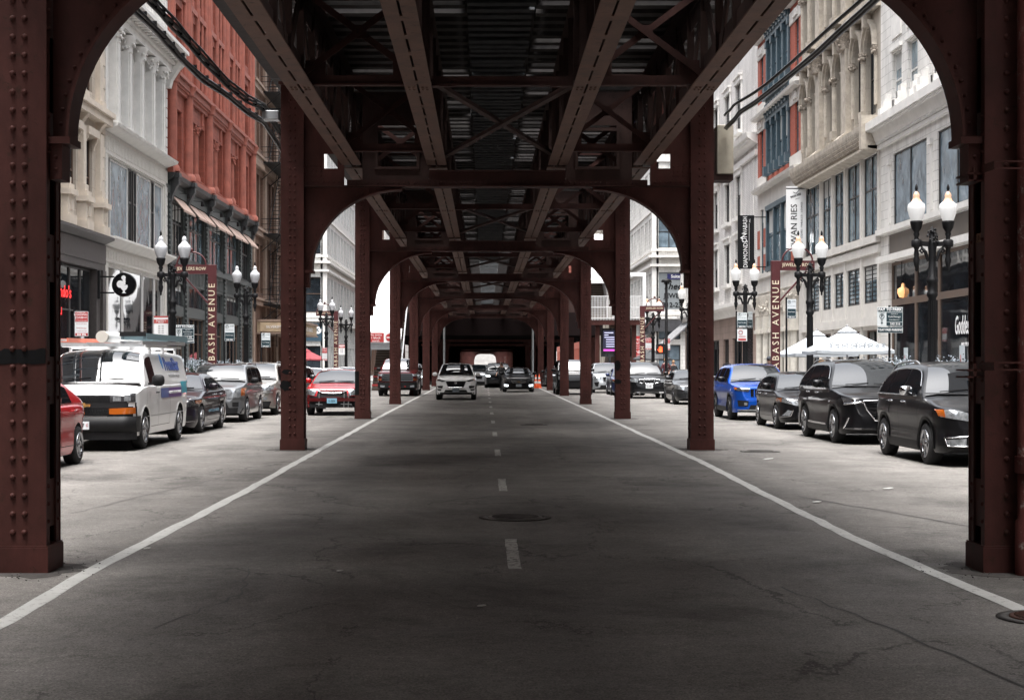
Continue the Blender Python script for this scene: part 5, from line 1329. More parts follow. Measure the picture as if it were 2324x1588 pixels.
# tiny bright cars on the rise at the end of the street
for k, (X_, D_, mt) in enumerate(((-3.5,590,WHT),(-.5,600,GRYC),(2.5,585,WHT),(5,610,SILV),(-7,620,BLK),(8.5,595,WHT))):
    t = empty('distant_car', (X_,D_,5.2+(D_-560)*.0271), ['tiny white car at the left of the bright street end','tiny grey car in the middle of the bright street end','tiny white car right of the middle at the street end','tiny silver car at the bright street end','tiny black car at the far left of the bright street end','tiny white car at the far right of the bright street end'][k], 'car', 'tiny cars at the bright end of the street')
    m = MB(); z = t.location.z
    m.prism([(0,.3),(0,.8),(1.1,.95),(1.7,1.45),(3.4,1.45),(4.1,1.0),(4.4,.95),(4.4,.3)], lambda a,b,d_: (X_+d_, D_+a, z+b), -.9, .9); m.build('body', mt, t)
    m = MB(); m.prism([(1.15,.98),(1.68,1.40),(1.72,1.41),(1.2,.98)], lambda a,b,d_: (X_+d_, D_+a-.05, z+b+.01), -.75, .75); m.build('windscreen', CARGLASS, t)
    m = MB()
    for a in (.8,3.5):
        for sd in (-1,1): m.lathe([(.32,-.1),(.32,.1)],12,(X_+sd*.8,D_+a,z+.32),0,axis='x')
    m.build('wheels', RUBBER, t)
# ---------------------------------------------------------------- buildings
PXL, PXR = -15.0, 15.2
GL_DARK = glassmat('window_glass_dark', (.022,.028,.034), .03, .35)
GL_BLUE = glassmat('window_glass_blue_reflect', (.14,.20,.235), .06, .5, 1.2)  # bluish base tint stands in for reflections in the panes
GL_SHOP = glassmat('shop_glass', (.012,.015,.018), .03, .12, .5, .35)
GL_PALE = glassmat('window_glass_curtain_reflect', (.16,.21,.25), .10, .6, 1.6)  # pale base tint stands in for curtains and for reflections
WR = random.Random(8)
class F:
    """street front: d along the street, z up, n out towards the street"""
    def __init__(s, side, plane=None):
        s.side = side; s.px = plane if plane is not None else (PXL if side < 0 else PXR); s.sn = 1 if side < 0 else -1
    def X(s, n): return s.px + s.sn*n
    def box(s, m, d0, d1, z0, z1, n0, n1, mi=0): m.box(s.X(n0), s.X(n1), d0, d1, z0, z1, mi)
    def prof(s, m, poly, d0, d1, mi=0):          # poly of (n,z) swept along the street
        m.prism(poly, lambda a,b,q: (s.X(a), q, b), d0, d1, mi)
    def face(s, m, poly, n0, n1, mi=0):           # poly of (d,z) with thickness
        m.prism(poly, lambda a,b,q: (s.X(q), a, b), n0, n1, mi)
    def grid(s, m, d0, d1, z0, z1, cols, rows, n0=-.5, n1=0, mi=0):
        cols = sorted(cols); e = d0
        for a,b in cols:
            if a > e: s.box(m, e, a, z0, z1, n0, n1, mi)
            ez = z0
            for c,q in sorted(rows):
                if c > ez: s.box(m, a, b, ez, c, n0, n1, mi)
                ez = q
            if ez < z1: s.box(m, a, b, ez, z1, n0, n1, mi)
            e = b
        if e < d1: s.box(m, e, d1, z0, z1, n0, n1, mi)
    def window(s, root, d0, d1, z0, z1, fm, gm, n=-.14, vm=0, hm=(.5,), fw=.06, name='window', blind=None):
        m = MB()
        s.box(m,d0,d0+fw,z0,z1,n-.06,n+.03); s.box(m,d1-fw,d1,z0,z1,n-.06,n+.03); s.box(m,d0+fw,d1-fw,z0,z0+fw,n-.06,n+.03); s.box(m,d0+fw,d1-fw,z1-fw,z1,n-.06,n+.03)
        for k in range(vm): c = d0+(d1-d0)*(k+1)/(vm+1); s.box(m,c-fw*.5,c+fw*.5,z0+fw,z1-fw,n-.05,n+.028)
        for h in hm: c = z0+(z1-z0)*h; s.box(m,d0+fw,d1-fw,c-fw*.5,c+fw*.5,n-.045,n+.024)
        o = m.build(name, fm, root, fix=False)
        m = MB(); s.box(m,d0+fw*.5,d1-fw*.5,z0+fw*.5,z1-fw*.5,n-.03,n-.012); m.build('pane', gm, o, fix=False)
        if blind is None and gm is not GL_SHOP and WR.random() < .3: blind = WR.uniform(.15,.55)
        if blind:
            m = MB(); h = z1-(z1-z0)*blind; s.box(m,d0+fw,d1-fw,h,z1-fw,n-.011,n-.006); m.build('blind', MATS['blind_cloth'], o, fix=False)
        return o
nmat('blind_cloth', (.42,.43,.42), .8, var=.15)
def cyl(f, m, d, z0, z1, r, n=.12, mi=0, k=12, taper=.0): m.lathe([(r,z0),(r*(1-taper),z1)], k, (f.X(n), d, 0), mi)
def bracket(f, m, d, z, w, h, dep, mi=0):
    f.prof(m, [(0,z),(dep,z),(dep,z-h*.25),(dep*.75,z-h*.4),(dep*.4,z-h*.75),(dep*.3,z-h),(0,z-h)], d-w/2, d+w/2, mi)
def capital(f, m, d, z, r, h, n, mi=0, seed=0):
    rr = random.Random(seed)
    m.lathe([(r*1.0,z),(r*1.15,z+.05),(r*1.05,z+.1),(r*1.5,z+h*.8),(r*1.75,z+h),(r*1.75,z+h+.08)], 10, (f.X(n), d, 0), mi)
    for k in range(26):
        a = rr.uniform(0,2*PI); t = rr.uniform(.15,.95); q = r*(1.1+.55*t)
        p = Vector((f.X(n)+math.cos(a)*q, d+math.sin(a)*q, z+.08+h*.85*t)); m.rivet(p, Vector((math.cos(a),math.sin(a),.35)).normalized(), rr.uniform(.05,.09), 5, mi)

FL, FR = F(-1), F(1)
CREAMW = wallmat('cream_stone', (.50,.44,.37), (.30,.26,.22), 1.4, .7, .7, .1, .006, .3)
WHITEI = nmat('white_painted_iron', (.60,.585,.555), .55, var=.14, vscale=2.5, bump=.25, bscale=9)
ORN = nmat('white_ornament', (.60,.575,.53), .6, var=.25, vscale=22, bump=1.0, bscale=26)
DKIRON = nmat('dark_shopfront', (.055,.047,.045), .45, var=.3, vscale=6)
DKORN = nmat('dark_ornament', (.07,.058,.055), .5, var=.5, vscale=25, bump=1.0, bscale=26)
REDTC = wallmat('red_terracotta', (.26,.068,.044), (.17,.05,.038), .6, .22, .7, .22, .008, .35)
REDPL = nmat('red_terracotta_plain', (.28,.083,.056), .7, var=.3, vscale=2)
GRNIRON = nmat('green_grey_iron', (.058,.066,.064), .55, var=.35, vscale=4, bump=.3, bscale=14)
GRNDK = nmat('dark_iron_bracket', (.022,.023,.024), .5, var=.3)
BROWNB = wallmat('brown_brick', (.15,.085,.060), (.12,.08,.06), .25, .08, .8, .3, .01, .35)
BROWNS = nmat('brown_stone_trim', (.26,.185,.14), .75, var=.25)
WHTC = wallmat('white_terracotta', (.68,.665,.635), (.33,.32,.30), .62, .34, .45, .06, .010, .34)
WHTP = nmat('white_terracotta_trim', (.68,.665,.635), .5, var=.14, vscale=2)
WHTGRID = wallmat('white_glazed_tile', (.58,.57,.545), (.34,.37,.40), .28, .20, .4, .08, .014, .25)
WBRICK = wallmat('white_brick', (.64,.62,.60), (.34,.33,.32), .30, .10, .6, .1, .010, .34)
TANST = wallmat('tan_limestone', (.40,.36,.305), (.28,.25,.21), 1.6, .9, .75, .14, .006, .45)
TANPL = nmat('tan_stone_trim', (.42,.375,.315), .75, var=.35, vscale=3)
TANORN = nmat('tan_carving', (.33,.285,.235), .8, var=.5, vscale=16, bump=.8, bscale=20)
GREYST = nmat('smooth_grey_limestone', (.58,.56,.525), .7, var=.14, vscale=1.5)
RBRICK = wallmat('red_brick_bands', (.34,.075,.045), (.30,.13,.10), .25, .08, .75, .22, .010, .2)
BLUIRON = nmat('blue_grey_iron', (.045,.075,.095), .45, var=.2, vscale=4)
PINKST = wallmat('pinkish_stone', (.30,.225,.19), (.17,.13,.11), .75, .4, .75, .12, .010, .3)
BRASS = nmat('brown_mullion', (.15,.105,.08), .45, metal=.3, var=.2)
SASHB = nmat('dark_sash', (.03,.027,.026), .45)
SASHW = nmat('white_sash', (.62,.61,.59), .5)
SASHBR = nmat('brown_sash', (.10,.06,.04), .5)
def core(root, f, d0, d1, h, mat=None, back=18, n=-.5):
    m = MB(); f.box(m, d0+.02, d1-.02, 0, h, -back, n); o = m.build('core_wall', mat or SASHB, root, fix=False); return o

# ===== left A: cream building over a dark restaurant front
f = FL; D0, D1 = 42, 61.6
r = empty('cream_building', (PXL,58,0), 'cream stone building with dark restaurant shopfront at the left near column', 'building')
core(r, f, D0, D1, 30)
m = MB()
cols = [(a, a+1.35) for a in (46.5,48.9,51.3,53.7,56.1,58.5)]
f.box(m, D0, 46, 6.55, 30, -.5, 0)
f.grid(m, 46, D1, 6.55, 30, cols, [(7.3,10.2),(12.0,15.0),(16.6,19.5),(21,24)], -.5, 0)
m.build('wall', CREAMW, r, fix=False)
for a,b in cols:
    for z0,z1 in ((7.3,10.2),(12,15),(16.6,19.5)): f.window(r,a,b,z0,z1,SASHBR,GL_DARK)
m = MB()
for d in (47.4-1.1, 48.4, 50.8, 53.2, 55.6, 58.05, 60.6):
    f.box(m,d-.55,d+.40,6.62,6.95,0,.42); f.box(m,d-.48,d+.33,6.95,7.65,0,.34); f.box(m,d-.58,d+.43,7.65,7.85,0,.46); f.box(m,d-.2,d+.06,7.12,7.48,.34,.37)
    f.box(m,d-.42,d+.27,7.85,8.05,0,.36); f.box(m,d-.34,d+.19,8.05,8.3,0,.27); f.box(m,d-.28,d+.13,8.3,10.5,0,.20); bracket(f,m,d-.08,11.0,.34,.5,.34)
    f.box(m,d-.3,d+.15,11.75,15.4,0,.2); f.box(m,d-.38,d+.23,11.45,11.75,0,.3)
f.box(m,D0,D1,10.95,11.25,0,.38); f.box(m,D0,D1,11.25,11.45,0,.5); f.box(m,D0,D1,15.6,16.1,0,.5)
for a,b in cols: f.box(m,a-.12,b+.12,10.25,10.55,0,.26); bracket(f,m,a-.02,10.25,.16,.45,.2); bracket(f,m,b+.02,10.25,.16,.45,.2)
k = 0; z = 6.6
while z < 20: f.box(m,D1-.5,D1-.02,z,z+.42,0,.08 if k%2 else .05); z += .45; k += 1
m.build('pilasters', nmat('cream_trim',(.55,.48,.40),.7,var=.18,vscale=2), r, fix=False)
m = MB(); f.box(m,D0,D1,0,6.5,-.5,-.45); f.box(m,D0,D1,5.55,6.3,-.45,.10,1); f.prof(m,[(0,6.3),(.45,6.5),(.45,6.6),(0,6.6)],D0,D1-.02,0); f.box(m,D0,D1,5.3,5.55,-.45,.06)
f.box(m,D1-.55,D1-.02,0,5.3,-.45,.12); f.box(m,D0,D1-.6,0,.9,-.45,-.1); f.box(m,60.4,61.0,0,5.3,-.45,.03); m.build('shopfront', [DKIRON,DKORN], r, fix=False)
for k in range(9):
    d = 60.2-k*1.5; f.window(r,d-1.45,d,1.0,5.25,SASHB,GL_SHOP,-.2,hm=(.62,),name='shop_window')
NEON = nmat('red_neon', (.9,.02,.02), .4, emit=(1,.03,.03), es=.5)
s_ = empty('neon_sign', (f.X(-.1),55.6,4.2), 'red neon lettering in the dark restaurant window', 'neon sign')
lettering("Nando's", .62, NEON, s_, (f.X(-.14),56.1,4.25), right=(0,1,0), sx=1.2); lettering('PERi', .42, NEON, s_, (f.X(-.14),55.6,3.55), right=(0,1,0), sx=1.2)

# ===== left B: white iron front
D0, D1 = 61.6, 73.7
r = empty('white_iron_building', (PXL,67,0), 'white building with ornate frieze, tall pilasters and wide shop windows', 'building')
core(r, f, D0, D1, 32)
m = MB()
f.grid(m, D0, D1, 0, 11.0, [(62.3,73.1)], [(.5,5.64),(6.75,9.95)], -.5, 0, 0)
cols = [(63.0,64.4),(65.3,66.7),(67.6,69.0),(69.9,71.3),(72.0,73.0)]
f.grid(m, D0, D1, 11.0, 32, cols, [(11.4,15.0),(17.2,21.0),(22.5,26)], -.5, 0, 0)
for d in (62.75,64.85,67.15,69.45,71.65):
    f.box(m,d-.26,d+.26,11.35,14.55,0,.30); f.box(m,d-.17,d+.17,11.35,14.5,.30,.36); f.box(m,d-.34,d+.34,11.15,11.38,0,.4); f.box(m,d-.26,d+.26,16.7,21,0,.26); f.box(m,d-.1,d+.1,16.7,21,.26,.32)
    capital(f,m,d,14.5,.24,.62,.16,0,int(d*3))
f.box(m,D0,D1,15.28,15.6,0,.42); f.box(m,D0,D1,15.6,15.75,0,.55); f.box(m,D0,D1,15.98,16.14,0,.95); f.box(m,D0,D1,16.14,16.3,0,1.1)
d = D0+.2
while d < D1-.2: f.box(m,d,d+.28,15.75,15.98,0,.85); d += .56
bracket(f,m,D1-.3,16.0,.5,1.4,.9); z = 6.8
while z < 22: f.box(m,D1-.32,D1-.01,z,z+.40,0,.07); z += .46
f.box(m,61.62,61.98,11.2,22,0,.1)
m.build('wall', WHITEI, r, fix=False)
m = MB(); f.box(m,D0+.05,D1-.05,5.72,6.3,0,.07); f.box(m,D0+.05,D1-.05,10.0,10.85,0,.07)
f.box(m,61.75,62.2,.5,5.7,0,.05); f.box(m,73.2,73.65,.5,5.7,0,.05); f.box(m,61.75,62.2,6.8,10,0,.05); f.box(m,73.2,73.65,6.8,10,0,.05)
d = D0+.2
while d < D1-.2: f.box(m,d,d+.16,5.85,6.2,.07,.10); f.box(m,d,d+.16,10.15,10.7,.07,.10); d += .27
m.build('frieze', ORN, r, fix=False)
m = MB()
f.prof(m,[(0,6.3),(.5,6.62),(.5,6.7),(0,6.7)],D0,D1); f.prof(m,[(0,10.86),(.55,11.05),(.6,11.16),(0,11.16)],D0,D1)
m.build('cornice', WHITEI, r, fix=False)
for a,b,vm in ((62.3,65.2,0),(65.3,69.0,0),(69.1,71.5,0),(71.6,73.1,0)): f.window(r,a,b,.5,5.64,SASHW,GL_SHOP,-.12,hm=(),fw=.10,name='shop_window')
for a,b,g in ((62.3,62.85,GL_DARK),(62.95,66.1,GL_PALE),(66.2,66.8,GL_DARK),(67.1,67.7,GL_DARK),(67.8,70.6,GL_PALE),(70.7,71.3,GL_DARK),(71.4,73.1,GL_PALE)): f.window(r,a,b,6.78,9.92,SASHB if g is GL_DARK else SASHW,g,-.10,hm=(.55,) if g is GL_DARK else (),fw=.07)
for a,b in cols:
    for z0,z1 in ((11.4,15),(17.2,21)): f.window(r,a,b,z0,z1,SASHW,GL_PALE)
# paper window poster, round lamps inside
# round rooster sign
s_ = empty('round_sign', (f.X(.9),60.9,4.7), 'round black hanging sign with a white rooster emblem', 'sign')
m = MB(); xs, ds, zs = f.X(1.05), 60.6, 4.72
m.lathe([(.45,-.09),(.47,-.07),(.47,.07),(.45,.09)],36,(xs,ds,zs),0,axis='y'); m.build('disc', GLOSSBLK, s_)
m = MB(); f.box(m,ds-.03,ds+.03,zs+.28,zs+.34,0,.66); f.box(m,ds-.03,ds+.03,zs-.34,zs-.28,0,.66); f.box(m,ds-.08,ds+.08,zs-.55,zs+.55,.0,.12); m.build('arm', IRON, s_)
m = MB(); WE = lambda a,b,d_: (xs+a, ds-.092-d_, zs+b)
def circ(cx,cz,r_,n=18,a0=0,a1=2*PI): return [(cx+r_*math.cos(a0+(a1-a0)*k/n), cz+r_*math.sin(a0+(a1-a0)*k/n)) for k in range(n)]
m.prism(circ(-.13,.02,.145), WE, 0, .004); m.prism(circ(-.01,.27,.085), WE, 0, .0045); m.prism([(-.045,.2),(.045,.22),(.075,.17),(.05,.15),(.08,.11),(.05,.08),(.075,.03),(.05,.0),(-.02,-.02)], WE, 0, .005)
m.prism([(-.12,-.02),(.14,-.01),(.155,-.08),(.11,-.17),(.04,-.23),(.04,-.28),(.09,-.33),(-.08,-.33),(-.03,-.28),(-.03,-.23),(-.10,-.16),(-.13,-.08)], WE, 0, .0055)
m.build('emblem', WHITE, s_)

# ===== left C: red terracotta over green grey iron
D0, D1 = 73.7, 100.6
r = empty('red_terracotta_building', (PXL,87,0), 'red terracotta building with round pilasters above a dark iron base', 'building')
core(r, f, D0, D1, 36)
piers = [74.4,78.5,84.3,90.1,95.9,100.1]
cols = []
for a,b in zip(piers,piers[1:]):
    if b-a < 5 : cols.append((a+1.0,b-.9)) if b-a > 4.15 else cols.append((a+1.1,b-1.0))
    else: w_ = (b-a-1.5)/2; cols += [(a+.6,a+.6+w_),(b-.6-w_,b-.6)]
m = MB(); f.grid(m, D0, D1, 10.9, 36, cols, [(11.3,14.1),(15.9,19.2),(20.4,23.6),(24.8,28)], -.6, 0); m.build('wall', REDTC, r, fix=False)
m = MB()
for p in piers:
    cyl(f,m,p,10.9,15.0,.27,.12); m.lathe([(.27,15.0),(.36,15.06),(.30,15.15),(.42,15.4),(.45,15.5)],12,(f.X(.12),p,0)); m.lathe([(.40,10.8),(.40,11.0),(.30,11.15)],12,(f.X(.12),p,0)); cyl(f,m,p,15.8,34,.24,.08)
    for q in (-.42,.42): cyl(f,m,p+q,15.8,34,.12,.04)
for a,b in zip(piers,piers[1:]):
    c = (a+b)/2
    if b-a > 5:
        cyl(f,m,c,11.5,13.4,.17,-.05); capital(f,m,c,13.35,.15,.5,-.05,0,int(c)); m.lathe([(.28,11.1),(.28,11.3),(.2,11.5)],10,(f.X(-.05),c,0)); cyl(f,m,c,15.9,34,.16,.04)
        for q in (-1.45,1.45): cyl(f,m,c+q,14.2,34,.09,.03)
f.box(m,D0,D1,15.2,15.5,0,.30); f.box(m,D0,D1,15.5,15.68,0,.42); f.box(m,D0,D1,10.7,10.95,0,.34); f.box(m,D0,D1,14.9,15.2,0,.16)
for z in (19.6,24.0): f.box(m,D0,D1,z,z+.28,0,.12)
d = D0+.3
while d < D1: f.box(m,d,d+.16,15.06,15.2,.16,.26); f.box(m,d,d+.12,11.0,11.12,0,.2); d += .32
m.build('pilasters', REDPL, r, fix=False)
for a,b in cols:
    for z0,z1 in ((11.3,14.1),(15.9,19.2),(20.4,23.6)): f.window(r,a,b,z0,z1,SASHBR,GL_DARK,-.32)
m = MB()
cc = [(p+.45,q-.45) for p,q in zip(piers,piers[1:])]
f.grid(m, D0, D1, 0, 10.7, cc, [(.4,4.0),(4.5,5.6),(6.9,9.5)], -.6, 0)
for p in piers:
    f.box(m,p-.22,p+.22,0,10.4,0,.12); z = .3
    while z < 9.6:
        for q in (-.26,.26): m.rivet((f.X(.05),p+q,z),(1,0,0),.08,5)
        z += .24
f.box(m,D0,D1,9.75,10.1,0,.1); f.box(m,D0,D1,6.5,6.75,0,.22)
for a,b in cc:
    k = a
    while k < b-.2: f.box(m,k,k+.24,5.75,6.35,0,.035); k += .42
m.build('iron_base', GRNIRON, r, fix=False)
m = MB(); f.prof(m,[(0,10.35),(.35,10.5),(.4,10.7),(0,10.7)],D0,D1)
for p in piers: bracket(f,m,p,10.5,.42,1.15,.5); f.box(m,p-.3,p+.3,10.5,10.72,0,.55)
m.build('bracket_cornice', GRNDK, r, fix=False)
for a,b in cc:
    f.window(r,a,b,.4,4.0,SASHBR,GL_SHOP,-.14,vm=3,hm=(.78,)); f.window(r,a,b,4.5,5.6,SASHB,GL_DARK,-.14,vm=3,hm=()); f.window(r,a,b,6.9,9.5,SASHB,GL_DARK if b-a<4 else GL_BLUE,-.14,vm=3,hm=(.62,),fw=.09)
AWN = nmat('pink_beige_awning', (.36,.255,.21), .8, var=.12)
k = 0
for a,b in cc:
    w_ = (b-a); parts = [(a+.1,b-.1)] if w_ < 4 else [(a+.05,(a+b)/2-.12),((a+b)/2+.12,b-.05)]
    for p,q in parts:
        t = empty('awning', (f.X(.5),(p+q)/2,9.2), '%s beige awning from the near end above the green iron shopfront' % ORD[k].replace('nearest','first'), 'awning', 'beige awnings on the iron base'); k += 1
        m = MB(); f.prof(m,[(.02,9.75),(.62,9.05),(.62,8.95),(.59,8.95),(.59,9.04),(.02,9.7)],p,q); m.build('cloth', AWN, t)
        m = MB()
        for e in (p,q): m.bar((f.X(.02),e,9.0),(f.X(.61),e,9.04),.025,.025)
        c = (p+q)/2; m.bar((f.X(.0),c,10.0),(f.X(.55),c,9.95),.03,.03); m.lathe([(.02,9.7),(.09,9.72),(.07,9.95)],8,(f.X(.55),c,0)); m.build('frame_and_lamp', IRON, t)

# ===== left D: brown brick with fire escape
D0, D1 = 100.6, 119
r = empty('brown_brick_building', (PXL,110,0), 'tall brown brick building behind the black fire escape', 'building')
core(r, f, D0, D1, 44)
cols = []
for a in (101.3,106.9,112.5): cols += [(a,a+1.25),(a+1.65,a+2.9),(a+3.3,a+4.55)]
m = MB(); f.grid(m,D0,D1,0,44,[c for c in cols],[(.4,3.6),(6.4,9.6),(10.9,14.2),(16.0,19.2),(20.6,23.8),(25,28.4),(29.8,33)],-.5,0); m.build('wall', BROWNB, r, fix=False)
m = MB()
for z in (5.5,10.1,14.9,19.6,24.3,29): f.box(m,D0,D1,z,z+.35,0,.22); f.box(m,D0,D1,z+.35,z+.5,0,.34)
for a in (101.0,106.4,112.0,117.6): f.box(m,a-.35,a+.35,0,44,0,.16)
d = D0+.2
while d < D1: f.box(m,d,d+.25,14.55,14.9,0,.3); d += .5
m.build('stone_bands', BROWNS, r, fix=False)
for a,b in cols:
    for z0,z1 in ((6.4,9.6),(10.9,14.2),(16.0,19.2),(20.6,23.8),(25,28.4)): f.window(r,a,b,z0,z1,SASHBR,GL_DARK,-.2)
for a,b in cols: f.window(r,a,b,.4,3.6,nmat('orange_wood_sash',(.20,.10,.04),.5),GL_SHOP,-.2,hm=(.8,))
t = empty('hotel_canopy', (f.X(1.2),110,4.4), 'beige lit hotel canopy with white lettering below the fire escape', 'canopy')
m = MB(); f.box(m,103.2,117.5,3.75,4.45,0,2.4,0); f.box(m,103.1,117.6,4.45,4.6,0,2.5,1); f.box(m,103.1,117.6,3.66,3.75,0,2.5,1); m.build('canopy_box', [nmat('canopy_tan',(.45,.34,.22),.6,var=.2),BROWNS], t)
lettering('THE SILVERSMITH HOTEL & SUITES', .42, WHITE, t, (f.X(2.41),109.5,4.1), right=(0,1,0), sx=1.6)
m = MB(); m.box(f.X(0.2),f.X(2.4),103.1,103.19,3.8,4.4); m.build('front_panel', nmat('canopy_tan',(.4,.3,.2),.6), t); lettering('SILVERSMITH', .24, WHITE, t, (f.X(1.3),103.08,4.1))
t = empty('fire_escape', (f.X(.6),108,6), 'black iron fire escape zigzagging up the brown brick wall', 'fire escape')
for i, z in enumerate((5.6,10.3,15.1,19.8,24.5)):
    m = MB(); f.box(m,104.6,113.4,z,z+.06,.05,1.35)
    for k in range(10): m.bar((f.X(1.33),104.7+k*.95,z),(f.X(1.33),104.7+k*.95,z+1.05),.035,.035)
    for q in (.35,.7,1.05): m.bar((f.X(1.33),104.6,z+q),(f.X(1.33),113.4,z+q),.035,.035); m.bar((f.X(.05),104.6,z+q),(f.X(1.33),104.6,z+q),.035,.035); m.bar((f.X(.05),113.4,z+q),(f.X(1.33),113.4,z+q),.035,.035)
    for e in (105,109,113): m.bar((f.X(.05),e,z-1.1),(f.X(1.3),e,z),.05,.05)
    m.build('platform', IRON, t, fix=False)
    m = MB(); a, b = (106,111.5)
    for xx in (.35,1.0): m.bar((f.X(xx),a,z+.05),(f.X(xx),b,z+4.7),.04,.14); m.bar((f.X(xx),a,z+.95),(f.X(xx),b,z+5.6),.03,.03)
    for k in range(16): u = (k+.5)/16; m.bar((f.X(.35),a+(b-a)*u,z+.05+4.65*u),(f.X(1.0),a+(b-a)*u,z+.05+4.65*u),.16,.03)
    m.build('flight', IRON, t, fix=False)
m = MB()
for xx in (.2,.65): m.bar((f.X(xx+.5),104.4,2.8),(f.X(xx+.5),104.4,10),.04,.04)
for k in range(22): m.bar((f.X(.7),104.4,2.9+k*.32),(f.X(1.15),104.4,2.9+k*.32),.025,.025)
m.build('drop_ladder', IRON, t)

# ===== left E: white corner shop building
def corner_white(side, D0, D1, plane, label, mat, zc, name, sash, shop=True):
    f = F(side, plane); r = empty(name, (plane, D0, 0), label, 'building')
    s_ = -side
    m = MB(); f.box(m, D0+.5, D1, 0, 38, -16, -.5); m.build('core_wall', SASHB, r, fix=False)
    cols = []; a = D0+1.2
    while a+2.6 < D1-.5: cols += [(a,a+1.1),(a+1.35,a+2.45)]; a += 3.6
    rows = [(.5,3.4),(3.9,5.4),(6.6,10.0),(12.2,15.0),(16.4,19.4),(20.8,23.6),(25,27.8)]
    m = MB(); f.grid(m,D0,D1,0,38,cols,rows,-.5,0)
    # south face, looking at the camera
    xc = lambda n: f.X(-n)
    e = 0; sc = [(.45,2.5),(3.3,5.4),(6.2,8.3),(9.1,11.2)]
    for a_,b_ in sc:
        m.box(xc(e),xc(a_),D0,D0+.5,0,38)
        ez = 0
        for c,q in rows:
            if c > ez: m.box(xc(a_),xc(b_),D0,D0+.5,ez,c)
            ez = q
        m.box(xc(a_),xc(b_),D0,D0+.5,ez,38); e = b_
    m.box(xc(e),xc(16),D0,D0+.5,0,38)
    m.build('wall', mat, r, fix=False)
    for a_,b_ in cols:
        for z0,z1 in rows: f.window(r,a_,b_,z0,z1,sash,GL_BLUE,-.15)
    for a_,b_ in sc:
        for j,(z0,z1) in enumerate(rows):
            x0,x1 = sorted((xc(a_),xc(b_))); m = MB(); y = D0+.3; w_=.07
            m.box(x0,x0+w_,y-.05,y+.05,z0,z1); m.box(x1-w_,x1,y-.05,y+.05,z0,z1); m.box(x0+w_,x1-w_,y-.05,y+.05,z0,z0+w_); m.box(x0+w_,x1-w_,y-.05,y+.05,z1-w_,z1); m.box(x0+w_,x1-w_,y-.04,y+.04,z0+(z1-z0)*.52,z0+(z1-z0)*.52+.07)
            if zc: m.box((x0+x1)/2-.04,(x0+x1)/2+.04,y-.045,y+.045,z0+w_,z1-w_)
            o = m.build('window', sash, r, fix=False); m = MB(); m.box(x0+.03,x1-.03,y+.0,y+.03,z0+.03,z1-.03); m.build('pane', GL_DARK if not zc else GL_PALE, o, fix=False)
    m = MB()
    for z,e_ in ((5.75,.25),(6.1,.12),(10.5,.30),(11.3,.45),(11.9,.18),(15.5,.12),(20,.12)):
        f.box(m,D0-.0,D1,z,z+.22,0,e_); m.box(xc(-e_),xc(16),D0-e_,D0-.001,z,z+.22)
    for a_ in (0,):
        f.box(m,D0,D0+.4,0,38,0,.1); m.box(xc(-.1),xc(.3),D0-.1,D0-.001,0,38)
    m.build('mouldings', WHTP, r, fix=False)
    m = MB(); m.box(xc(.5),xc(16),D0-.06,D0-.001,10.75,11.25); f.box(m,D0,D1,10.75,11.25,0,.06); m.build('frieze', ORN, r, fix=False)
    return r, f
r, f2 = corner_white(-1, 150, 186, -15.2, 'white tiled corner building with a blue convenience shop sign', WHTGRID, 0, 'white_corner_building', SASHBR)
SHB = nmat('shop_sign_blue', (.03,.06,.085), .4)
s_ = empty('shop_sign', (-16.6,149.9,4.9), 'dark blue shop sign reading CIRCLE K on the white corner building', 'sign')
m = MB(); m.box(-17.9,-15.6,149.85,149.96,3.85,5.55); m.build('sign_board', SHB, s_)
lettering('CIRCLE', .52, WHITE, s_, (-16.95,149.83,4.9), bold=.012, sx=.9)
m = MB(); m.lathe([(.36,0),(.36,.02)],20,(-15.98,149.83,4.9),0,axis='y'); m.build('disc', WHITE, s_); lettering('K', .5, SHB, s_, (-15.98,149.82,4.9), bold=.015)

# ===== unseen neighbours beside the camera, kept dark to cut bounced light
for sd_, d1_, lab in ((-1,41.9,'dark brown brick building left of the camera, before the cream one'),(1,33.9,'dark brown brick building right of the camera, before the white one')):
    f = F(sd_); r = empty('dark_brick_building', (f.px,0,0), lab, 'building'); core(r,f,-75,d1_,32,GRNDK)
    m = MB(); f.grid(m,-75,d1_,0,32,[(a,a+2) for a in range(-73,int(d1_)-3,4)],[(.6,4.5),(6,8.5),(10,12.5),(14,16.5),(18,20.5),(22,24.5)],-.5,0); m.build('wall', nmat('dark_brick',(.13,.095,.08),.8,var=.3), r, fix=False)
# ===== far blocks
def far_block(side, D0, D1, h, mat, label, plane):
    f = F(side, plane); r = empty('far_building', (plane,D0,0), label, 'building'); core(r,f,D0,D1,h)
    cols = []; a = D0+1
    while a+2 < D1: cols.append((a,a+1.8)); a += 3.2
    rows = [(.6,4.2)]; z = 6
    while z+2.4 < h-1: rows.append((z,z+2.2)); z += 3.6
    m = MB(); f.grid(m,D0,D1,0,h,cols,rows,-.4,0); m.box(f.X(0),f.X(-14),D0-.3,D0,0,h); m.build('wall', mat, r, fix=False)
    m = MB()
    for a,b in cols:
        for z0,z1 in rows: f.box(m,a,b,z0,z1,-.34,-.3)
    m.build('windows', GL_DARK, r, fix=False)
far_block(-1,186.3,235,34,BROWNB,'brown building beyond the white corner building on the left',-15.1)
far_block(-1,240,330,30,WHTC,'pale building far down the left side of the street',-15.1)
far_block(1,186.3,240,36,TANST,'tan building beyond the white corner building on the right',15.3)
far_block(1,246,330,30,RBRICK,'red brick building far down the right side of the street',15.3)

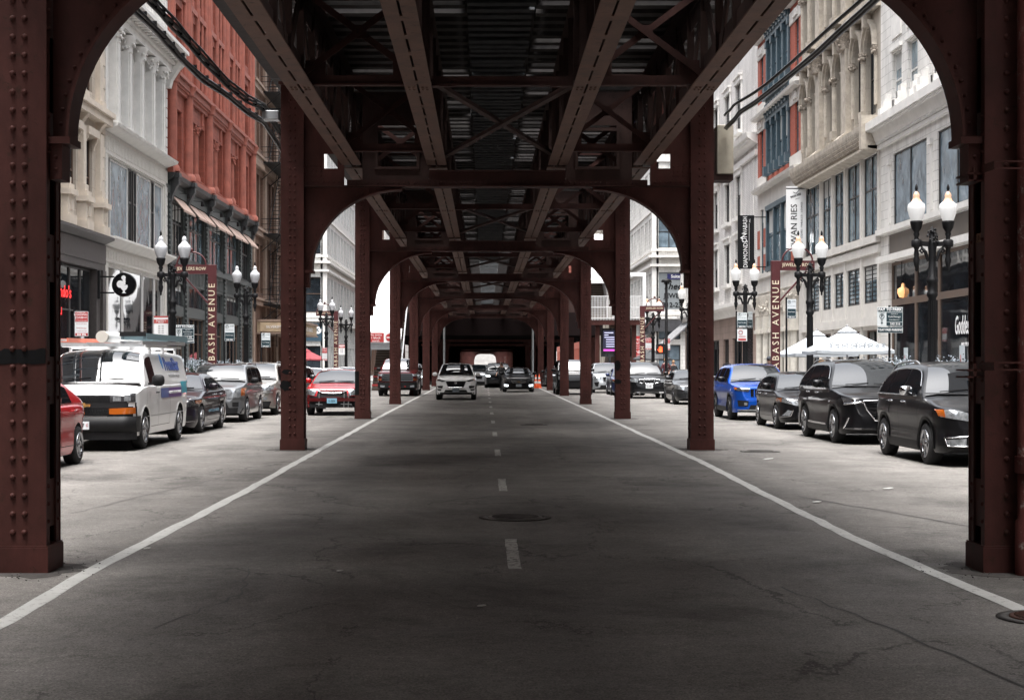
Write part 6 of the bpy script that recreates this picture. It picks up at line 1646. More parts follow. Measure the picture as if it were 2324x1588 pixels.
# ===== right F: white terracotta with the bakery cafe
f = FR; D0, D1 = 34, 60.0
r = empty('white_terracotta_building', (PXR,54,0), 'white terracotta building with curtained windows over the bakery cafe', 'building')
core(r, f, D0, D1, 30)
W2 = [(58.25-.05-4.35,58.2),(48.4,52.5),(42.6,46.7),(36.8,40.9)]
c3 = [(57.0,58.3),(54.9,56.2),(52.1,53.4),(50.0,51.3),(47.2,48.5),(45.1,46.4),(42.3,43.6)]
m = MB(); f.box(m,D0,36,0,30,-.5,0)
f.grid(m,36,D1,0,10.4,[(36.6,58.9)],[(.35,5.45),(5.75,6.5),(6.8,9.45)],-.5,0)
for a,b in zip([52.5,46.7,40.9,36.6],[53.8,48.4,42.6,36.8]): f.box(m,a,b,6.8,9.45,-.5,0)
f.box(m,58.2,58.9,6.8,9.45,-.5,0)
f.grid(m,36,D1,10.4,30,c3,[(11.1,13.2),(15.2,17.6),(19.4,21.8),(23.6,26)],-.5,0)
m.build('wall', WHTC, r, fix=False)
m = MB()
f.prof(m,[(0,10.0),(.2,10.1),(.35,10.5),(.6,10.55),(.6,10.85),(0,10.85)],D0,D1); f.box(m,D0,D1,9.85,10.0,0,.14); f.box(m,D0,D1,6.55,6.75,0,.22); f.box(m,D0,D1,5.48,5.72,0,.2)
d = 37
while d < D1-.1: f.box(m,d,d+.10,10.5,10.56,.35,.55); f.box(m,d,d+.05,10.02,10.4,.06,.22); d += .2
for a,b in c3:
    f.box(m,a-.5,a-.12,10.85,11.2,0,.42); f.box(m,a-.46,a-.14,11.2,11.5,0,.3); f.box(m,a-.42,a-.16,11.5,11.75,0,.18); f.box(m,b+.12,b+.5,10.85,11.2,0,.42); f.box(m,b+.14,b+.46,11.2,11.5,0,.3); f.box(m,b+.16,b+.42,11.5,11.75,0,.18)
    f.box(m,a-.1,b+.1,13.25,13.4,0,.1); f.box(m,a,b,13.7,14.5,0,.05)
for a in (53.15,47.55,41.7,58.6):
    f.box(m,a-.18,a+.18,9.1,9.3,0,.12); f.box(m,a-.12,a+.12,6.9,9.1,0,.05)
for d in (38.5,41.5,44.5,47.5,50.5,53.5,56.5,59.3): f.face(m,circ(d,10.22,.1,10),0,.2)
m.build('mouldings', WHTP, r, fix=False)
for a,b in W2: f.window(r,a,b,6.8,9.45,SASHB,GL_PALE,-.08,vm=1,hm=(),fw=.05,name='curtained_window')
for a,b in c3:
    for z0,z1 in ((11.1,13.2),(15.2,17.6)): f.window(r,a,b,z0,z1,SASHW,GL_BLUE,-.14,hm=(.5,))
m = MB(); f.box(m,36.6,58.9,5.75,6.5,-.4,-.05); m.build('sign_band', nmat('tan_sign_band',(.125,.105,.088),.45,var=.35,vscale=1.2), r, fix=False)
ed = [58.85,55.6,52.75,48.6,44.4,40.2]
for k,(b,a) in enumerate(zip(ed,ed[1:])):
    f.window(r,a,b,3.95,5.45,BRASS,GL_SHOP,-.15,hm=(),fw=.12,name='transom_window'); f.window(r,a,b,.35,3.95,BRASS,GL_SHOP,-.15,hm=(),fw=.12,name='shop_window')
s_ = empty('cafe_lettering', (f.X(-.1),50.6,3.1), 'white script cafe lettering on the dark glass behind the twin lamp', 'lettering')
lettering('Goddess', .85, WHITE, s_, (f.X(-.13),50.15,2.88), right=(0,-1,0), sx=.56, shear=.2, bold=.008); lettering('AND THE BAKER', .17, WHITE, s_, (f.X(-.13),49.75,2.28), right=(0,-1,0), sx=.85)
for k,(d,) in enumerate(((56.9,),(50.2,))):
    s_ = empty('menu_poster', (f.X(-.12),d,1.6), ['white menu poster in the cafe window left of the lamp post','white menu poster in the cafe window under the script lettering'][k], 'poster')
    m = MB(); f.box(m,d-.28,d+.28,.95,2.25,-.135,-.125); m.build('sheet', nmat('pale_poster',(.42,.47,.50),.5), s_)
    m = MB()
    for q in range(7): f.box(m,d-.2,d-.2+.1+.04*(q%3),1.05+q*.15,1.08+q*.15,-.125,-.12)
    m.build('print', INK, s_); m = MB(); f.box(m,d+.1,d+.16,1.7,1.95,-.125,-.12); m.build('red_print', SIGNRED, s_)
s_ = empty('pendant_lamp', (f.X(.0),57.4,4.25), 'glowing orange pendant lamp at the cafe window', 'lamp')
m = MB(); m.lathe([(.02,.42),(.05,.38),(.06,.28),(.19,.2),(.2,.06),(.13,-.1),(.0,-.12)],14,(f.X(-.15),57.4,4.2)); m.build('shade', nmat('orange_glow',(.9,.5,.25),.4,emit=(1,.42,.15),es=.22), s_)
m = MB(); m.bar((f.X(-.1),57.4,4.6),(f.X(-.1),57.4,5.4),.02,.02); m.bar((f.X(.0),57.4,5.4),(f.X(.14),57.4,5.4),.02,.02); m.build('cord', IRON, s_)

# ===== right G: tan gothic
D0, D1 = 60.0, 74.9
r = empty('tan_gothic_building', (PXR,67,0), 'tan stone building with arched gothic windows and a scalloped cornice', 'building')
core(r, f, D0, D1, 30)
c2 = [(60.5,62.8),(63.3,65.65),(66.15,68.05),(68.55,70.45),(70.95,74.2)]
m = MB(); f.grid(m,D0,D1,0,10.1,c2,[(.3,3.0),(4.05,5.55),(6.7,9.85)],-.5,0); m.build('lower_wall', GREYST, r, fix=False)
m = MB()
for a in (60.25,63.05,65.9,68.3,70.7,74.45): f.box(m,a-.14,a+.14,0,9.9,0,.05)
f.box(m,D0,D1,3.15,3.5,0,.14); f.box(m,D0,D1,5.95,6.25,0,.12); f.box(m,D0,D1,6.35,6.6,0,.2)
m.build('piers', GREYST, r, fix=False)
BLIND = nmat('slatted_blind', (.16,.21,.25), .5, var=.15)
for a,b in c2:
    f.window(r,a,b,.3,3.0,SASHBR,GL_SHOP,-.2,hm=(.75,)); o = f.window(r,a,b,4.05,5.55,SASHB,GL_BLUE,-.10,vm=1,hm=()); m = MB(); z = 4.15
    while z < 5.5: f.box(m,a+.08,b-.08,z,z+.035,-.108,-.102); z += .17
    m.build('blind_slats', INK, o, fix=False); f.window(r,a,b,6.7,9.85,SASHB,GL_BLUE,-.10,vm=1,hm=(.58,),fw=.05)
m = MB(); pts = [(0,10.05)]+[(.0+.62*math.sin(PI*.5*k/8), 10.05+.85*(1-math.cos(PI*.5*k/8))) for k in range(9)]+[(0,10.9)]
f.prof(m,pts,D0+.05,D1-.02); f.prof(m,[(0,9.86),(.5,9.95),(.5,10.04),(0,10.04)],D0,D1); f.box(m,D0-.0,D0+.35,9.9,11.2,0,.75)
d = D0+.4
while d < D1-.2:
    for k in range(7): t_ = PI*.5*(k+.5)/8; m.rivet((f.X(.63*math.sin(t_)), d, 10.05+.85*(1-math.cos(t_))),(f.sn*math.cos(t_)*.6,0,.8-.9*math.sin(t_)),.075,5)
    d += .2
m.build('scalloped_cornice', TANPL, r, fix=False)
# arched storeys
def arch_row(z0, zs, ztop, cols, m, mo, root):
    for a,b in cols:
        c = (a+b)/2; rad = (b-a)/2; n = 12
        out = [(a,zs)]+[(c-rad*math.cos(PI*k/n), zs+rad*1.15*math.sin(PI*k/n)) for k in range(1,n)]+[(b,zs)]
        poly = [(a-.001,ztop)]+out+[(b+.001,ztop)]
        f.face(m, poly, -.5, -.02)
        for q,nn in ((1.12,.1),(1.28,.2)):
            for k in range(n):
                t0,t1 = PI*k/n, PI*(k+1)/n
                P_ = lambda t,e: (c-rad*(q+e)*math.cos(t), zs+rad*1.15*(q+e)*math.sin(t))
                f.face(mo, [P_(t0,-.12),P_(t1,-.12),P_(t1,.04),P_(t0,.04)], -.02, nn)
        f.box(mo,c-.14,c+.14,zs+rad*1.1,ztop+.12,0,.34); 
        o = f.window(root,a,b,z0,zs+rad*.2,SASHB,GL_DARK,-.22,hm=(.55,)); mm = MB(); f.face(mm,[(a,zs)]+[(c-rad*math.cos(PI*k/n), zs+rad*1.15*math.sin(PI*k/n)) for k in range(1,n)]+[(b,zs)],-.30,-.26); mm.build('arch_pane', GL_DARK, o, fix=False)
m = MB(); mo = MB(); ca = MB()
for z0, zs, zt in ((11.4,14.0,15.4),(16.3,19.0,20.4),(21.3,24,25.4)):
    cols = [(60.75,62.3),(62.75,64.3),(66.0,67.5),(67.95,69.45),(71.1,72.6),(73.05,74.5)]
    e = D0
    for a,b in cols:
        f.box(m,e,a,z0-.5,zt,-.5,0); f.box(m,a,b,z0-.5,z0,-.5,0); e = b
    f.box(m,e,D1,z0-.5,zt,-.5,0); f.box(m,D0,D1,zt,zt+.4,-.5,0); f.box(mo,D0,D1,zt,zt+.16,0,.3); f.box(mo,D0,D1,zt+.16,zt+.34,0,.45)
    arch_row(z0,zs,zt,cols,m,mo,r)
    for d in (62.52,67.72,72.82): cyl(f,mo,d,z0+.3,zs-.35,.13,.04); capital(f,ca,d,zs-.4,.13,.34,.04,0,int(d*7)+int(z0)); f.box(mo,d-.2,d+.2,z0-.1,z0+.3,0,.22)
    for d in (60.62,64.45,65.85,69.6,70.95,74.65): cyl(f,mo,d,z0+.3,zs-.35,.09,.02); capital(f,ca,d,zs-.4,.10,.3,.02,0,int(d*7)+int(z0))
    for d in (65.2,70.3): f.box(mo,d-.42,d+.42,z0-.2,zt-.7,0,.26); capital(f,ca,d,zt-.75,.36,.62,.12,0,int(d)+int(z0)); f.prof(mo,[(0,zt+.34),(.75,zt+.34),(.75,zt+.5),(.4,zt+.8),(0,zt+.8)],d-.5,d+.5); f.prof(mo,[(0,z0-.6),(.6,z0-.6),(.6,z0-.45),(.3,z0-.2),(0,z0-.2)],d-.55,d+.55)
m.build('upper_wall', TANST, r, fix=False); mo.build('arch_mouldings', TANPL, r, fix=False); ca.build('leafy_capitals', TANORN, r, fix=False)

# ===== right H: red and white brick with blue iron bay
D0, D1 = 74.9, 87.0
r = empty('banded_brick_building', (PXR,81,0), 'red brick and white stone building with blue iron bay windows', 'building')
core(r, f, D0, D1, 32)
m = MB()
c1 = [(75.7,76.5),(77.8,84.0),(85.3,86.2)]
rows = [(11.7,14.6),(16.0,18.9),(20.3,23.2)]
f.grid(m,D0,D1,11.0,32,c1,rows,-.5,0,0)
m.build('brick_wall', RBRICK, r, fix=False)
m = MB()
f.grid(m,D0,D1,0,11.0,[(75.7,76.5),(77.6,84.2),(85.2,86.2)],[(.3,4.4),(6.6,10.1)],-.5,0,0)
for z in (11.0,15.0,19.3,23.6):
    f.box(m,D0,77.75,z+.25,z+.9,.0,.06); f.box(m,84.05,D1,z+.25,z+.9,.0,.06); f.prof(m,[(0,z),(.38,z+.06),(.42,z+.2),(0,z+.25)],D0,D1)
    f.box(m,D0,77.75,z+3.4,z+4.0,0,.07); f.box(m,84.05,D1,z+3.4,z+4.0,0,.07)
    for a,b in ((75.7,76.5),(85.3,86.2)):
        c = (a+b)/2; n = 8; f.face(m,[(c-.55*math.cos(PI*k/n),z+3.55+.4*math.sin(PI*k/n)) for k in range(n+1)],.0,.14)
f.box(m,D0,D1,5.5,6.3,0,.08); f.box(m,D0,D1,6.3,6.5,0,.2)
m.build('stone_bands', GREYST, r, fix=False)
m = MB()
for a,b in ((D0,75.6),(76.6,77.5),(84.3,85.1),(86.3,D1)): f.box(m,a+.0,b-.0,6.75,7.6,0,.025); f.box(m,a,b,8.0,9.0,0,.025)
m.build('brick_bands', RBRICK, r, fix=False)
m = MB()
for z0,z1 in rows:
    for k in range(5): c = 77.9+k*1.5; f.box(m,c-.13,c+.13,z0,z1,-.3,.10); f.box(m,c-.2,c+.2,z0+.0,z0+.5,-.3,.26); f.box(m,c-.19,c+.19,z1-.35,z1,-.3,.16)
    f.box(m,77.76,84.04,z1,z1+1.1,-.3,.12); f.box(m,77.76,84.04,z1+1.1,z1+1.25,-.3,.3)
    for k in range(8): c = 78.0+k*.78; f.box(m,c,c+.5,z1+.2,z1+.9,.12,.2); f.box(m,c+.12,c+.38,z1+.35,z1+.75,.2,.26)
f.box(m,77.6,84.2,6.6,6.85,-.3,.1); f.box(m,77.6,84.2,9.85,10.1,-.3,.12)
for k in range(4): c = 77.75+k*2.1; f.box(m,c-.12,c+.12,6.85,9.85,-.3,.08)
m.build('iron_bay', BLUIRON, r, fix=False)
for z0,z1 in rows:
    for k in range(4): c = 77.9+k*1.5; f.window(r,c+.2,c+1.3,z0,z1,BLUIRON,GL_BLUE,-.06)
    for a,b in ((75.7,76.5),(85.3,86.2)): f.window(r,a,b,z0,z1,BLUIRON,GL_BLUE,-.12)
for k in range(3): c = 77.75+k*2.1; f.window(r,c+.15,c+1.95,6.85,9.85,BLUIRON,GL_BLUE,-.06,hm=(.55,))
for a,b in ((75.7,76.5),(85.2,86.2)): f.window(r,a,b,6.6,10.1,BLUIRON,GL_BLUE,-.12)
# shop lettering on the window
# carved entrance columns
m = MB(); ca = MB()
for d in (76.0,77.6,79.6,81.6,83.6,85.6):
    cyl(f,m,d,.9,3.3,.2,.14); m.lathe([(.30,.0),(.30,.6),(.26,.65),(.28,.85),(.21,.95)],12,(f.X(.14),d,0)); f.box(m,d-.3,d+.3,3.3,3.5,0,.42); f.box(m,d-.26,d+.26,3.5,4.2,0,.34); ca = MB(); capital(f,ca,d,4.2,.24,1.0,.14,0,int(d*5)); ca.build('carved_capital', nmat('ivory_carving',(.55,.51,.45),.7,var=.35,vscale=18,bump=.8), r, fix=False)
    f.box(m,d+.4,d+1.2,0,5.2,-.3,.05)
m.build('entrance_columns', nmat('ivory_stone',(.58,.55,.49),.65,var=.2), r, fix=False)
m = MB(); f.box(m,77.6,84.2,.3,4.4,-.32,-.3); m.build('entrance_glass', GL_SHOP, r, fix=False)

# ===== right I: white brick
D0, D1 = 87.0, 118
r = empty('white_brick_building', (PXR,100,0), 'white brick building with paired dark sash windows over a pinkish stone ground floor', 'building')
core(r, f, D0, D1, 40)
cols = []
for a in (92.4,96.6,101.5,105.7,110.4,114.4): cols.append((a,a+2.0))
rows = [(6.6,9.1),(10.4,12.9),(15.5,18.4),(19.6,22.4),(23.8,26.6)]
m = MB(); f.grid(m,D0,D1,5.2,40,cols,rows,-.5,0); m.build('wall', WBRICK, r, fix=False)
m = MB(); f.grid(m,D0,D1,0,4.5,[(92,95.5),(97,99.2),(101,106),(108,113)],[(.3,3.2)],-.5,.05); m.build('ground_floor', PINKST, r, fix=False)
m = MB(); f.prof(m,[(0,4.5),(.2,4.6),(.4,4.95),(.7,5.05),(.7,5.25),(0,5.25)],D0,D1); f.box(m,D0,D1,13.3,13.6,0,.16); f.prof(m,[(0,13.9),(.35,14.1),(.6,14.3),(.65,14.55),(0,14.55)],D0,D1)
d = D0+.2
while d < D1: f.box(m,d,d+.14,14.1,14.3,.2,.5); d += .3
for a,b in cols:
    for z0,z1 in rows[:3]: f.box(m,a-.2,b+.2,z0-.22,z0,0,.28); f.box(m,a-.25,b+.25,z1,z1+.3,0,.14); f.box(m,a-.28,b+.28,z1+.3,z1+.42,0,.24); f.box(m,a-.18,a,z0,z1,0,.08); f.box(m,b,b+.18,z0,z1,0,.08)
f.box(m,88.2,88.3,5.3,13.3,0,.04)
m.build('mouldings', WHTP, r, fix=False)
for k,(a,b) in enumerate(cols):
    for j,(z0,z1) in enumerate(rows): f.window(r,a,b,z0,z1,SASHB,GL_DARK,-.12,vm=1,hm=(.5,),fw=.08,blind=.3 if (k+j)%3==0 else None)
for a,b in ((92,95.5),(97,99.2),(101,106),(108,113)): f.window(r,a,b,.3,3.2,SASHB,GL_SHOP,-.1,vm=2,hm=())
m = MB(); f.box(m,88.3,91.2,.2,4.3,.05,.10); m.build('black_stone_panel', nmat('black_granite',(.015,.015,.018),.25,var=.8,vscale=20), r, fix=False)
# cream housing box hung by the second right column
t = empty('equipment_box', (4.8,31.5,5.5), 'beige steel equipment box hung beside the second right column', 'box')
m = MB(); m.box(4.64,4.97,31.2,31.8,5.44,6.42); m.build('cabinet', nmat('beige_cabinet',(.33,.30,.24),.55,var=.2,vscale=3), t, bevel=.015)
m = MB(); m.box(4.42,4.97,31.25,31.75,5.32,5.435); m.box(4.40,4.63,31.3,31.7,5.44,6.3); m.build('bracket', DARKST, t)

# ===== right J: white corner jeweller
r, f2 = corner_white(1, 142, 186, 15.3, 'white corner building with jeweller lettering in its windows', WHTC, 1, 'white_corner_building', SASHB)
s_ = empty('jeweller_lettering', (17,142.2,8), 'black jeweller lettering across the corner window', 'lettering')
m = MB(); m.box(15.8,18.6,142.10,142.16,6.4,10.0); m.build('backing_panel', nmat('window_sign_grey',(.22,.24,.25),.4), s_)
lettering("Theo's", .85, INK, s_, (17.3,142.07,8.7), shear=.3, bold=.015, align='CENTER'); lettering('JEWELERS', .6, INK, s_, (17.6,142.07,7.85), bold=.01); lettering('312-236', .62, INK, s_, (17.2,142.07,7.0), bold=.012)
m = MB(); m.box(16.6,18.6,142.06,142.09,9.35,9.85); m.build('suite_panel', nmat('suite_navy',(.03,.03,.12),.4), s_); lettering('Suite 2', .42, WHITE, s_, (17.5,142.04,9.6), bold=.008)
m = MB(); m.box(15.4,19.5,141.4,142,4.6,5.6); m.build('shop_fascia', nmat('dark_grey_fascia',(.06,.06,.065),.4,var=.3), s_)
s_ = empty('store_sign', (15.2,143.5,4.9), 'dark fascia lettering round the corner of the jeweller building', 'sign')
m = MB(); m.box(14.9,15.28,142.3,148,4.4,5.4); m.build('sign_board', nmat('dark_grey_fascia',(.06,.06,.065),.4), s_); lettering('CROWN', .7, INK, s_, (14.88,145.2,4.9), right=(0,-1,0), bold=.03)
s_ = empty('diamond_sign', (13.6,139,3.2), 'hanging dark red DIAMOND CENTER sign by the corner entrance', 'sign')
m = MB(); m.box(12.95,14.3,139,139.15,2.1,4.15); m.build('sign_board', SIGNRED, s_); m = MB(); m.bar((14.3,139.07,4.0),(15.4,142.3,4.0),.05,.05); m.build('arm', IRON, s_)
for k,(tx,sz) in enumerate((('DIAMOND',.26),('CENTER',.26),('We Buy Gold',.14),('847 142',.17),('2ND',.42),('FLOOR',.16))): lettering(tx, sz, WHITE, s_, (13.62,138.99,3.95-(.30,.60,.84,1.04,1.38,1.68)[k]+.15), sx=.85)
t = empty('awning', (16,128,3), 'grey sloping awning on the right before the corner shop', 'awning')
m = MB(); m.prism([(117.6,5.0),(121.5,3.3),(121.5,2.7),(121.4,2.7),(121.4,3.2),(117.6,4.85)], lambda a,b,d_: (d_,a,b), 15.6, 18.6); m.prism([(15.2,5.0),(13.2,3.2),(13.2,2.75),(13.3,2.75),(13.3,3.15),(15.2,4.9)], lambda a,b,d_: (a,d_,b), 112.5, 118.1); m.build('cloth', nmat('grey_awning',(.22,.22,.225),.8,var=.12), t)
# ---------------------------------------------------------------- street furniture
GLOBE = nmat('milky_globe', (.50,.51,.53), .12, coat=.6, var=.15, vscale=5)
GLOBELIT = nmat('lit_globe', (.48,.49,.50), .15, emit=(1,.97,.93), es=.085)
GLOBECAP = nmat('lit_globe_cap', (.55,.36,.26), .2, emit=(1,.50,.28), es=.07)
def lamp_post(lit):
    t = empty('street_lamp', (0,0,.14), 'x', 'street lamp', 'twin globe street lamps')
    m = MB(); m.lathe([(.24,0),(.24,.12),(.20,.2),(.17,.75),(.12,.85),(.135,.9),(.092,.98),(.085,2.95),(.12,3.0),(.12,3.06),(.09,3.1),(.10,3.25),(.125,3.3),(.125,3.36),(.08,3.42),(.075,3.9),(.10,4.1),(.09,4.18)], 16)
    for k in range(12): a = 2*PI*k/12; m.tube([(math.cos(a)*.092,math.sin(a)*.092,1.0),(math.cos(a)*.085,math.sin(a)*.085,2.9)], .012, 5)
    m.build('post', IRON, t, local=True)
    m = MB(); m.lathe([(.10,4.15),(.075,4.2),(.05,4.45),(.0,4.52)],10); rr = random.Random(1)
    for k in range(26): a = rr.uniform(0,2*PI); z = rr.uniform(4.15,4.48); q = .10*(1-(z-4.15)/.45)+.02; m.rivet((q*math.cos(a),q*math.sin(a),z),Vector((math.cos(a),math.sin(a),.6)).normalized(),.035,5)
    m.build('finial', IRON, t, local=True)
    for s in (-1,1):
        m = MB(); m.bar((s*.05,0,4.12),(s*.40,0,4.14),.09,.10); m.lathe([(.10,4.06),(.115,4.09),(.115,4.19),(.09,4.22)],12,(s*.345,0,0))
        m.tube([(s*.09,0,3.75),(s*.15,0,3.95),(s*.24,0,4.05),(s*.27,0,3.98),(s*.22,0,3.93),(s*.19,0,3.98)],[.03,.04,.04,.03,.025,.02],8)
        m.lathe([(.0,3.52),(.03,3.55),(.025,3.6),(.05,3.66),(.075,3.78),(.05,3.85),(.06,3.9),(.045,4.0),(.08,4.08)],10,(s*.345,0,0))
        m.lathe([(.06,4.2),(.045,4.28),(.07,4.34),(.05,4.38),(.11,4.47),(.135,4.58),(.14,4.62),(.11,4.63)],14,(s*.345,0,0))
        a = m.build('arm', IRON, t, local=True)
        m = MB(); m.lathe([(.115,4.63),(.155,4.74),(.185,4.86),(.19,4.93),(.175,4.99),(.12,5.04)],20,(s*.345,0,0),caps=False); m.build('globe', GLOBELIT if lit else GLOBE, a, local=True)
        m = MB(); m.lathe([(.12,5.04),(.085,5.09),(.065,5.14),(.075,5.18),(.055,5.23),(.02,5.27)],16,(s*.345,0,0),caps=False); m.build('globe_cap', GLOBECAP if lit else GLOBE, a, local=True)
        m = MB(); m.lathe([(.018,5.26),(.022,5.30),(.035,5.33),(.028,5.38),(.008,5.43)],8,(s*.345,0,0)); m.build('spike', IRON, a, local=True)
    return t
lu = lamp_post(False); ll = lamp_post(True); f1 = f2_ = True
LAMPS = [(9.76,34.1,1,'lit twin globe lamp post before the dark cafe window, nearest on the right'),(9.57,46,1,'lit twin globe lamp post in front of the white patio parasols'),(9.75,58.5,1,'lit twin globe lamp post under the black jewellery banner'),(9.8,75,1,'lit lamp post partly hidden by the second right column'),(9.7,90,1,'lit twin globe lamp post beside the far right archway sign'),
         (-9.17,46,0,'unlit twin globe lamp post just behind the white van'),(-9.15,60,0,'unlit twin globe lamp post before the hotel canopy'),(-9.2,91,0,'unlit twin globe lamp post before the far left archway sign'),(-9.2,104,0,'unlit twin globe lamp post just beyond the far left archway sign'),(-9.3,122,0,'unlit lamp post half hidden by the left station stair')]
for x,y,lit,lab in LAMPS:
    if lit: o = ll if f1 else copy_tree(ll); f1 = False
    else: o = lu if f2_ else copy_tree(lu); f2_ = False
    o.location = (x,y,.14); o['label'] = lab

# maroon archway signs
def arch_sign(x, y, s, label):
    t = empty('archway_sign', (x,y,.14), label, 'street sign', 'maroon archway street signs')
    m = MB(); m.box(x-.14,x+.14,y-.09,y+.09,.14,4.95); m.box(x-.2,x+.2,y-.15,y+.15,.14,.3); m.build('post', SIGNMAROON, t, bevel=.006)
    m = MB(); a, b = sorted((x+s*.14, x+s*1.24)); m.box(a,b,y-.06,y+.06,4.68,4.95); m.box(a,b,y-.08,y+.08,4.64,4.68); m.build('cross_board', SIGNMAROON, t)
    cx = x+s*.70; m = MB(); m.tube([(cx+.48*math.cos(PI*k/18), y, 4.95+.42*math.sin(PI*k/18)) for k in range(19)], .028, 8); m.lathe([(.0,5.37),(.06,5.41),(.06,5.47),(0,5.52)],8,(cx,y,0)); m.build('top_arc', SIGNMAROON, t)
    m = MB()
    pts = [(x+s*(.14+.85*math.sin(PI/2*k/10)), y, 4.62-.95*(1-math.cos(PI/2*(1-k/10)))) for k in range(11)]
    for p,q in zip(pts,pts[1:]): m.bar(p,q,.05,.09,up=(0,1,0))
    m.build('curved_strut', SIGNMAROON, t)
    m = MB()
    for k in range(9):
        for e in (-.125,.125): m.rivet((x+e,y-.09,.6+k*.5),(0,-1,0),.012,5)
    m.build('studs', SIGNMAROON, t)
    lettering('WABASH AVENUE', .30, CREAM, t, (x,y-.095,2.72), right=(0,0,1), up=(-1,0,0), ext=.004, space=1.42, sx=1.0)
    lettering('JEWELERS ROW', .155, CREAM, t, (x+s*.69,y-.064,4.81), ext=.003, sx=.88)
    return t
arch_sign(-9.04, 52, -1, 'maroon archway street sign left of the dark grey crossover roof')
arch_sign(9.3, 50, 1, 'maroon archway street sign beside the white patio parasols')
arch_sign(-9.2, 97, -1, 'distant maroon archway street sign in front of the white corner building on the left')
arch_sign(8.96, 88.8, 1, 'distant maroon archway street sign right of the third right column')
arch_sign(-9.3, 140, -1, 'very distant maroon archway street sign beyond the left station stair')

# parking signs
PW = nmat('sign_white_face', (.62,.66,.67), .4)
def post(t, x, y, h, r=.03): m = MB(); m.lathe([(r,.0),(r,h)],8,(x,y,0)); m.build('post', IRON, t)
def pay_sign(x, y, z1, w, num, label, posted=True, tilt=0):
    t = empty('parking_sign', (x,y,.14), label, 'parking sign', 'parking signs'); h = w*.74; z0 = z1-h
    if posted: post(t, x, y+.05, z1+.05)
    m = MB(); m.box(x-w/2,x+w/2,y-.006,y,z0,z1); m.build('sign_panel', PW, t, bevel=.003)
    b = .012; m = MB(); m.box(x-w/2+b,x+w/2-b,y-.009,y-.006,z1-h*.24,z1-b); m.box(x-w/2+w*.36,x+w/2-b,y-.009,y-.006,z0+h*.23,z1-h*.28); m.box(x-w/2+w*.36,x+w/2-b,y-.009,y-.006,z0+b,z0+h*.20); m.build('dark_panels', SIGNGREEN, t)
    lettering('PAY TO PARK', h*.20, WHITE, t, (x,y-.011,z1-h*.125), ext=.001, bold=.003); lettering('ParkChicago', h*.13, WHITE, t, (x+w*.17,y-.011,z0+h*.5), ext=.001); lettering('SIGN UP AT', h*.07, WHITE, t, (x+w*.17,y-.011,z0+h*.64), ext=.001); lettering('FOR MOBILE PAY', h*.07, WHITE, t, (x+w*.17,y-.011,z0+h*.33), ext=.001)
    lettering(num, h*.16, WHITE, t, (x+w*.2,y-.011,z0+h*.115), ext=.001, bold=.002)
    m = MB(); cx = x-w*.32; m.tube([(cx+.055*math.cos(2*PI*k/16)*w/.6, y-.012, z0+h*.52+.055*math.sin(2*PI*k/16)*w/.6) for k in range(17)], .007, 5); m.box(cx-.008,cx+.008,y-.012,y-.007,z0+h*.16,z0+h*.36); m.prism([(cx-.03,z0+h*.2),(cx,z0+h*.1),(cx+.03,z0+h*.2)], lambda a,b_,d_: (a,y-d_,b_), .007,.012); m.build('arrow_symbol', SIGNGREEN, t)
    lettering('P', h*.17, SIGNGREEN, t, (cx,y-.011,z0+h*.52), ext=.001, bold=.003); lettering('AT PAY BOX', h*.06, SIGNGREEN, t, (cx,y-.011,z0+h*.70), ext=.001)
    zz = z0-.02; m = MB(); hh = w*.23; P_ = lambda a,c,d_: (x+a*math.cos(tilt)-c*math.sin(tilt), y-d_, zz-hh/2+a*math.sin(tilt)+c*math.cos(tilt))
    m.prism([(-w/2,-hh/2),(w/2,-hh/2),(w/2,hh/2),(-w/2,hh/2)], P_, .0,.006); m.build('lower_panel', PW, t); m = MB(); m.prism([(-w/2+.01,-hh/2+.01),(w/2-.01,-hh/2+.01),(w/2-.01,hh/2-.01),(-w/2+.01,hh/2-.01)], P_, .006,.009); m.build('lower_face', SIGNGREEN, t)
    lettering('7 DAY PAID PARKING', hh*.48, WHITE, t, P_(0,0,.011), right=(math.cos(tilt),0,math.sin(tilt)), up=(-math.sin(tilt),0,math.cos(tilt)), ext=.001, sx=.92, bold=.002)
pay_sign(9.85, 38, 3.03, .62, '545 516', 'large pay to park sign in front of the dark cafe window')
pay_sign(-9.12, 47.6, 2.84, .57, '545 505', 'large pay to park sign with a crooked lower plate by the left twin lamp', True, .09)
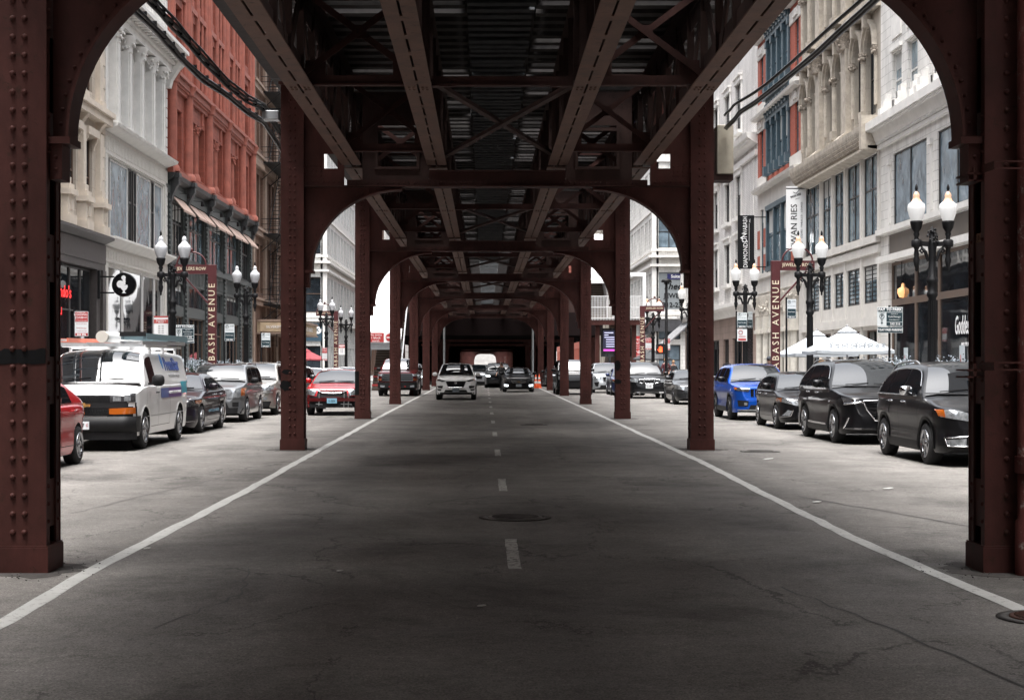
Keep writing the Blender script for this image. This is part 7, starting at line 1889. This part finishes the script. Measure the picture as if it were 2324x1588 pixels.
def small_sign(x, y, z1, w, h, num, label, red=False, top='', face=1.0, second=None, ph=None):
    t = empty('parking_sign', (x,y,.14), label, 'parking sign', 'parking signs'); post(t, x-w*.55, y+.04, ph or z1+.06, .032)
    m = MB(); m.box(x-w/2,x+w/2,y-.006,y,z1-h,z1); m.build('sign_panel', PW, t)
    mat = SIGNRED if red else SIGNGREEN; m = MB(); b = .01
    if red: m.box(x-w/2+b,x+w/2-b,y-.009,y-.006,z1-h*.42,z1-b); m.box(x-w/2+b,x+w/2-b,y-.009,y-.006,z1-h+b,z1-h*.87)
    else: m.box(x-w/2+b,x+w/2-b,y-.009,y-.006,z1-h*.86,z1-h*.50); m.box(x-w/2+b,x+w/2-b,y-.009,y-.006,z1-h+b,z1-h*.88)
    m.build('coloured_panels', mat, t)
    if red:
        lettering('LOADING', w*.22, WHITE, t, (x-w*.06,y-.011,z1-h*.13), ext=.001); lettering('ZONE', w*.22, WHITE, t, (x-w*.2,y-.011,z1-h*.25), ext=.001); lettering('COMMERCIAL', w*.11, WHITE, t, (x-w*.06,y-.011,z1-h*.045), ext=.001); lettering('24 HOUR PAID ZONE', w*.08, WHITE, t, (x,y-.011,z1-h*.37), ext=.001)
        lettering('PAY AT PAY BOX', w*.10, SIGNRED, t, (x,y-.009,z1-h*.50), ext=.001); lettering('ParkChicago', w*.15, SIGNRED, t, (x,y-.009,z1-h*.67), ext=.001); lettering('A MOBILE PAY APP', w*.09, SIGNRED, t, (x,y-.009,z1-h*.79), ext=.001)
        m = MB(); m.box(x+w*.05,x+w*.42,y-.012,y-.010,z1-h*.255,z1-h*.235); m.prism([(x+w*.08,z1-h*.27),(x+w*.0,z1-h*.245),(x+w*.08,z1-h*.22)], lambda a,c,d_: (a,y-d_,c), .010,.012); m.build('arrow_symbol', WHITE, t)
    else:
        lettering('P', w*.26, SIGNGREEN, t, (x-w*.26,y-.009,z1-h*.14), ext=.001, bold=.003); m = MB(); m.tube([(x-w*.26+w*.17*math.cos(2*PI*k/14), y-.01, z1-h*.14+w*.17*math.sin(2*PI*k/14)) for k in range(15)], .006, 5); m.box(x+w*.02,x+w*.42,y-.012,y-.009,z1-h*.12,z1-h*.10); m.prism([(x+w*.34,z1-h*.14),(x+w*.44,z1-h*.11),(x+w*.34,z1-h*.08)], lambda a,c,d_: (a,y-d_,c), .009,.012); m.build('arrow_symbol', SIGNGREEN, t)
        lettering('PAY AT PAY BOX', w*.11, SIGNGREEN, t, (x,y-.009,z1-h*.36), ext=.001); lettering('ParkChicago', w*.15, WHITE, t, (x,y-.011,z1-h*.66), ext=.001)
    lettering(num, w*.20, WHITE, t, (x,y-.011,z1-h*.935), ext=.001, bold=.002)
    if second:
        m = MB(); m.box(x-w/2,x+w/2,y-.006,y,z1-h-.05-h*.8,z1-h-.05); o = m.build('lower_panel', PW, t); m = MB(); q = z1-h-.05
        m.box(x-w*.4,x+w*.4,y-.009,y-.006,q-h*.76,q-h*.62); m.tube([(x-w*.15+w*.2*math.cos(2*PI*k/14), y-.01, q-h*.22+w*.2*math.sin(2*PI*k/14)) for k in range(15)], .012, 5); m.box(x-w*.35,x+w*.35,y-.009,y-.006,q-h*.52,q-h*.47); m.build('red_print', SIGNRED, t)
small_sign(-9.27, 36, 2.86, .31, .57, '803 996', 'red and white loading zone sign above the white van roof', True)
small_sign(-9.45, 58, 3.13, .36, .62, '545 505', 'white and green parking sign between the left archway sign and second lamp')
small_sign(-9.50, 68, 3.0, .38, .62, '545 505', 'white and green parking sign in front of the hotel canopy')
small_sign(9.62, 49, 3.68, .28, .60, '545 516', 'white and green parking sign fixed beside the right archway sign')
small_sign(9.42, 57.2, 3.53, .36, .55, '545 516', 'parking sign above a red tow zone sign left of the third right lamp', second=True)
small_sign(9.98, 59, 3.62, .26, .60, '545 516', 'parking sign turned aside on the third right lamp post')
small_sign(9.6, 72, 3.3, .34, .60, '545 516', 'red and white kerb sign behind the second right column', True)
small_sign(9.7, 92.5, 3.2, .36, .70, '803 112', 'red kerb sign just right of the far right archway sign', True)
small_sign(11.1, 95, 3.2, .36, .70, '803 114', 'red kerb sign beside the pedestrian signal', True)
small_sign(-9.25, 90.6, 2.6, .30, .75, '803 990', 'red kerb sign on the far left lamp post', True)
# map posters on lamp posts
for (x,y,z,w_,h_,lab) in ((-9.55,46.2,3.07,.42,.64,'white map poster with red heading on the left lamp post behind the van'),(-9.45,103.6,2.95,.40,.68,'white map poster with red heading on the far left lamp post')):
    t = empty('map_poster', (x,y,z), lab, 'poster'); m = MB(); m.box(x-w_/2,x+w_/2,y-.01,y,z-h_,z); m.build('board', WHITE, t)
    m = MB(); m.box(x-w_/2,x+w_/2,y-.014,y-.010,z-h_*.34,z-h_*.16); m.box(x-w_/2,x+w_/2,y-.013,y-.010,z-h_*.07,z); m.build('red_band', nmat('poster_red',(.45,.08,.07),.5), t)
    lettering('Jewelers', w_*.2, WHITE, t, (x,y-.016,z-h_*.21), ext=.001); lettering('Row', w_*.2, WHITE, t, (x,y-.016,z-h_*.295), ext=.001)
    m = MB()
    for k in range(5):
        for q in (-1,1): m.box(x+q*.05-.035,x+q*.05+.035,y-.013,y-.010,z-h_*(.45+.08*k)-.015,z-h_*(.45+.08*k)+.01)
    m.build('map_print', nmat('map_grey',(.3,.3,.3),.6), t)
    m = MB(); m.box(x+w_/2,x+w_/2+.1,y-.0,y+.03,z-.1,z-.06); m.box(x+w_/2,x+w_/2+.1,y-.0,y+.03,z-h_+.06,z-h_+.1); m.build('clamp', IRON, t)
# banners
BANB = nmat('black_banner', (.008,.008,.009), .7, spec=.2)
def banner(x0,x1,y,z0,z1,mat,label,wall):
    t = empty('hanging_banner', ((x0+x1)/2,y,z1), label, 'banner'); m = MB(); m.box(x0,x1,y-.02,y+.02,z0,z1); m.build('cloth', mat, t)
    m = MB()
    for z in (z0+.1,z1-.1): m.bar((x0,y,z),(wall,y,z),.05,.05); m.box(wall-.03,wall+.03,y-.12,y+.12,z-.3,z+.3)
    m.build('brackets', IRON, t); return t
t = banner(13.6,14.48,84,6.76,9.63,BANB,'tall black vertical banner with white lettering above the third right lamp',15.2)
lettering('DIAMONDS', .33, WHITE, t, (14.02,83.975,7.55), right=(0,0,1), up=(-1,0,0), sx=.85); lettering('ON', .40, WHITE, t, (13.97,83.975,8.42), right=(0,0,1), up=(-1,0,0), sx=.85); lettering('WABASH', .33, WHITE, t, (14.0,83.975,9.07), right=(0,0,1), up=(-1,0,0), sx=.72); lettering('INC.', .11, WHITE, t, (14.24,83.975,9.35), right=(0,0,1), up=(-1,0,0))
m = MB(); m.box(14.2,14.215,83.974,83.98,7.2,9.2); m.prism([(13.72,8.42),(13.86,8.33),(13.86,8.51)], lambda a,b,d_: (a,83.98-d_,b), .001,.006); m.build('emblem', WHITE, t)
t = banner(14.17,15.1,73.5,6.95,9.99,WHITE,'tall white vertical banner with outlined black lettering on the tan building',15.2)
lettering('IWAN RIES', .42, INK, t, (14.55,73.475,8.15), right=(0,0,1), up=(-1,0,0), sx=1.0); lettering('PIPES . CIGARS . TOBACCO . LOUNGE', .12, INK, t, (14.9,73.475,8.2), right=(0,0,1), up=(-1,0,0), space=1.25, sx=.84)
lettering('IWAN RIES', .14, INK, t, (14.62,73.475,9.55), right=(1,0,.35), up=(-.35,0,1), sx=.75, bold=.006); m = MB(); m.tube([(14.5,73.475,9.72),(14.62,73.475,9.66),(14.72,73.475,9.74),(14.78,73.475,9.84)],.014,5); m.tube([(14.6,73.475,9.38),(14.7,73.475,9.42),(14.8,73.475,9.44)],.01,5); m.build('pipe_emblem', INK, t)

# overhead cables
CABLE = nmat('black_cable', (.012,.012,.013), .35, spec=.6)
def cables(pts, X, offs, r, name, label, clips=True):
    P3 = [Vector((X, FPX*abs(X)/abs(px-1099.5), CAMZ+(826-py_)/FPX*(FPX*abs(X)/abs(px-1099.5)))) for px,py_ in pts]
    P3.sort(key=lambda p: p.y)
    t = empty(name, P3[0], label, 'cable', 'cables along the viaduct'); rr = random.Random(len(label))
    dense = []
    for k in range(60):
        u = k/59*(len(P3)-1); i = min(int(u),len(P3)-2); dense.append(P3[i].lerp(P3[i+1],u-i))
    first_dir = (P3[0]-P3[1]).normalized(); dense = [P3[0]+first_dir*1.5]+dense
    for j,(dx,dz) in enumerate(offs):
        ph = rr.uniform(0,6); m = MB(); m.tube([p+Vector((dx+.004*math.sin(k*.5+ph),0,dz+.005*math.cos(k*.4+ph))) for k,p in enumerate(dense)], r*rr.uniform(.8,1.2), 6); m.build('wire', CABLE, t)
    if clips:
        m = MB()
        for k in range(3,60,4): p = dense[k]; m.box(p.x-.035,p.x+.035,p.y-.015,p.y+.015,p.z-.05,p.z+.06)
        m.build('clip', IRON, t)
cables([(341,0),(380,42),(421,87),(466,138),(515,190),(560,225),(598,244),(640,309)], -4.28, [(-.03,.03),(.02,.0),(-.01,-.05),(.03,.06)], .022, 'cable_bundle', 'upper bundle of black cables on the left of the viaduct')
cables([(315,26),(363,71),(405,122),(463,177),(521,216),(566,254),(598,273),(640,338)], -4.36, [(-.03,.02),(.02,-.02),(-.01,-.06)], .026, 'cable_bundle', 'lower bundle of black cables on the left of the viaduct')
cables([(1954,0),(1851,93),(1742,190),(1665,240),(1645,262)], 4.72, [(0,0)], .028, 'overhead_cable', 'upper thick black cable on the right of the viaduct', False)
cables([(1980,0),(1851,119),(1742,209),(1678,254),(1645,291)], 4.78, [(0,0),(.04,-.02)], .026, 'overhead_cable', 'lower thick black cable on the right of the viaduct', False)
t = empty('junction_box', (-4.15,30.4,6.5), 'small grey junction box on the cables left of the second left column', 'box')
m = MB(); m.box(-4.30,-3.98,30.25,30.55,6.38,6.55); m.build('cabinet', GREY, t, bevel=.01); m = MB(); m.bar((-4.45,30.4,6.6),(-3.95,30.4,6.6),.03,.03); m.build('bracket', IRON, t)

# patio parasols
SQ = lambda k, n: math.cos(PI/n)/math.cos((k%4)/4*2*PI/n-PI/n)
def parasol(x,y,r_,zr,zt,mat,label,n=8,txt=None,rot=.3):
    t = empty('patio_parasol', (x,y,.14), label, 'parasol'); m = MB()
    ring = lambda rad,z,sag: [(x+rad*math.cos(2*PI*k/(n*4)+rot)*SQ(k,n), y+rad*math.sin(2*PI*k/(n*4)+rot)*SQ(k,n), z-sag*abs(math.sin(PI*(k%4)/4))) for k in range(n*4+1)]
    rows = [ring(.02,zt,0),ring(r_*.2,zt-(zt-zr)*.22,.0),ring(r_*.6,zt-(zt-zr)*.62,.015),ring(r_,zr,.03),ring(r_*1.0,zr-.09,.03)]
    m.grid(rows,0,False); m.grid([[(a,b,c+.035) for a,b,c in ring(.02,zt+.02,0)],[(a,b,c+.03) for a,b,c in ring(r_*.22,zt-(zt-zr)*.22,.0)]],0,False); m.build('canopy', mat, t)
    m = MB(); m.lathe([(.022,.14),(.022,zt)],8,(x,y,0)); m.lathe([(.02,zt+.02),(.035,zt+.07),(.0,zt+.11)],8,(x,y,0)); m.lathe([(.28,.14),(.28,.2),(.05,.24)],14,(x,y,0)); m.build('pole', GREY, t)
    m = MB()
    for k in range(n): a = 2*PI*k/n+rot; m.bar((x,y,zt-.04),(x+r_*.97*math.cos(a),y+r_*.97*math.sin(a),zr-.01),.02,.02)
    m.build('ribs', GREY, t)
    if txt: lettering(txt, .30, nmat('grey_script',(.12,.13,.14),.6), t, (x+.05,y-r_*.707*.80-.03,zr+(zt-zr)*.21+.035), right=(1,0,0), up=(0,1.06,.63), shear=.3, sx=1.5)
CLOTHW = nmat('white_parasol_cloth', (.40,.43,.46), .7, var=.06)
parasol(10.2,44,1.5,2.03,2.66,CLOTHW,'white square cafe parasol with grey script, nearer of two',4,'Goddess',PI/4)
parasol(11.05,52,1.5,2.0,2.72,CLOTHW,'white cafe parasol behind the right lamp post, farther of two',4,None,PI/4+.1)
parasol(10.5,98,1.3,2.0,2.55,nmat('dark_parasol',(.04,.042,.045),.7),'dark grey parasol by the far corner shop on the right')
parasol(-11.7,103,1.3,2.0,2.6,nmat('maroon_parasol',(.30,.05,.06),.7),'maroon parasol left of the second left column')

# planters with pale flowers
LEAF = nmat('planter_leaf', (.035,.06,.045), .6, var=.4); PETAL = nmat('pale_flowers', (.27,.31,.35), .6, var=.15)
def planter(x0,x1,y0,y1,h,label,seed,dens=420):
    t = empty('planter', ((x0+x1)/2,y0,.14), label, 'planter', 'flower planters on the pavements'); rr = random.Random(seed)
    m = MB(); m.box(x0,x1,y0,y1,.14,.75); m.box(x0-.04,x1+.04,y0-.04,y1+.04,.75,.82); m.build('planter_box', nmat('planter_dark',(.05,.05,.05),.6,var=.3), t)
    lf = MB(); fl = MB()
    for k in range(dens*4):
        x, y = rr.uniform(x0-.15,x1+.15), rr.uniform(y0-.1,y1+.1); top = h*(.72+.28*math.sin(y*2.3+seed)*math.cos(x*3+y*.9)); z = rr.uniform(.82, top)
        a, b = rr.uniform(0,6.3), rr.uniform(-.8,.8); s = rr.uniform(.025,.06); u = Vector((math.cos(a),math.sin(a),b)).normalized()*s; v = u.cross(Vector((rr.uniform(-1,1),rr.uniform(-1,1),1))).normalized()*s*.5
        p = Vector((x,y,z)); (lf if z < top-.22 or rr.random() < .4 else fl).add([p-u,p+v,p+u,p-v],[(0,1,2,3)],0)
    for k in range(dens//8):
        x, y = rr.uniform(x0-.1,x1+.1), rr.uniform(y0,y1); z = h*(.85+.2*rr.random())
        lf.tube([(x,y,.8),(x+rr.uniform(-.05,.05),y,z)], .008, 4)
        for q in range(22): p = Vector((x+rr.gauss(0,.05),y+rr.gauss(0,.05),z+rr.uniform(-.12,.08))); a, b = rr.uniform(0,6.3), rr.uniform(-1,1); u = Vector((math.cos(a),math.sin(a),b)).normalized()*rr.uniform(.015,.032); v = u.cross(Vector((rr.uniform(-1,1),rr.uniform(-1,1),1))).normalized()*rr.uniform(.012,.026); fl.add([p-u,p+v,p+u,p-v],[(0,1,2,3)],0)
    lf.build('leaves', LEAF, t, fix=False); fl.build('flowers', PETAL, t, fix=False)
planter(-10.4,-9.5,49.2,54.5,1.72,'long planter of pale flowers behind the dark left sedan',1,600)
planter(-10.6,-9.6,57.5,66,1.72,'planter of pale flowers behind the grey crossover',2,420)
planter(-10.3,-9.5,38,42,1.75,'planter of pale flowers behind the white van',3,300)
planter(9.6,10.3,30.5,33.4,1.72,'planter with tall white flower spikes left of the cowboy hat',4,260)
planter(9.7,10.5,36.5,42.5,1.72,'long planter of pale flowers below the parasols',5,420)
planter(9.7,10.3,26.5,29,1.6,'planter of pale flowers at the right near column',6,200)
# small black parking board with a round emblem
t = empty('parking_board', (-9.3,45.2,1.5), 'black board with a round red and blue P emblem behind the dark sedan', 'sign')
m = MB(); m.box(-9.45,-8.72,45.2,45.24,1.18,1.66); m.box(-9.42,-9.38,45.24,45.28,.14,1.6); m.box(-8.8,-8.76,45.24,45.28,.14,1.6); m.build('board', INK, t)
m = MB(); m.lathe([(.135,0),(.135,.008)],24,(-8.98,45.188,1.42),0,axis='y'); m.build('emblem_ring', WHITE, t); m = MB(); m.prism([(-8.98+.115*math.cos(a),1.42+.115*math.sin(a)) for a in [PI*.25+PI*k/12 for k in range(13)]], lambda a,b,d_: (a,45.188-d_,b), .001,.004); m.build('emblem_blue', nmat('emblem_blue',(.02,.05,.09),.4), t)
m = MB(); m.prism([(-8.98+.115*math.cos(a),1.42+.115*math.sin(a)) for a in [PI*1.25+PI*k/12 for k in range(13)]], lambda a,b,d_: (a,45.188-d_,b), .001,.004); m.build('emblem_red', SIGNRED, t); lettering('P', .2, WHITE, t, (-8.98,45.182,1.42), bold=.008)

# traffic cones
CONEO = nmat('cone_orange', (.75,.10,.02), .5); 
for k,(x,y) in enumerate(((3.25,107.5),(3.55,108.2),(3.75,107.2))):
    t = empty('traffic_cone', (x,y,0), ['orange traffic cone nearest the carriageway by the right columns','orange traffic cone in the middle of three by the right columns','orange traffic cone nearest the right column'][k], 'traffic cone', 'traffic cones'); m = MB()
    m.box(x-.2,x+.2,y-.2,y+.2,.0,.04); m.lathe([(.16,.04),(.03,.95),(.0,.96)],14,(x,y,0)); m.build('cone_body', CONEO, t); m = MB(); m.lathe([(.127,.32),(.103,.48)],14,(x,y,0),caps=False); m.lathe([(.082,.62),(.064,.75)],14,(x,y,0),caps=False); m.build('white_bands', WHITE, t)
# slim light pole and pedestrian signal
t = empty('light_pole', (10,86,.14), 'slim dark light pole at the far right crossing', 'light pole')
m = MB(); m.lathe([(.12,.14),(.09,.5),(.07,6.1),(.03,6.15)],12,(10,86,0)); m.build('post', IRON, t); m = MB(); m.lathe([(.02,6.1),(.3,6.15),(.26,6.28),(.05,6.35)],12,(10,86,0)); m.build('lamp_head', IRON, t)
t = empty('pedestrian_signal', (9.65,85.8,2.5), 'pedestrian signal glowing with a red hand', 'traffic signal')
m = MB(); m.box(9.42,9.92,85.7,85.95,2.2,2.75); m.bar((9.9,85.9,2.6),(10,86,2.6),.05,.05); m.build('housing', PLASTIC, t)
m = MB(); H_ = nmat('red_hand_glow',(.9,.08,.02),.4,emit=(1,.10,.03),es=.6); m.box(9.56,9.74,85.68,85.699,2.30,2.48)
for q in range(4): m.box(9.56+q*.047,9.595+q*.047,85.68,85.699,2.48,2.63-.02*abs(q-1.5))
m.bar((9.56,85.69,2.36),(9.49,85.69,2.46),.018,.03); m.build('hand_symbol', H_, t)

# ---------------------------------------------------------------- people
def person(x, y, label, shirt, pants, hair, pose='stand', h=1.75, face=0, hat=None, skin=None, sleeve=.5, longhair=False):
    """face: 0 looks away from the camera, PI looks at it"""
    k = h/1.75; t = empty('person', (x,y,.14), label, 'person', None, face)
    J = {'pel':(0,0,.95),'spn':(0,.01,1.15),'chs':(0,.02,1.36),'nck':(0,.0,1.50),'hd0':(0,.02,1.57),'hd1':(0,.03,1.65),'hd2':(0,.01,1.735),
         'shl':(-.17,.0,1.42),'ell':(-.25,-.02,1.14),'wrl':(-.24,.08,.90),'hnl':(-.235,.11,.82),
         'shr':(.17,.0,1.42),'elr':(.25,-.02,1.14),'wrr':(.24,.08,.90),'hnr':(.235,.11,.82),
         'hpl':(-.09,0,.90),'knl':(-.10,.03,.49),'anl':(-.105,-.01,.09),'tol':(-.11,.14,.035),'hpr':(.09,0,.90),'knr':(.10,.03,.49),'anr':(.105,-.01,.09),'tor':(.11,.14,.035)}
    if pose == 'walk': J.update({'knl':(-.10,.2,.52),'anl':(-.105,.28,.12),'tol':(-.11,.43,.06),'knr':(.10,-.05,.50),'anr':(.105,-.28,.13),'tor':(.11,-.16,.035),'ell':(-.25,-.14,1.15),'wrl':(-.25,-.04,.93),'hnl':(-.25,.02,.86),'elr':(.25,.08,1.14),'wrr':(.23,.26,.98),'hnr':(.23,.33,.95)})
    if pose == 'reach': J.update({'elr':(.26,.10,1.2),'wrr':(.20,.36,1.25),'hnr':(.19,.45,1.26)})
    if pose == 'hands': J.update({'elr':(.27,-.03,1.13),'wrr':(.12,.16,1.0),'hnr':(.06,.18,.98),'ell':(-.27,-.03,1.13),'wrl':(-.12,.16,1.0),'hnl':(-.05,.19,.98)})
    rad = {'pel':(.155,.11),'spn':(.145,.10),'chs':(.16,.11),'nck':(.055,.058),'hd0':(.062,.075),'hd1':(.076,.096),'hd2':(.06,.075),'sh':(.065,.065),'el':(.044,.044),'wr':(.03,.028),'hn':(.036,.022),'hp':(.09,.09),'kn':(.062,.06),'an':(.042,.045),'to':(.04,.03)}
    E = [('pel','spn'),('spn','chs'),('chs','nck'),('nck','hd0'),('hd0','hd1'),('hd1','hd2')]
    for s in 'lr': E += [('chs','sh'+s),('sh'+s,'el'+s),('el'+s,'wr'+s),('wr'+s,'hn'+s),('pel','hp'+s),('hp'+s,'kn'+s),('kn'+s,'an'+s),('an'+s,'to'+s)]
    names = list(J); vs = [Vector(J[n])*k for n in names]; rads = [rad.get(n) or rad[n[:2]] for n in names]
    ed = [(names.index(a),names.index(b)) for a,b in E]
    # fingers
    for s in 'lr':
        hn = Vector(J['hn'+s]); d_ = (hn-Vector(J['wr'+s])).normalized(); sd = Vector((0,1,0)).cross(d_); sd = Vector((1,0,0)) if sd.length < .1 else Vector((0,1,0))
        base = names.index('hn'+s)
        for q,(o_,ln) in enumerate(((-.027,.07),(-.009,.08),(.009,.075),(.027,.06),(.045,.045))):
            p1 = hn+sd*o_*(1 if q < 4 else 1)+d_*(ln*.5 if q < 4 else -.01); p2 = hn+sd*o_*1.1+d_*(ln*(1.0 if q < 4 else .6))+Vector((0,.012,0))
            vs += [p1*k,p2*k]; rads += [(.0095,.0095),(.008,.008)]; ed += [(base,len(vs)-2),(len(vs)-2,len(vs)-1)]
    me = bpy.data.meshes.new('tmp'); me.from_pydata(vs, ed, []); ob = bpy.data.objects.new('tmp', me); COL.objects.link(ob)
    md = ob.modifiers.new('s','SKIN'); sv = me.skin_vertices[0].data if me.skin_vertices else None
    if sv is None:
        ob.data.update(); sv = me.skin_vertices[0].data
    for i,(a,b) in enumerate(rads): sv[i].radius = (a*k,b*k)
    sv[0].use_root = True
    ob.modifiers.new('d','SUBSURF').levels = 1; ob.modifiers['d'].render_levels = 1
    dg = bpy.context.evaluated_depsgraph_get(); nm = bpy.data.meshes.new_from_object(ob.evaluated_get(dg)); bpy.data.objects.remove(ob)
    nm.name = 'body'; nm.materials.clear()
    for m_ in (skin or SKIN, shirt, pants, nmat('dark_shoes',(.03,.03,.03),.6)): nm.materials.append(m_)
    for p in nm.polygons:
        c = p.center/k; p.use_smooth = True; mi = 0
        if c.z < .09: mi = 3
        elif c.z < .98 and abs(c.x) < .2: mi = 2
        elif c.z < 1.47:
            mi = 1
            if abs(c.x) > .2 and c.z < 1.42-.5*sleeve: mi = 0
            if c.y > .14: mi = 0
        p.material_index = mi
    b = bpy.data.objects.new('body', nm); COL.objects.link(b); b.parent = t
    hc = Vector((0,.02,1.665))*k
    m = MB()
    rows = []
    for i in range(9):
        a = PI*.62*i/8; rr_ = .094*k*math.sin(a)+.001; rows.append([(hc.x+rr_*.9*math.cos(2*PI*j/16), hc.y-.012*k+rr_*1.12*math.sin(2*PI*j/16), hc.z+.105*k*math.cos(a)-(.05*k if math.sin(2*PI*j/16) < 0 and i > 5 else 0)*(i-5)/3*(2.2 if longhair else 1)) for j in range(17)])
    m.grid(rows); m.build('hair', hair, t, local=True)
    m = MB()
    f_ = .098*k
    m.rivet((hc.x,hc.y+f_,hc.z-.02*k),(0,1,0),.016*k,6)
    for sd in (-1,1): m.rivet((hc.x+sd*.076*k,hc.y+.005,hc.z-.02*k),(sd,0,0),.022*k,6)
    m.build('nose_and_ears', skin or SKIN, t, local=True)
    m = MB()
    for sd in (-1,1): m.rivet((hc.x+sd*.032*k,hc.y+f_*.93,hc.z+.01*k),(0,1,0),.009*k,6)
    m.box(hc.x-.025*k,hc.x+.025*k,hc.y+f_*.90,hc.y+f_*.97,hc.z-.066*k,hc.z-.058*k); m.build('eyes_and_mouth', nmat('eye_dark',(.05,.02,.02),.4), t, local=True)
    if hat:
        m = MB(); z = hc.z+.045*k
        if hat[0] == 'cowboy':
            rows = []
            for rr_,zz in ((.001,.135),(.05,.14),(.085,.11),(.10,.03),(.105,.0),(.15,.0),(.21,.01)):
                rows.append([(hc.x+rr_*1.0*math.cos(2*PI*j/24), hc.y+rr_*1.15*math.sin(2*PI*j/24), z+zz-(.025 if rr_ < .06 else 0)+(.075*abs(math.cos(2*PI*j/24))**3 if rr_ > .14 else 0)*(rr_-.105)/.105) for j in range(25)])
            m.grid(rows)
        else:
            rows = [[(hc.x+rr_*.95*math.cos(2*PI*j/18), hc.y+rr_*1.15*math.sin(2*PI*j/18), z+zz) for j in range(19)] for rr_,zz in ((.001,.075),(.05,.066),(.088,.03),(.094,-.015))]
            m.grid(rows); m.prism([(-.07,.08),(.07,.08),(.06,.18),(0,.20),(-.06,.18)], lambda a,b_,d_: (hc.x+a, hc.y+b_, z-.02+d_), 0, .012)
        m.build('hat', hat[1], t, local=True)
    return t
DKH = nmat('dark_hair', (.03,.018,.012), .6); FAIR = nmat('fair_hair', (.28,.17,.08), .6); GRYH = nmat('grey_hair', (.25,.25,.25), .6)
WT = nmat('white_shirt', (.68,.68,.68), .8); LG = nmat('light_grey_shirt', (.45,.46,.48), .8); MAR = nmat('maroon_shirt', (.07,.012,.018), .8); BKS = nmat('black_shirt', (.014,.014,.016), .8)
KH = nmat('khaki_trousers', (.24,.17,.10), .8); JEAN = nmat('dark_jeans', (.03,.04,.07), .8); ORS = nmat('orange_top', (.60,.16,.05), .8); TANS = nmat('tan_shirt', (.30,.24,.18), .8)
person(10.05,30.0,'person in a white cowboy hat behind the black crossover at the right near column',TANS,JEAN,DKH,'walk',1.72,2.6,('cowboy',nmat('white_straw_hat',(.72,.70,.64),.7)))
person(9.75,45.3,'fair haired person in a white top below the cafe parasol',WT,JEAN,FAIR,'walk',1.66,-.6,longhair=True)
person(10.12,43.2,'dark haired person standing under the nearer white parasol',BKS,JEAN,DKH,'stand',1.70,-1.2)
person(9.42,51.6,'person in a dark cap and pale grey shirt beside the blue crossover',LG,JEAN,DKH,'reach',1.74,2.0,('cap',nmat('dark_cap',(.03,.035,.045),.7)))
m_ = person(10.2,88,'person in a maroon T-shirt with a round back print and khaki trousers',MAR,KH,FAIR,'hands',1.84,.25,sleeve=.55)
m = MB(); m.lathe([(.0,0),(.105,.0)],18,(0,-.118,1.38),0,axis='y',caps=False); m.lathe([(.045,-.004),(.06,-.004)],14,(0,-.118,1.38),0,axis='y',caps=False); m.build('back_print', nmat('print_pale',(.5,.42,.42),.8), m_, local=True)
person(10.72,88.8,'person in black beside the one in the maroon T-shirt',BKS,BKS,FAIR,'stand',1.72,3.0)
person(9.95,93,'person in grey waiting between the black crossover and the archway sign',LG,JEAN,DKH,'stand',1.7,.4)
person(1.03,95.6,'person in dark clothes walking left of the black sedan in the road',BKS,BKS,DKH,'walk',1.76,PI*.9).location.z = 0
person(-10.9,56.5,'grey haired person in an orange top behind the pale flowers on the left',ORS,JEAN,GRYH,'walk',1.66,.3)
